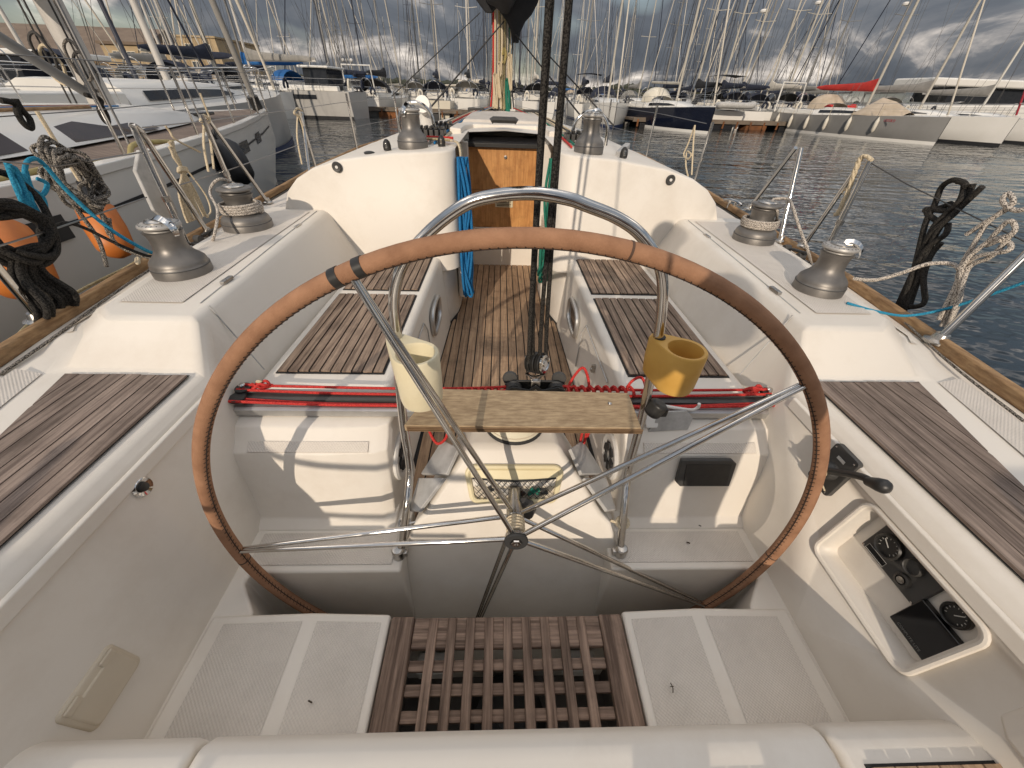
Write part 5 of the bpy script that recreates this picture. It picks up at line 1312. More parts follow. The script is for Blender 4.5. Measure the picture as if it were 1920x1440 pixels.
body_v = [bp_(0, 0, .93), bp_(0, .02, 1.12), bp_(0, .03, 1.32), bp_(0, .02, 1.44), bp_(0, .04, 1.52), bp_(0, .07, 1.60), bp_(0, .08, 1.68), bp_(0, .07, 1.745),       # pelvis, waist, chest, collar, neck, jaw, head, crown
          bp_(-.17, .0, 1.40), bp_(-.25, .10, 1.12), bp_(-.275, .42, 1.06),                # left shoulder, elbow, wrist
          bp_(.17, .0, 1.40), bp_(.22, .16, 1.12), bp_(-.12, .44, 1.06),                   # right shoulder, elbow, wrist
          bp_(-.10, .0, .88), bp_(-.12, .05, .48), bp_(-.13, .0, .09), bp_(-.14, .14, .03),
          bp_(.10, .0, .88), bp_(.12, .05, .48), bp_(.13, .0, .09), bp_(.14, .14, .03)]
body_e = [(0, 1), (1, 2), (2, 3), (3, 4), (4, 5), (5, 6), (6, 7), (3, 8), (8, 9), (9, 10), (3, 11), (11, 12), (12, 13), (0, 14), (14, 15), (15, 16), (16, 17), (0, 18), (18, 19), (19, 20), (20, 21)]
body_r = [(.15, .11), (.14, .10), (.165, .11), (.12, .09), .052, (.068, .078), (.076, .092), (.05, .06), .068, .045, .030, .068, .045, .030, .088, .056, .036, (.045, .03), .088, .056, .036, (.045, .03)]
skin('body', 'skin', body_v, body_e, body_r)
jr = [r if not isinstance(r, tuple) else r for r in body_r]
def grow(r, k): return (r[0]+k, r[1]+k) if isinstance(r, tuple) else r+k
ji = [0, 1, 2, 3, 8, 9, 10, 11, 12, 13]
jmap = {a: i for i, a in enumerate(ji)}
jv = [body_v[a].copy() for a in ji]
jv[jmap[10]] = body_v[9].lerp(body_v[10], .92); jv[jmap[13]] = body_v[12].lerp(body_v[13], .92)
skin('jacket', 'jacket', jv, [(jmap[a], jmap[b]) for a, b in body_e if a in jmap and b in jmap], [grow(body_r[a], .022) for a in ji])
ti = [0, 14, 15, 16, 18, 19, 20]; tm = {a: i for i, a in enumerate(ti)}
skin('trousers', 'trousers', [body_v[a] for a in ti], [(tm[a], tm[b]) for a, b in body_e if a in tm and b in tm], [grow(body_r[a], .016) for a in ti])
q = MB(); q.ball(bp_(0, .045, 1.70), .095, 14, (.92, 1.05, .95)); q.build('hair', 'hair', per)
for sx in (-.13, .13):
    q = MB(); q.tube([bp_(sx, -.06, .045), bp_(sx, .04, .05), bp_(sx*1.05, .15, .035), bp_(sx*1.08, .20, .03)], .045, n=12, radii=[.035, .048, .042, .022]); q.build('shoe', 'rubber', per, smooth=60)
for wr, hx, sg in ((body_v[10], -.125, 1), (body_v[13], .055, -1)):      # hands: palm and five curled fingers round the phone
    palm = Vector((hx, -.135, 1.675))
    hv = [wr, wr.lerp(palm, .55), palm]; he = [(0, 1), (1, 2)]; hr = [.028, (.034, .022), (.034, .020)]
    for k in range(4):
        f0 = palm+Vector((0, -.004, -.030+.020*k)); L = (.058, .070, .074, .066)[k]
        i = len(hv); hv += [f0, f0+Vector((sg*L*.35, -.018, .004)), f0+Vector((sg*L*.75, -.004, .006)), f0+Vector((sg*L, .012, .006))]; he += [(2, i), (i, i+1), (i+1, i+2), (i+2, i+3)]; hr += [.0095, .009, .0085, .0075]
    t0_ = palm+Vector((-sg*.004, .012, .030)); i = len(hv); hv += [t0_, t0_+Vector((sg*.012, .020, .022)), t0_+Vector((sg*.034, .030, .030))]; he += [(2, i), (i, i+1), (i+1, i+2)]; hr += [.012, .011, .009]
    skin('hand', 'skin', hv, he, hr)
fc = thing('phone', 'phone held up by the person behind the camera', 'phone', (-.032, -.10, 1.70))
Mf = Matrix.Translation((-.034, -.115, 1.70)) @ Matrix.Rotation(rad(-30), 4, 'X')
q = MB(); q.box(-.078, .078, -.004, .004, -.038, .038, Mf); q.build('case', 'black_plastic', fc, bevel=.003)
q = MB(); q.lathe([(.008, 0), (.008, .003), (.0001, .003)], 14, Mf @ Matrix.Translation((-.06, .004, .024)) @ Matrix.Rotation(rad(-90), 4, 'X')); q.build('lens', 'screen_black', fc)

# ---------------- bits of litter on the helm floor
mat('leaf', (0.05, 0.035, 0.02), rough=0.9)
for (px, py, z, lab, nm) in ((1260, 1290, .524, 'dark twig lying on the right side platform', 'twig'), (1311, 986, .505, 'small dark leaf on the right helm floor near the locker', 'leaf'), (1290, 1018, .505, 'dry seed on the right helm floor behind the first leaf', 'seed'), (582, 1316, .524, 'black speck on the left side platform', 'seed')):
    c = P(px, py, z=z); q = MB()
    if nm == 'twig': q.tube(spline([c+Vector((-.002, -.010, .002)), c+Vector((.001, 0, .003)), c+Vector((-.001, .010, .002))], 4), .0013, n=5); q.tube([c+Vector((-.005, .002, .002)), c+Vector((.005, .003, .002))], .0009, n=4)
    else: q.tube(spline([c+Vector((-.005, .002, .0015)), c+Vector((0, 0, .003)), c+Vector((.005, -.002, .0015))], 4), .002, n=6, radii=None)
    tag(q.build(nm, 'leaf', None), lab, nm)
# ================================================================== water, land
def water_material():
    m = bpy.data.materials.new('water'); m.use_nodes = True
    nt = m.node_tree; N, L = nt.nodes, nt.links
    bs = N['Principled BSDF']
    bs.inputs['Base Color'].default_value = (0.010, 0.015, 0.017, 1)
    bs.inputs['Roughness'].default_value = 0.025
    bs.inputs['IOR'].default_value = 1.33
    tc = N.new('ShaderNodeTexCoord')
    def noise(sx, sy, sc, det, rot):
        mp = N.new('ShaderNodeMapping'); mp.inputs['Scale'].default_value = (sx, sy, 1); mp.inputs['Rotation'].default_value = (0, 0, rad(rot))
        L.new(tc.outputs['Object'], mp.inputs[0])
        n = N.new('ShaderNodeTexNoise'); n.inputs['Scale'].default_value = sc; n.inputs['Detail'].default_value = det; n.inputs['Roughness'].default_value = 0.5
        L.new(mp.outputs[0], n.inputs['Vector']); return n
    a = noise(0.40, 1.0, 1.7, 1, 12); b = noise(0.6, 1.0, 6.0, 1, -20); c = noise(1, 1, .35, 2, 0)
    m1 = N.new('ShaderNodeMath'); m1.operation = 'MULTIPLY'; m1.inputs[1].default_value = 0.30; L.new(b.outputs['Fac'], m1.inputs[0])
    m2 = N.new('ShaderNodeMath'); m2.operation = 'ADD'; L.new(a.outputs['Fac'], m2.inputs[0]); L.new(m1.outputs[0], m2.inputs[1])
    m3 = N.new('ShaderNodeMath'); m3.operation = 'MULTIPLY'; L.new(m2.outputs[0], m3.inputs[0]); L.new(c.outputs['Fac'], m3.inputs[1])
    bp = N.new('ShaderNodeBump'); bp.inputs['Strength'].default_value = 1.0; bp.inputs['Distance'].default_value = 0.12
    L.new(m3.outputs[0], bp.inputs['Height']); L.new(bp.outputs[0], bs.inputs['Normal'])
    MAT['water'] = m
water_material()
q = MB(); q.add([(-2500, -800, 0), (2500, -800, 0), (2500, 3500, 0), (-2500, 3500, 0)], [(0, 1, 2, 3)]); o = q.build('water', 'water', None, smooth=0); o['kind'] = 'structure'

mat('scrub', (0.16, 0.12, 0.07), (0.075, 0.065, 0.035), rough=0.95, scale=.25, detail=8)
mat('tree_far', (0.05, 0.055, 0.035), (0.03, 0.034, 0.022), rough=0.95, scale=.6, detail=8)
mat('stone_wall', (0.46, 0.35, 0.21), (0.36, 0.27, 0.16), rough=0.9, scale=.5, detail=8)
mat('stone_dark', (0.22, 0.16, 0.10), (0.15, 0.11, 0.07), rough=0.9, scale=.4, detail=8)
mat('roof_brown', (0.20, 0.15, 0.11), (0.15, 0.11, 0.08), rough=0.9, scale=.4)
mat('hull_white', (0.74, 0.72, 0.68), (0.70, 0.68, 0.63), rough=0.25, scale=.8, coat=0.2)
mat('hull_cream', (0.68, 0.63, 0.52), (0.62, 0.57, 0.46), rough=0.3, scale=.8)
mat('hull_grey', (0.26, 0.255, 0.245), (0.23, 0.225, 0.215), rough=0.2, scale=.8, coat=0.3)
mat('hull_ltgrey', (0.47, 0.455, 0.43), (0.42, 0.405, 0.38), rough=0.3, scale=.8)  # white hull greyed: the shade on its side is put into the colour
mat('hull_navy', (0.008, 0.011, 0.024), (0.006, 0.008, 0.018), rough=0.12, scale=.8, coat=0.5)
mat('boot_black', (0.012, 0.012, 0.014), rough=0.5)
mat('boot_blue', (0.015, 0.03, 0.09), rough=0.5)
mat('canvas_blue', (0.02, 0.13, 0.36), (0.012, 0.09, 0.27), rough=0.9, scale=2)
mat('canvas_red', (0.50, 0.035, 0.025), (0.38, 0.025, 0.02), rough=0.9, scale=2)
mat('canvas_tan', (0.52, 0.43, 0.33), (0.42, 0.34, 0.25), rough=0.95, scale=2)
mat('canvas_grey', (0.30, 0.285, 0.26), (0.23, 0.22, 0.20), rough=0.95, scale=2)
mat('sail', (0.62, 0.57, 0.49), (0.54, 0.49, 0.41), rough=0.9, scale=1)
mat('mast_dark', (0.05, 0.055, 0.075), rough=0.5)
mat('mast_cream', (0.46, 0.43, 0.37), rough=0.45, scale=2)
mat('mast_grey', (0.24, 0.235, 0.225), rough=0.45, metal=.3, scale=2)
mat('furl_red', (0.33, 0.03, 0.045), rough=0.9)
mat('rust', (0.27, 0.105, 0.035), (0.09, 0.04, 0.018), rough=0.95, scale=1.5, detail=8, lo=.3, hi=.7)
mat('dock_deck', (0.19, 0.15, 0.115), (0.13, 0.105, 0.08), rough=0.9, scale=1.2)
mat('win_building', (0.07, 0.08, 0.09), rough=0.15)
mat('nb_deck', (0.25, 0.19, 0.15), (0.17, 0.125, 0.10), rough=0.85, scale=3)
def plank_lines(m, pitch):
    nt = m.node_tree; N, L = nt.nodes, nt.links
    bs = N['Principled BSDF']; src = bs.inputs['Base Color'].links[0].from_socket
    tc = N.new('ShaderNodeTexCoord'); sp = N.new('ShaderNodeSeparateXYZ'); L.new(tc.outputs['Object'], sp.inputs[0])
    mu = N.new('ShaderNodeMath'); mu.operation = 'DIVIDE'; mu.inputs[1].default_value = pitch; L.new(sp.outputs['X'], mu.inputs[0])
    fr = N.new('ShaderNodeMath'); fr.operation = 'FRACT'; L.new(mu.outputs[0], fr.inputs[0])
    gt = N.new('ShaderNodeMath'); gt.operation = 'GREATER_THAN'; gt.inputs[1].default_value = .86; L.new(fr.outputs[0], gt.inputs[0])
    mx = N.new('ShaderNodeMixRGB'); L.new(gt.outputs[0], mx.inputs[0]); L.new(src, mx.inputs[1]); mx.inputs[2].default_value = (.02, .018, .016, 1)
    L.new(mx.outputs[0], bs.inputs['Base Color'])
plank_lines(MAT['nb_deck'], .06)

# low shore beyond the marina
q = MB()
secs = []
for i in range(60):
    x = -420+i*18.0
    h = 1.6+1.2*math.sin(i*.7)+.8*math.sin(i*1.9+1)
    secs.append([Vector((x, 232, -.5)), Vector((x, 238, max(h*.7, .8))), Vector((x, 262, max(h, 1.0)+1.2)), Vector((x, 420, 3.0))])
q.loft(secs, closed=False, caps=False); o = q.build('shore', 'scrub', None, smooth=60); o['kind'] = 'structure'
q = MB()
for i in range(420):
    x = random.uniform(-380, 120) if i % 3 else random.uniform(120, 560)
    y = random.uniform(240, 275)
    r = random.uniform(1.2, 3.4)*(1.25 if x < 120 else .65)
    for k in range(3):
        q.ball((x+random.uniform(-1.5, 1.5), y+random.uniform(-1, 1), 1.8+r*.5+random.uniform(-.3, .9)), r*random.uniform(.5, .9), 6, (1.3, 1, random.uniform(.6, 1)))
o = q.build('shore_scrub', 'tree_far', None, smooth=0); o['kind'] = 'stuff'; o['label'] = 'dark scrub and low trees along the far shore'; o['category'] = 'scrub'

# ---------------- buildings on the left quay
quay = MB(); quay.box(-170, -38, 84, 150, -1, 1.6); o = quay.build('quay', 'dock_deck', None, smooth=0); o['kind'] = 'structure'
def window_row(parent, xs_, y, z0, z1, w):
    for x in xs_:
        q = MB(); q.box(x-w/2, x+w/2, y-.10, y+.05, z0, z1); f = q.build('window', 'hull_cream', parent, smooth=0)
        q = MB(); q.box(x-w/2+.10, x-.04, y-.13, y-.101, z0+.10, z1-.10); q.build('pane', 'win_building', f, smooth=0)
        q = MB(); q.box(x+.04, x+w/2-.10, y-.13, y-.101, z0+.10, z1-.10); q.build('pane', 'win_building', f, smooth=0)
bl_ = thing('apartment_building', 'tan stone building with a row of windows and a taller end block', 'building', (-60, 90, 1.6))
x0, x1, x2 = -71.0, -57.0, -50.2
q = MB(); q.box(x0, x1, 90, 104, 1.6, 6.45); q.build('wall', 'stone_wall', bl_, smooth=0)
q = MB(); q.box(x0-.3, x1, 89.6, 104.4, 6.45, 6.85); q.build('roof', 'roof_brown', bl_, smooth=0)
q = MB(); q.box(x1, x2, 89.2, 104, 1.6, 7.75); q.build('end_block', 'stone_wall', bl_, smooth=0)
q = MB(); q.box(x1-.2, x2+.2, 89.0, 104.2, 7.75, 8.0); q.build('parapet', 'stone_wall', bl_, smooth=0)
window_row(bl_, [x0+2.4+k*2.45 for k in range(5)], 90, 4.5, 5.6, 1.5)
window_row(bl_, [x1+2.0, x1+5.0], 89.2, 5.9, 6.9, 1.4)
window_row(bl_, [x1+2.0, x1+5.0], 89.2, 3.6, 4.6, 1.2)
for k in range(3):
    q = MB(); q.box(x0+1.2+k*4.6, x0+4.4+k*4.6, 88.6, 90, 3.55, 3.75); q.build('awning', 'canvas_navy', bl_, smooth=0)
wh_ = thing('warehouse', 'long brown warehouse with pitched roof at the far left', 'building', (-80, 95, 1.6))
q = MB(); q.box(-118, -72.5, 95, 125, 1.6, 4.6); q.build('wall', 'stone_dark', wh_, smooth=0)
q = MB(); q.prism([(-118.5, 94.5, 4.6), (-118.5, 125.5, 4.6), (-118.5, 110, 10.2)], (47, 0, 0)); q.build('roof', 'roof_brown', wh_, smooth=0)
q = MB(); q.box(-86, -78, 94.8, 94.97, 4.0, 5.2); q.build('skylight', 'win_building', wh_, smooth=0)
for k in range(7):
    q = MB(); q.box(-116+k*6.2, -113+k*6.2, 94.8, 94.98, 2.2, 3.6); q.build('window', 'win_building', wh_, smooth=0)
# street lamp on the far quay
lp = thing('lamp_post', 'tall quay lamp post with a cluster of white globes', 'lamp post', P(661, 168, Y=85))
lp.location.z = 0.8
a = Vector((lp.location.x, 85, .8))
q = MB(); q.tube([a, a+Vector((0, 0, 4.2))], .09, n=8); q.tube([a+Vector((-.7, 0, 4.2)), a+Vector((.7, 0, 4.2))], .05, n=6); q.build('post', 'mast_dark', lp)
for dx in (-.7, 0, .7):
    q = MB(); q.ball(a+Vector((dx, 0, 4.55)), .28, 10); q.build('globe', 'white_plastic', lp)

# ---------------- pontoons
def pontoon(label, xa, ya, xb, yb, w=2.0):
    A, B_ = Vector((xa, ya, 0)), Vector((xb, yb, 0)); d0 = (B_-A); L = d0.length; ang = math.atan2(d0.y, d0.x)
    t = thing('pontoon', label, 'pontoon', (A+B_)/2)
    M = Matrix.Translation(A) @ Matrix.Rotation(ang, 4, 'Z')
    q = MB(); q.box(0, L, -w/2, w/2, .42, .56, M); q.build('deck', 'dock_deck', t, smooth=0)
    q = MB(); q.box(0, L, -w/2-.02, -w/2+.08, .34, .60, M); q.build('edge_beam', 'dock_deck', t, smooth=0)
    k = 0.6; nf = 0
    while k < L-2.4:
        q = MB(); q.box(k, k+1.8, -w/2+.05, w/2-.05, -.1, .30, M); q.build('float', 'rust' if nf % 2 else 'boot_black', t, bevel=.05, seg=1); k += 2.9; nf += 1
    k = 0.3
    while k < L:
        q = MB(); q.box(k, k+.12, -w/2-.06, -w/2+.0, .05, .50, M); q.build('fender_board', 'rust', t, smooth=0); k += 1.15
    return t
pontoon('brown timber pontoon crossing the water on the right behind the navy yacht', 9.5, 34.0, 25.0, 36.0)
pontoon('timber pontoon in the middle distance left of the mast', -13.0, 36.5, 2.5, 36.5)
# ================================================================== yachts
def hull_secs(L, B, fb, plumb=0.0):
    out = []
    for t in (0, .08, .2, .35, .5, .65, .78, .88, .95, 1.0):
        b = B/2*interp([(0, .72), (.1, .80), (.25, .94), (.42, 1.0), (.6, .93), (.75, .72), (.87, .42), (.95, .18), (1.0, .012)], t)
        z = fb*(1+.22*max(t-.35, 0)/.65+.04*(.3-t if t < .3 else 0))
        y = -L/2+L*t
        yb = y-(plumb*(t-.6)*2.0 if t > .6 else 0)
        out.append([(-b, y, z), (-b*.985, lerp(yb, y, .6), z*.55), (-b*.90, yb, .05), (-b*.6, yb, -.25), (b*.6, yb, -.25), (b*.90, yb, .05), (b*.985, lerp(yb, y, .6), z*.55), (b, y, z)])
    return out
def sheer(L, B, fb, t):
    b = B/2*interp([(0, .72), (.1, .80), (.25, .94), (.42, 1.0), (.6, .93), (.75, .72), (.87, .42), (.95, .18), (1.0, .012)], t)
    return b, fb*(1+.22*max(t-.35, 0)/.65+.04*(.3-t if t < .3 else 0))
def make_yacht(name, label, L=12, B=3.8, fb=1.15, hull='hull_white', boot='boot_blue', mast='alu_mast', cover='canvas_navy', hood='canvas_navy', Hm=15.5, jib='sail', bimini=None, radar=False, wind=False, detail=2, deck='hull_white', group=None, furl=None, sternarch=False, dinghy=None, rake=.015, cabin=True, boom=True):
    t = thing(name, label, 'yacht', (0, 0, 0), group)
    S = hull_secs(L, B, fb)
    q = MB(); q.loft(S, closed=False, caps=False); q.add(S[0], [tuple(range(8))]); q.build('hull', hull, t, smooth=40)
    q = MB()
    for sd in (-1, 1):
        rows = []
        for k, tt in enumerate((0, .08, .2, .35, .5, .65, .78, .88, .95, 1.0)):
            b, z = sheer(L, B, fb, tt); rows.append([(sd*(b*.905+.012), -L/2+L*tt, -.02), (sd*(b*.918+.012), -L/2+L*tt, .16)])
        q.loft(rows, closed=False, caps=False)
    q.build('boot_stripe', boot, t)
    q = MB(); q.loft([[(-sheer(L, B, fb, tt)[0]+.02, -L/2+L*tt, sheer(L, B, fb, tt)[1]-.02), (0, -L/2+L*tt, sheer(L, B, fb, tt)[1]+.06), (sheer(L, B, fb, tt)[0]-.02, -L/2+L*tt, sheer(L, B, fb, tt)[1]-.02)] for tt in (0, .08, .2, .35, .5, .65, .78, .88, .95, 1.0)], closed=False, caps=False); q.build('deck', deck, t)
    if cabin:
        q = MB(); secs = []
        for tt, w, h in ((.33, .62, .44), (.36, .62, .46), (.5, .60, .43), (.62, .50, .34), (.72, .36, .16), (.76, .28, .03)):
            b, z = sheer(L, B, fb, tt); w = w*B/2
            y = -L/2+L*tt
            secs.append([(-w*1.06, y, z), (-w*.95, y, z+h*.75), (-w*.7, y, z+h), (w*.7, y, z+h), (w*.95, y, z+h*.75), (w*1.06, y, z)])
        q.loft(secs); cb_ = q.build('cabin', 'hull_white', t, smooth=50)
        for sd in (-1, 1):
            rows = []
            for tt, w, h in ((.37, .62, .45), (.5, .60, .43), (.60, .515, .36), (.66, .45, .26)):
                b, z = sheer(L, B, fb, tt); w = w*B/2; y = -L/2+L*tt; k = 1 if tt < .62 else .3
                rows.append([(sd*(w*1.03+.012), y, z+h*(.5-.22*k)), (sd*(w*.975+.012), y, z+h*(.5+.15*k))])
            q = MB(); q.loft(rows, closed=False, caps=False); q.build('window', 'glass_dark', cb_)
    # cockpit well suggested by a dark recess with coaming
    yc = -L/2+L*.18; b, z = sheer(L, B, fb, .2)
    q = MB(); q.box(-b*.45, b*.45, -L/2+L*.04, -L/2+L*.32, z-.25, z+.065); q.build('cockpit', 'canvas_grey', t, smooth=0)
    for sd in (-1, 1):
        q = MB(); q.box(min(sd*b*.50, sd*b*.72), max(sd*b*.50, sd*b*.72), -L/2+L*.06, -L/2+L*.33, z, z+.28); q.build('coaming', 'hull_white', t, bevel=.05, seg=1)
    if hood:
        q = MB(); secs = []
        for f, hh, ww in ((0, .50, .58), (.35, .98, .60), (.8, 1.02, .61), (1, .94, .61)):
            y = -L/2+L*.38-f*1.3; ww = ww*B/2
            secs.append([Vector((-ww*math.cos(rad(a))*(1.0), y, z+.38*0+.32+(hh-.10)*math.sin(rad(a))**.75 if 0 < a < 180 else z+.32)) for a in range(0, 181, 20)])
        q.loft(secs, closed=False, caps=False); h_ = q.build('sprayhood', hood, t, smooth=60)
        q = MB(); q.loft([[Vector((v.x*.9, v.y-.03 if False else v.y+.02, v.z)) for v in secs[0][2:8]], [Vector((v.x*.92, v.y+.012, v.z+.03)) for v in secs[1][2:8]]], closed=False, caps=False)
    if bimini:
        q = MB(); secs = []
        for f in (0, .5, 1):
            y = -L/2+L*.05+f*2.0
            secs.append([Vector((xx*B/2*.62, y, z+2.0+.12*math.cos(xx*1.4)+(.06 if f == .5 else 0))) for xx in (-1, -.6, 0, .6, 1)])
        q.loft(secs, closed=False, caps=False); bi = q.build('bimini', bimini, t)
        for xx in (-1, 1):
            q = MB()
            for f in (0, 1): q.tube([(xx*B/2*.62, -L/2+L*.05+f*2.0, z+1.95), (xx*B/2*.64, -L/2+L*.05+1.0, z)], .022, n=5)
            q.build('bimini_frame', 'stainless', bi)
    ym = -L/2+L*.565; zc = sheer(L, B, fb, .56)[1]+.36
    q = MB(); q.tube([(0, ym, zc-.3), (0, ym-rake*Hm*.5, zc+Hm*.5), (0, ym-rake*Hm, zc+Hm)], .095, n=8, radii=[.080, .074, .055] if detail > 1 else [.070, .062, .045]); ms_ = q.build('mast', mast, t, smooth=60)
    for f in ((.38, .68) if Hm > 13 else (.5,)):
        w = B/2*(.52 if f < .5 else .40)
        q = MB(); q.tube([(-w, ym-.25-rake*Hm*f, zc+Hm*f+.06), (0, ym-rake*Hm*f, zc+Hm*f), (w, ym-.25-rake*Hm*f, zc+Hm*f+.06)], .024, n=5); q.build('spreaders', mast, ms_)
    top = Vector((0, ym-rake*Hm, zc+Hm))
    q = MB(); q.tube([top+Vector((0, 0, 0)), top+Vector((0, 0, .6))], .018, n=4); q.tube([top+Vector((0, .3, .12)), top+Vector((0, -.2, .12))], .02, n=4); q.build('masthead', 'wire_dark', ms_)
    if radar:
        q = MB(); q.lathe([(.05, 0), (.30, .02), (.32, .12), (.24, .22), (.0001, .24)], 14, Matrix.Translation((0, ym+.42-rake*Hm*.42, zc+Hm*.42))); q.tube([(0, ym-rake*Hm*.42, zc+Hm*.41), (0, ym+.42-rake*Hm*.42, zc+Hm*.42)], .05, n=5); q.build('radar', 'white_plastic', ms_)
    if boom:
        yb0, yb1 = ym-.15, ym-.15-L*.36
        q = MB(); q.tube([(0, yb0, zc+1.0), (0, yb1, zc+1.08)], .075, n=8); bm_ = q.build('boom', mast, t)
        if cover:
            q = MB(); secs = []
            for f, w, h in ((0, .16, .62), (.05, .19, .55), (.2, .17, .38), (.5, .15, .28), (.85, .12, .20), (1.0, .06, .10)):
                y = lerp(yb0+.12, yb1, f); zz = zc+1.05+.08*f
                secs.append([Vector((w*math.cos(a), y, zz+(h if math.sin(a) > 0 else .12)*math.sin(a))) for a in [2*math.pi*k/10 for k in range(10)]])
            q.loft(secs); q.build('sail_cover', cover, bm_, smooth=60)
    # rigging
    q = MB(); bm2, zm2 = sheer(L, B, fb, .55)
    R = .010 if detail > 1 else .011
    for sd in (-1, 1):
        w1 = B/2*.52; w2 = B/2*.40
        q.tube([(sd*bm2*.92, ym-.3, zm2), (sd*w1, ym-.25-rake*Hm*.38, zc+Hm*.38+.06), (sd*w2, ym-.25-rake*Hm*.68, zc+Hm*.68+.06), top], R, n=4)
        q.tube([(sd*bm2*.90, ym-.1, zm2), (0, ym-rake*Hm*.38, zc+Hm*.38)], R, n=4)
        q.tube([(sd*sheer(L, B, fb, 0)[0]*.6, -L/2+.1, sheer(L, B, fb, 0)[1]), (0, -L/2+1.8, zc+4.0)], R, n=4)
    q.tube([(0, -L/2+1.8, zc+4.0), top], R, n=4)
    q.build('rigging', 'wire_dark', ms_, smooth=0)
    q = MB(); q.tube([(0, L/2-.25, sheer(L, B, fb, .98)[1]+.1), (0, ym+.2-rake*Hm*.93, zc+Hm*.93)], .07 if furl or jib else .015, n=7, radii=[.05, .035]); q.build('furled_jib', furl or jib, ms_, smooth=60)
    # rails
    q = MB(); R = .013 if detail > 1 else .013
    for sd in (-1, 1):
        prev = None
        for tt in (.02, .14, .26, .38, .5, .62, .74, .86, .96):
            b, z = sheer(L, B, fb, tt); p = Vector((sd*(b-.05), -L/2+L*tt, z)); q.tube([p, p+Vector((0, 0, .62))], R, n=4)
            if prev is not None:
                for h in (.62, .34): q.tube([prev+Vector((0, 0, h)), p+Vector((0, 0, h))], R*.55, n=4)
            prev = p
    b, z = sheer(L, B, fb, .96); b2, z2 = sheer(L, B, fb, .02)
    q.tube(spline([(-b, L/2-.5, z+.62), (0, L/2+.1, z+.72), (b, L/2-.5, z+.62)], 5), R*1.2, n=5)
    q.tube(spline([(-b2+.05, -L/2+.25, z2+.62), (-b2*.7, -L/2+.02, z2+.64), (b2*.7, -L/2+.02, z2+.64), (b2-.05, -L/2+.25, z2+.62)], 4), R*1.2, n=5)
    q.build('guard_rails', 'stainless', t, smooth=60)
    if sternarch:
        q = MB(); q.tube([(-b2*.8, -L/2+.3, z2), (-b2*.75, -L/2+.1, z2+1.9), (b2*.75, -L/2+.1, z2+1.9), (b2*.8, -L/2+.3, z2)], .06, n=6); q.build('stern_arch', 'hull_white', t)
    if detail > 1:
        # wheel, life raft and small clutter in the cockpit
        q = MB(); q.tube([(.45*math.cos(a), -L/2+L*.13, z2+.75+.45*math.sin(a)) for a in [2*math.pi*k/20 for k in range(20)]], .02, n=5, closed=True); q.build('wheel', 'stainless', t)
        for sd, mt in ((-1, 'fender_white'), (1, 'canvas_navy')):
            q = MB(); q.tube(spline([(sd*b2*.72+.16*math.cos(a), -L/2+.02, z2+.36+.25*math.sin(a)) for a in (rad(-140), rad(-180), rad(-260), rad(-340), rad(-400))], 4), .07, n=7); q.build('lifebuoy', mt, t, smooth=60)
        if dinghy:
            q = MB(); q.tube(spline([(-1.2, -L/2-.7, z2+.3), (-1.0, -L/2-.4, z2+.35), (1.0, -L/2-.4, z2+.35), (1.3, -L/2-.7, z2+.45), (1.0, -L/2-1.0, z2+.35), (-1.0, -L/2-1.0, z2+.35)], 5, True), .2, n=8, closed=True); q.build('dinghy', dinghy, t, smooth=60)
    return t
def fender(t_or_none, label, p, L=.75, r=.12, mt='fender_white', group=None, tie=.5):
    t = thing('fender', label, 'fender', p, group)
    q = MB(); q.lathe([(.02, -L/2-.04), (r*.55, -L/2+.02), (r*.95, -L/2+.10), (r, 0), (r*.95, L/2-.10), (r*.55, L/2-.02), (.03, L/2+.05), (.02, L/2+.08)], 16, Matrix.Translation(p)); q.build('body', mt, t, smooth=60)
    q = MB(); q.tube([Vector(p)+Vector((0, 0, L/2+.06)), Vector(p)+Vector((0, 0, L/2+tie))], .012, n=5); q.build('lanyard', 'rope_cream', t)
    return t
def place(t, x, y, heading, sc=1.0):
    """heading: compass-like, 0 = bow towards +Y, clockwise positive"""
    t.location = (x, y, 0); t.rotation_euler = (0, 0, -rad(heading)); t.scale = (sc,)*3
    return t

# ---------------- the yacht berthed on our left
NX, NB, NS, NBW = -5.05, 10.0, -3.2, 2.28
def nb_half(Y): return interp([(-3.2, 1.85), (-1, 2.15), (1.0, 2.30), (2.7, 2.28), (3.6, 2.12), (4.9, 1.80), (6.5, 1.33), (8.0, .80), (9.3, .28), (9.9, .03)], Y)
def nb_z(Y): return interp([(-3.2, 1.14), (2.7, 1.19), (6, 1.22), (10, 1.26)], Y)
nb = thing('sailing_yacht', 'large white yacht berthed alongside on the left with brown cabin windows', 'yacht', (NX, 3, 0))
NYS = (-3.2, -1, 1.0, 2.0, 2.7, 3.6, 4.9, 5.7, 6.5, 7.3, 8.0, 8.7, 9.3, 9.9)
S = []
for Y in NYS:
    b = nb_half(Y); z = nb_z(Y)
    yb = Y-(.5*(Y-6)/4 if Y > 6 else 0)
    S.append([(NX-b, Y, z), (NX-b*.995, Y, z*.6), (NX-b*.93, yb, .1), (NX-b*.6, yb, -.3), (NX+b*.6, yb, -.3), (NX+b*.93, yb, .1), (NX+b*.995, Y, z*.6), (NX+b, Y, z)])
q = MB(); q.loft(S, closed=False, caps=False); q.build('hull', 'hull_white', nb, smooth=50)
q = MB(); q.loft([[(NX-nb_half(Y)+.09, Y, nb_z(Y)-.01), (NX, Y, nb_z(Y)+.05), (NX+nb_half(Y)-.09, Y, nb_z(Y)-.01)] for Y in NYS[:-1]], closed=False, caps=False); q.build('deck', 'nb_deck', nb)
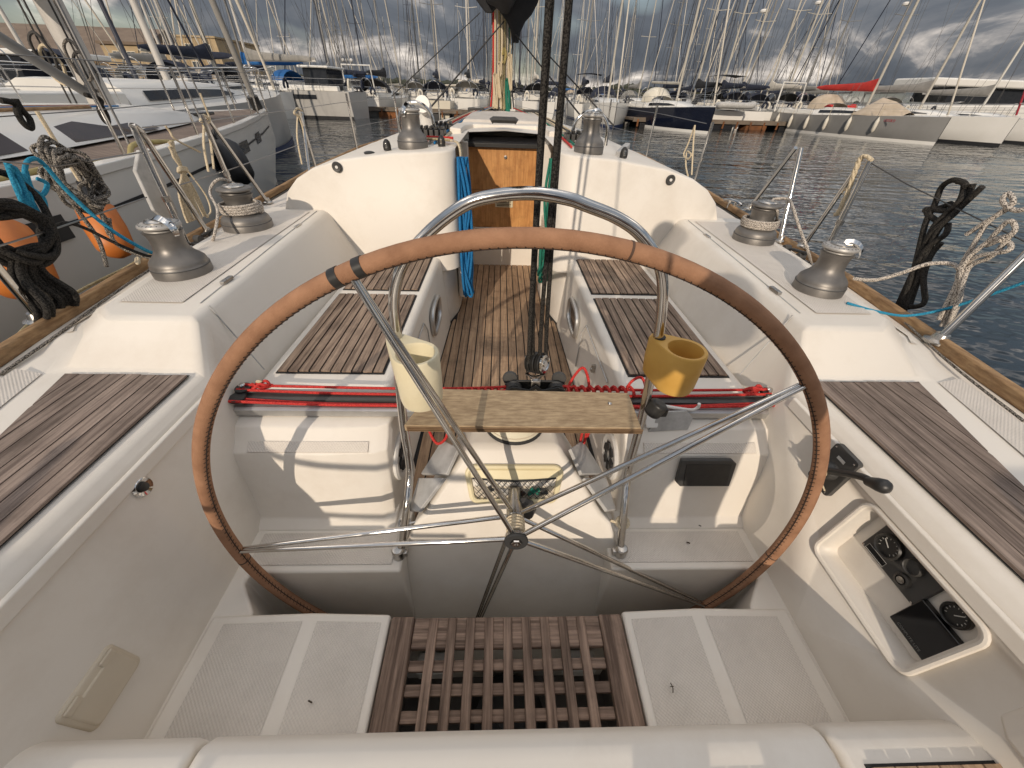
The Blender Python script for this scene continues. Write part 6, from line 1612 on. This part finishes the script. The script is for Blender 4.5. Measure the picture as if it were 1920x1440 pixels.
for sd in (-1, 1):
    q = MB(); q.loft([[(NX+sd*(nb_half(Y)+.012), Y, nb_z(Y)-.03), (NX+sd*(nb_half(Y)+.012), Y, nb_z(Y)+.035), (NX+sd*(nb_half(Y)-.10), Y, nb_z(Y)+.035), (NX+sd*(nb_half(Y)-.10), Y, nb_z(Y)-.02)] for Y in NYS]); q.build('gunwale', 'hull_white', nb, bevel=.01, seg=2)
q = MB(); q.loft([[(NX+nb_half(Y)*.998+.006, Y, nb_z(Y)-.235), (NX+nb_half(Y)*.998+.006, Y, nb_z(Y)-.210)] for Y in NYS[:-1]], closed=False, caps=False); q.build('stripe', 'boot_black', nb)
for Y in (5.05, 6.25, 2.3, 7.4):
    q = MB(); q.loft([[(NX+nb_half(y)*.997+.010, y, nb_z(y)-.30), (NX+nb_half(y)*.998+.010, y, nb_z(y)-.16)] for y in (Y-.22, Y, Y+.22)], closed=False, caps=False); q.build('hull_window', 'glass_dark', nb)
q = MB(); S = []
for Y, w, h in ((-1.5, 1.62, .20), (1.5, 1.62, .23), (3.5, 1.42, .23), (5.0, 1.12, .20), (6.2, .80, .16), (7.2, .42, .04)):
    z = nb_z(Y)+.03; S.append([(NX-w, Y, z), (NX-w*.86, Y, z+h*.8), (NX-w*.6, Y, z+h), (NX, Y, z+h+.03), (NX+w*.6, Y, z+h), (NX+w*.86, Y, z+h*.8), (NX+w, Y, z)])
q.loft(S); cb_ = q.build('cabin', 'hull_white', nb, smooth=50)
q = MB(); q.loft([[(NX+1.60*k-.06+.02, Y, nb_z(Y)+.05), (NX+1.60*k-.215+.018, Y, nb_z(Y)+.05+.145*f)] for Y, k, f in ((2.6, .97, 1), (3.4, .905, 1), (4.2, .815, 1), (4.9, .735, .9), (5.3, .69, .4))], closed=False, caps=False); q.build('window', 'glass_brown', cb_)
q = MB(); q.loft([[(NX+1.62-.055, Y, nb_z(Y)+.05), (NX+1.62-.215, Y, nb_z(Y)+.19)] for Y in (.4, 1.2, 2.2)], closed=False, caps=False); q.build('window', 'glass_dark', cb_)
bar(nb, 'mast', [(NX, 5.95, 1.3), (NX-.02, 5.85, 17)], .125, 'mast_white', n=18)
bar(nb, 'vang', [(NX, 5.80, 1.56), (NX, 4.6, 2.36)], .055, 'mast_grey', n=12)
bar(nb, 'boom', [(NX, 5.75, 2.45), (NX, .4, 2.55)], .10, 'mast_white', n=12)
for (p, X_) in (((230, 247), -3.5), ((376, 220), -3.9), ((395, 222), -3.9)):
    b_ = P(*p, X=X_); bar(nb, 'shroud', [(b_.x, b_.y, 1.22), (NX+.3, 5.9, 14)], .011, 'wire', n=6)
bar(nb, 'backstay_tackle', [(NX, -2.9, 1.2), (NX, 5.8, 16.5)], .008, 'wire', n=5)
bar(nb, 'furled_jib', [(NX, 9.6, 1.35), (NX-.02, 6.1, 16)], .055, 'canvas_grey', n=8)
bar(nb, 'furler_drum', [(NX, 9.62, 1.30), (NX, 9.55, 1.50)], .10, 'black_plastic', n=12)
for k, dx in enumerate((-.20, -.13, .16, .22)):
    bar(nb, 'halyard', [(NX+dx, 5.75, 1.45), (NX+dx*.7, 5.85, 4), (NX+dx*.3, 5.9, 14)], .010, ('rope_dark', 'wire_dark', 'rope_dark', 'rope_grey')[k], n=5)
# stanchions and lines of the left yacht, including the two loops of black rope
for Y in (2.15, 3.45, 4.9, 6.4, 7.9):
    x = NX+nb_half(Y)-.07; bar(nb, 'stanchion', [(x, Y, nb_z(Y)), (x, Y, nb_z(Y)+.60)], .0125, n=8)
for h in (.60, .32):
    bar(nb, 'lifeline', [Vector((NX+nb_half(Y)-.07, Y, nb_z(Y)+h)) for Y in (1.0, 2.15, 3.45, 4.9, 6.4, 7.9)]+[Vector((NX+.15, 9.6, nb_z(9.6)+h))], .0035, 'wire', n=5)
bar(nb, 'pulpit', [Vector((NX+.72, 8.2, 1.85)), Vector((NX+.30, 9.4, 1.92)), Vector((NX, 9.9, 1.95)), Vector((NX-.30, 9.4, 1.92)), Vector((NX-.72, 8.2, 1.85))], .016, sm=5)
for dx, Y in ((.30, 9.35), (-.30, 9.35), (.72, 8.2), (-.72, 8.2)): bar(nb, 'pulpit_leg', [(NX+dx, Y, 1.25), (NX+dx, Y, 1.90)], .014)
for pts in ([(0, 188), (15, 190), (30, 195), (33, 212), (45, 232), (58, 240), (55, 222), (40, 205), (28, 185)], [(160, 178), (180, 182), (190, 190), (186, 205), (195, 225), (203, 230), (200, 215), (188, 195)]):
    Xn = -2.9 if pts[0][0] < 100 else -3.2
    o = rope('rope_hank', 'black rope loops tied to the left yacht\'s near stanchion' if pts[0][0] < 100 else 'black rope loops hanging at the foot of the left yacht\'s mast', 'rope', [P(x, y, X=Xn) for x, y in pts], .016, 'rope_black')
# more of its deck gear: grab rail, hatches, coiled lines and sprayed shrouds
bar(nb, 'grab_rail', [Vector((NX+1.05-.10*k, 2.2+.7*k, 1.475-.006*k)) for k in range(5)], .018, 'teak_rail', n=8)
for (dx, Y, w_) in ((.3, 7.0, .25), (-.2, 4.2, .28), (.55, 3.0, .22)):
    q = MB(); q.box(NX+dx-w_, NX+dx+w_, Y-w_, Y+w_, 1.30 if Y > 6 else 1.42, 1.345 if Y > 6 else 1.475); hq = q.build('deck_hatch', 'smoked', nb, bevel=.015, seg=2)
for k in range(6):
    bar(nb, 'halyard', [(NX+.14+.05*k, 5.7, 1.44), (NX+.35+.06*k, 4.2, 1.47), (NX+.55+.07*k, 2.2, 1.48)], .008, ('rope_cream', 'rope_dark', 'rope_grey', 'rope_red', 'rope_cream', 'rope_blue')[k], n=5)
for k in range(4):
    x_ = NX+.16*(-1)**k; q = MB(); q.tube(spline([(x_+.10*math.cos(t*1.25), 5.78-.02*k, 1.75+.18*math.sin(t*1.25)+.05*k) for t in range(6)], 4), .016, n=6); q.build('halyard_coil', ('rope_dark', 'rope_cream', 'rope_grey', 'rope_dark')[k], nb, smooth=60)
# yellow shore hose on its side deck
rope('hose', 'yellow hose lying along the side deck of the left yacht', 'hose', [Vector((NX+nb_half(Y)-.22+.05*math.sin(Y*3), Y, nb_z(Y)+.03)) for Y in (.8, 1.4, 2.0, 2.5, 3.0)]+[P(235, 300, X=-3.05), P(250, 272, X=-3.2), P(300, 266, X=-3.3), P(350, 268, X=-3.5), P(385, 265, X=-3.62), P(382, 235, X=-3.65)], .020, 'hose_yellow')
# fenders between the boats
def big_fender(label, top, bot, r, mt, capm='boot_black'):
    top, bot = Vector(top), Vector(bot); d0 = (bot-top).normalized()
    t = thing('fender', label, 'fender', bot, 'fenders between the yachts')
    pts = [top+(bot-top)*f for f in (0, .06, .18, .5, .82, .94, 1)]
    q = MB(); q.tube(pts, r, n=18, radii=[r*.25, r*.6, r*.92, r, r*.92, r*.62, r*.2]); q.build('body', mt, t, smooth=60)
    q = MB(); q.tube([top-d0*.10, top+d0*.02], r*.22, n=10); q.build('end_cap', capm, t)
    q = MB(); q.tube([top-d0*.08, top-d0*.08+Vector((0, .0, .35))], .010, n=6); q.build('lanyard', 'rope_cream', t)
    return t
big_fender('long orange fender hanging against the left yacht below the grey coil', P(168, 372, X=-2.45), P(228, 482, X=-2.30), .095, 'fender_orange')
big_fender('orange fender with a white worn end behind the black coil', P(-25, 410, X=-2.30), P(58, 555, X=-2.12), .12, 'fender_orange', 'fender_white')
big_fender('tapered black fender hanging at the left yacht\'s bow', P(412, 262, X=-3.25), P(462, 345, X=-3.05), .16, 'boot_black')
# clear plastic bottle shape / wash board leaning on the rail
bs_ = thing('splash_board', 'grey plastic board hanging outside the left rail beside the cream coil', 'board', P(310, 380, X=-1.75))
q = MB(); q.prism([P(262, 280, X=-1.78), P(300, 315, X=-1.78), P(335, 400, X=-1.75), P(330, 425, X=-1.75), P(290, 395, X=-1.76), P(255, 320, X=-1.78)], (-.02, 0, 0)); q.build('panel', 'grey_plate', bs_, bevel=.006)

# ---------------- nearer yachts across the water, one by one
gy = place(make_yacht('sailing_yacht', 'grey-hulled yacht with a row of white fenders and a red boom cover on the right', L=12.2, B=3.9, fb=1.12, hull='hull_grey', boot='hull_white', mast='mast_cream', cover='canvas_red', hood='canvas_tan', Hm=17, sternarch=True, jib='sail', radar=False), 24.6, 31.6, 168)
# tan tent cover over its fore cabin
c = Matrix.Translation((24.6, 31.6, 0)) @ Matrix.Rotation(-rad(168), 4, 'Z')
tc_ = thing('deck_cover', 'tan canvas cover stretched over the foredeck of the grey yacht', 'cover', c @ Vector((0, 2.4, 1.6)))
q = MB(); q.loft([[c @ Vector((-x*w, y, z)) for x, z in ((-1, 1.25), (-.6, 1.25+h*.6), (0, 1.25+h), (.6, 1.25+h*.6), (1, 1.25))] for y, w, h in ((.9, 1.25, .35), (1.6, 1.25, .95), (2.6, 1.0, .75), (3.8, .6, .25))], closed=False, caps=False); q.build('canvas', 'canvas_tan', tc_, smooth=40)
for k in range(6):
    y = -4.6+k*1.55; b, z = sheer(12.2, 3.9, 1.12, .5+y/12.2)
    p = c @ Vector((b+.10, y, z-.50))
    fender(None, 'white sausage fender hanging along the grey yacht\'s side', p, .70, .11, 'fender_white', 'fenders along the grey yacht', .7)
Mt_ = c @ Matrix.Translation((sheer(12.2, 3.9, 1.12, .80)[0]+.16, 12.2*.30, 1.05)) @ Matrix.Rotation(rad(90), 4, 'Z') @ Matrix.Rotation(rad(90), 4, 'X') @ Matrix.Rotation(rad(-14), 4, 'Y')
rn = text_obj('registration_number', 'MN 31518 D', .21, Mt_, 'furl_red', gy, .01)
rn['kind'] = 'stuff'
rn.matrix_parent_inverse = (Matrix.Translation((24.6, 31.6, 0)) @ Matrix.Rotation(-rad(168), 4, 'Z')).inverted()
w2 = place(make_yacht('sailing_yacht', 'white yacht with a dark red furled jib moored right of the grey yacht', L=13, B=4.1, fb=1.2, boot='boot_black', mast='mast_cream', cover='canvas_grey', hood=None, Hm=18, furl='furl_red'), 29.2, 32.6, 167)
w3 = place(make_yacht('sailing_yacht', 'white yacht at the right edge with a grey boom cover', L=12, B=4, fb=1.15, boot='boot_black', cover='canvas_grey', hood=None, Hm=16), 34.8, 33.6, 167)
mb = thing('motor_yacht', 'white motor yacht with dark window band behind the right-hand yachts', 'motor yacht', (46, 44, 0))
q = MB(); q.loft([[(38, 42, 0), (38, 46.5, 0), (38, 46.5, 2.0), (38, 42, 2.0)], [(54, 41, 0), (54, 46.5, 0), (54, 46.5, 2.4), (54, 41, 2.4)]]); q.build('hull', 'hull_white', mb, bevel=.2, seg=2)
q = MB(); q.box(41, 54, 42.2, 46, 2.2, 3.3); q.build('saloon', 'glass_dark', mb, bevel=.1)
q = MB(); q.prism([(38.6, 41.8, 3.35), (54.5, 41.4, 3.35), (54.5, 46.4, 3.35), (38.6, 46.2, 3.35)], (0, 0, .6)); q.build('flybridge', 'hull_white', mb, bevel=.15, seg=2)
nv = place(make_yacht('sailing_yacht', 'navy blue yacht with a pale sprayhood and pilot windows right of the mast', L=9.6, B=3.1, fb=1.15, hull='hull_navy', boot='hull_white', mast='mast_cream', cover=None, hood='hull_cream', Hm=16.5, radar=True, boom=True), 12.1, 33.0, 166)
# row of sterns behind the right-hand pontoon
row = [  # px of mast foot, Y, heading, L, options
    (1347, 42, 2, 11.5, dict(mast='mast_cream', cover='canvas_navy', hood='canvas_navy', label='white yacht stern-to with navy boom cover left of the open sterns')),
    (1384, 43, -3, 11, dict(mast='mast_cream', cover='canvas_navy', hood='canvas_navy', radar=True, label='white yacht with navy boom cover and radar dome on its mast')),
    (1435, 42, 0, 12, dict(mast='mast_cream', cover='sail', hood='canvas_black', label='white yacht with black sprayhood and cream mast at the pontoon')),
    (1471, 43, 2, 12, dict(mast='mast_cream', cover='canvas_grey', hood='canvas_navy', radar=True, dinghy='rope_red', label='white yacht with a red dinghy on its stern')),
    (1500, 47, 0, 10, dict(mast='mast_grey', cover='canvas_grey', hood=None, label='small white yacht with a thin grey mast between the cream masts')),
    (1528, 45, 0, 12, dict(mast='mast_grey', cover=None, hood=None, bimini='canvas_navy', furl='canvas_navy', label='white yacht with navy bimini and navy furled jib at the pontoon')),
    (1618, 44, 3, 12.5, dict(mast='mast_grey', cover='canvas_grey', hood='canvas_grey', furl='canvas_navy', radar=True, label='white yacht with navy furled jib behind the grey yacht')),
    (1300, 41, -2, 11.5, dict(mast='mast_cream', cover='canvas_black', hood='canvas_black', bimini='canvas_black', dinghy='grey_plate', label='white yacht with black bimini and a dinghy on davits behind the navy yacht')),
    (1240, 47, -4, 11, dict(mast='mast_grey', cover='canvas_navy', hood='canvas_navy', label='white yacht with navy sprayhood behind the navy hull')),
    (1140, 36, 185, 11, dict(mast='mast_cream', cover='canvas_navy', hood='canvas_navy', label='white yacht with fenders lying left of the navy yacht')),
    (1090, 47, 3, 11, dict(mast='mast_grey', cover='canvas_navy', hood='canvas_navy', bimini='canvas_navy', label='white yacht with navy bimini seen right of the mainsheet')),
    (1000, 44, 0, 11.5, dict(mast='mast_cream', cover='sail', hood='canvas_black', label='white yacht with black hood right of our mast')),
    (880, 44, 0, 11, dict(mast='mast_white', cover='canvas_black', hood='canvas_grey', label='white yacht with black cover left of our mast')),
    (822, 42, -4, 11, dict(mast='mast_grey', cover='canvas_navy', hood='canvas_navy', hull='hull_cream', label='cream-hulled yacht with navy cover behind the left cabin winch')),
    (790, 50, 0, 10.5, dict(mast='mast_grey', cover='canvas_grey', hood='canvas_grey', label='white yacht with grey hood between the cream yacht and the arched stern')),
    (728, 43, 4, 12, dict(mast='mast_grey', cover='canvas_black', hood='canvas_black', sternarch=True, label='white yacht with an arched stern frame left of the cabin winch')),
    (690, 56, 0, 11, dict(mast='mast_dark', cover='canvas_navy', hood='canvas_navy', label='white yacht with a dark mast behind the arched stern')),
]
for px, Y, hd, L, o in row:
    lab = o.pop('label'); c = P(px, 185, Y=Y)
    B = L*.32; t = make_yacht('sailing_yacht', lab, L=L, B=B, fb=1.15+random.uniform(-.08, .1), Hm=L*1.32, **o)
    a = rad(hd); ym = L*.065
    place(t, c.x-math.sin(a)*ym, Y-math.cos(a)*ym, hd)
    if px == 1140:
        for k in range(3): fender(None, 'white fender on the yacht left of the navy hull', (c.x-1.85+.25*k, 36-3.5+1.8*k, .75), .7, .14, 'fender_white', 'fenders on the yacht left of the navy hull', .5)
# left: ketch, blue-covered yacht, navy-covered yacht, grey-white hull
kt = place(make_yacht('sailing_yacht', 'pale motor-sailer with a dark window stripe along its hull on the left', L=12.5, B=4.0, fb=1.45, hull='hull_ltgrey', boot='boot_black', mast='mast_white', cover='canvas_grey', hood=None, Hm=15), -15.9, 32.5, -84)
q = MB()
cM = Matrix.Translation((-15.9, 32.5, 0)) @ Matrix.Rotation(rad(84), 4, 'Z')
for sd in (-1,):
    for k in range(5):
        y0 = -4.2+k*1.75
        rows = []
        for y in (y0, y0+.75, y0+1.5):
            b, z = sheer(12.5, 4.0, 1.45, .5+y/12.5); rows.append([cM @ Vector((sd*(b+.02), y, z-.42)), cM @ Vector((sd*(b+.02), y, z-.20))])
        q.loft(rows, closed=False, caps=False)
hw = q.build('hull_window', 'glass_dark', None); hw.parent = kt; hw.matrix_parent_inverse = cM.inverted()
ph = thing('pilot_house', 'white pilot house with grey windscreens on the pale motor-sailer', 'pilot house', cM @ Vector((0, -3, 2)))
q = MB(); q.loft([[cM @ Vector((x, -4.9, z)) for x, z in ((-1.2, 1.5), (-1.1, 2.6), (1.1, 2.6), (1.2, 1.5))], [cM @ Vector((x, -3.3, z)) for x, z in ((-1.2, 1.5), (-1.0, 2.6), (1.0, 2.6), (1.2, 1.5))]]); q.build('windows', 'glass_dark', ph, bevel=.05)
q = MB(); q.box(-1.25, 1.25, -5.1, -3.1, 2.6, 2.72, cM); q.build('roof', 'hull_white', ph, bevel=.05)
left_row = [
    (470, 34, -78, 12, dict(mast='mast_grey', cover='canvas_blue', hood='canvas_blue', fb=1.3, label='white yacht with bright blue boom cover and blue hood on the left')),
    (352, 31, -72, 12, dict(mast='mast_white', cover='canvas_navy', hood='canvas_navy', fb=1.35, label='white yacht with an arched navy boom cover in front of the tan building')),
    (318, 12.3, 3, 12, dict(mast='mast_white', cover=None, hood=None, fb=1.22, hull='hull_ltgrey', boom=False, label='white yacht with plain white mast moored just beyond the left neighbour')),
    (415, 27, 8, 11.5, dict(mast='mast_cream', cover='canvas_navy', hood='canvas_navy', fb=1.25, label='white yacht with a thin cream mast near the tan building')),
    (262, 20, 4, 11, dict(mast='mast_dark', cover=None, hood='canvas_navy', fb=1.2, boom=False, furl='canvas_navy', label='white yacht with a dark navy mast in front of the tan building')),
    (330, 34, 6, 11, dict(mast='mast_white', cover='canvas_grey', hood='canvas_grey', fb=1.2, label='white yacht with grey cover behind the navy-covered yacht')),
    (505, 41, 8, 12, dict(mast='mast_grey', cover='canvas_navy', hood='canvas_navy', fb=1.2, label='white yacht with grey mast behind the blue-covered yacht')),
    (625, 40, -10, 11, dict(mast='mast_grey', cover='canvas_grey', hood='canvas_grey', fb=1.2, label='white yacht with a grey cover behind the pale motor-sailer')),
    (85, 22, 5, 12.5, dict(mast='mast_white', cover=None, hood=None, fb=1.25, boom=False, label='white yacht with bare white mast at the far left')),
]
for px, Y, hd, L, o in left_row:
    lab = o.pop('label'); c = P(px, 160, Y=Y); B = L*.32
    t = make_yacht('sailing_yacht', lab, L=L, B=B, Hm=L*1.35, **o); a = rad(hd); ym = L*.065
    place(t, c.x-math.sin(a)*ym, Y-math.cos(a)*ym, hd)
# white motor boat far left
mc = thing('motor_boat', 'white cabin cruiser with a long white roof at the far left', 'motor boat', (-24, 22, 0))
c = P(90, 170, Y=19); M = Matrix.Translation((c.x-2, 19, 0)) @ Matrix.Rotation(rad(4), 4, 'Z')
q = MB(); q.loft([[M @ Vector(p) for p in ((-7, -1.5, 0), (-7, 1.5, 0), (-7, 1.8, 1.3), (-7, -1.8, 1.3))], [M @ Vector(p) for p in ((4, -1.5, 0), (4, 1.5, 0), (4, 1.8, 1.45), (4, -1.8, 1.45))], [M @ Vector(p) for p in ((7, -.1, .1), (7, .1, .1), (7.4, .15, 1.8), (7.4, -.15, 1.8))]]); q.build('hull', 'hull_white', mc, bevel=.05)
q = MB(); q.box(-5.5, 3.2, -1.35, 1.35, 1.45, 2.25, M); q.build('windows', 'glass_dark', mc, bevel=.05)
q = MB(); q.box(-6, 3.8, -1.5, 1.5, 2.25, 2.42, M); q.build('roof', 'hull_white', mc, bevel=.06)
for x in (-5, -3, -1, 1): 
    q = MB(); q.box(x-.08, x+.08, -1.40, -1.36, 1.45, 2.25, M); q.build('pillar', 'hull_white', mc)
mc.location = (c.x-2, 19, 0)
for ch in mc.children: ch.matrix_parent_inverse = Matrix.Translation(-Vector(mc.location))

# ---------------- far rows: copies of a few plain yachts
FARL = 'distant white yacht standing in the far rows of masts'
protos = []
for k, (ma, co, ho, hu, ju) in enumerate((('mast_grey', 'canvas_navy', 'canvas_navy', 'hull_white', 'sail'), ('mast_cream', 'canvas_grey', 'canvas_grey', 'hull_white', 'canvas_navy'), ('mast_dark', 'canvas_navy', 'canvas_black', 'hull_white', 'canvas_navy'), ('mast_white', 'sail', 'canvas_tan', 'hull_cream', 'sail'), ('mast_grey', 'canvas_blue', 'canvas_blue', 'hull_white', 'sail'))):
    protos.append(make_yacht('sailing_yacht', FARL, L=11, B=3.5, fb=1.15, hull=hu, mast=ma, cover=co, hood=ho, Hm=14.5, jib=ju, detail=1, group='distant yachts in the far rows'))
used = [False]*5
spots = []
for k in range(34): spots.append((random.uniform(640, 1500), random.uniform(58, 75)))
for k in range(30): spots.append((random.uniform(560, 1560), random.uniform(85, 120)))
for k in range(9): spots.append((random.uniform(180, 640), random.uniform(46, 70)))
for k in range(10): spots.append((random.uniform(430, 1000), random.uniform(130, 170)))
spots.sort()
for i, (px, Y) in enumerate(spots):
    k = random.choice((0, 0, 0, 1, 2, 2, 3, 4)); c = P(px, 180, Y=Y); sc = random.uniform(.82, 1.15); hd = random.choice((0, 180, 5, 175, -90, 90))+random.uniform(-6, 6)
    if not used[k]:
        used[k] = True; place(protos[k], c.x, Y, hd, sc)
    else:
        dup(protos[k], (c.x, Y, 0), -rad(hd), sc)
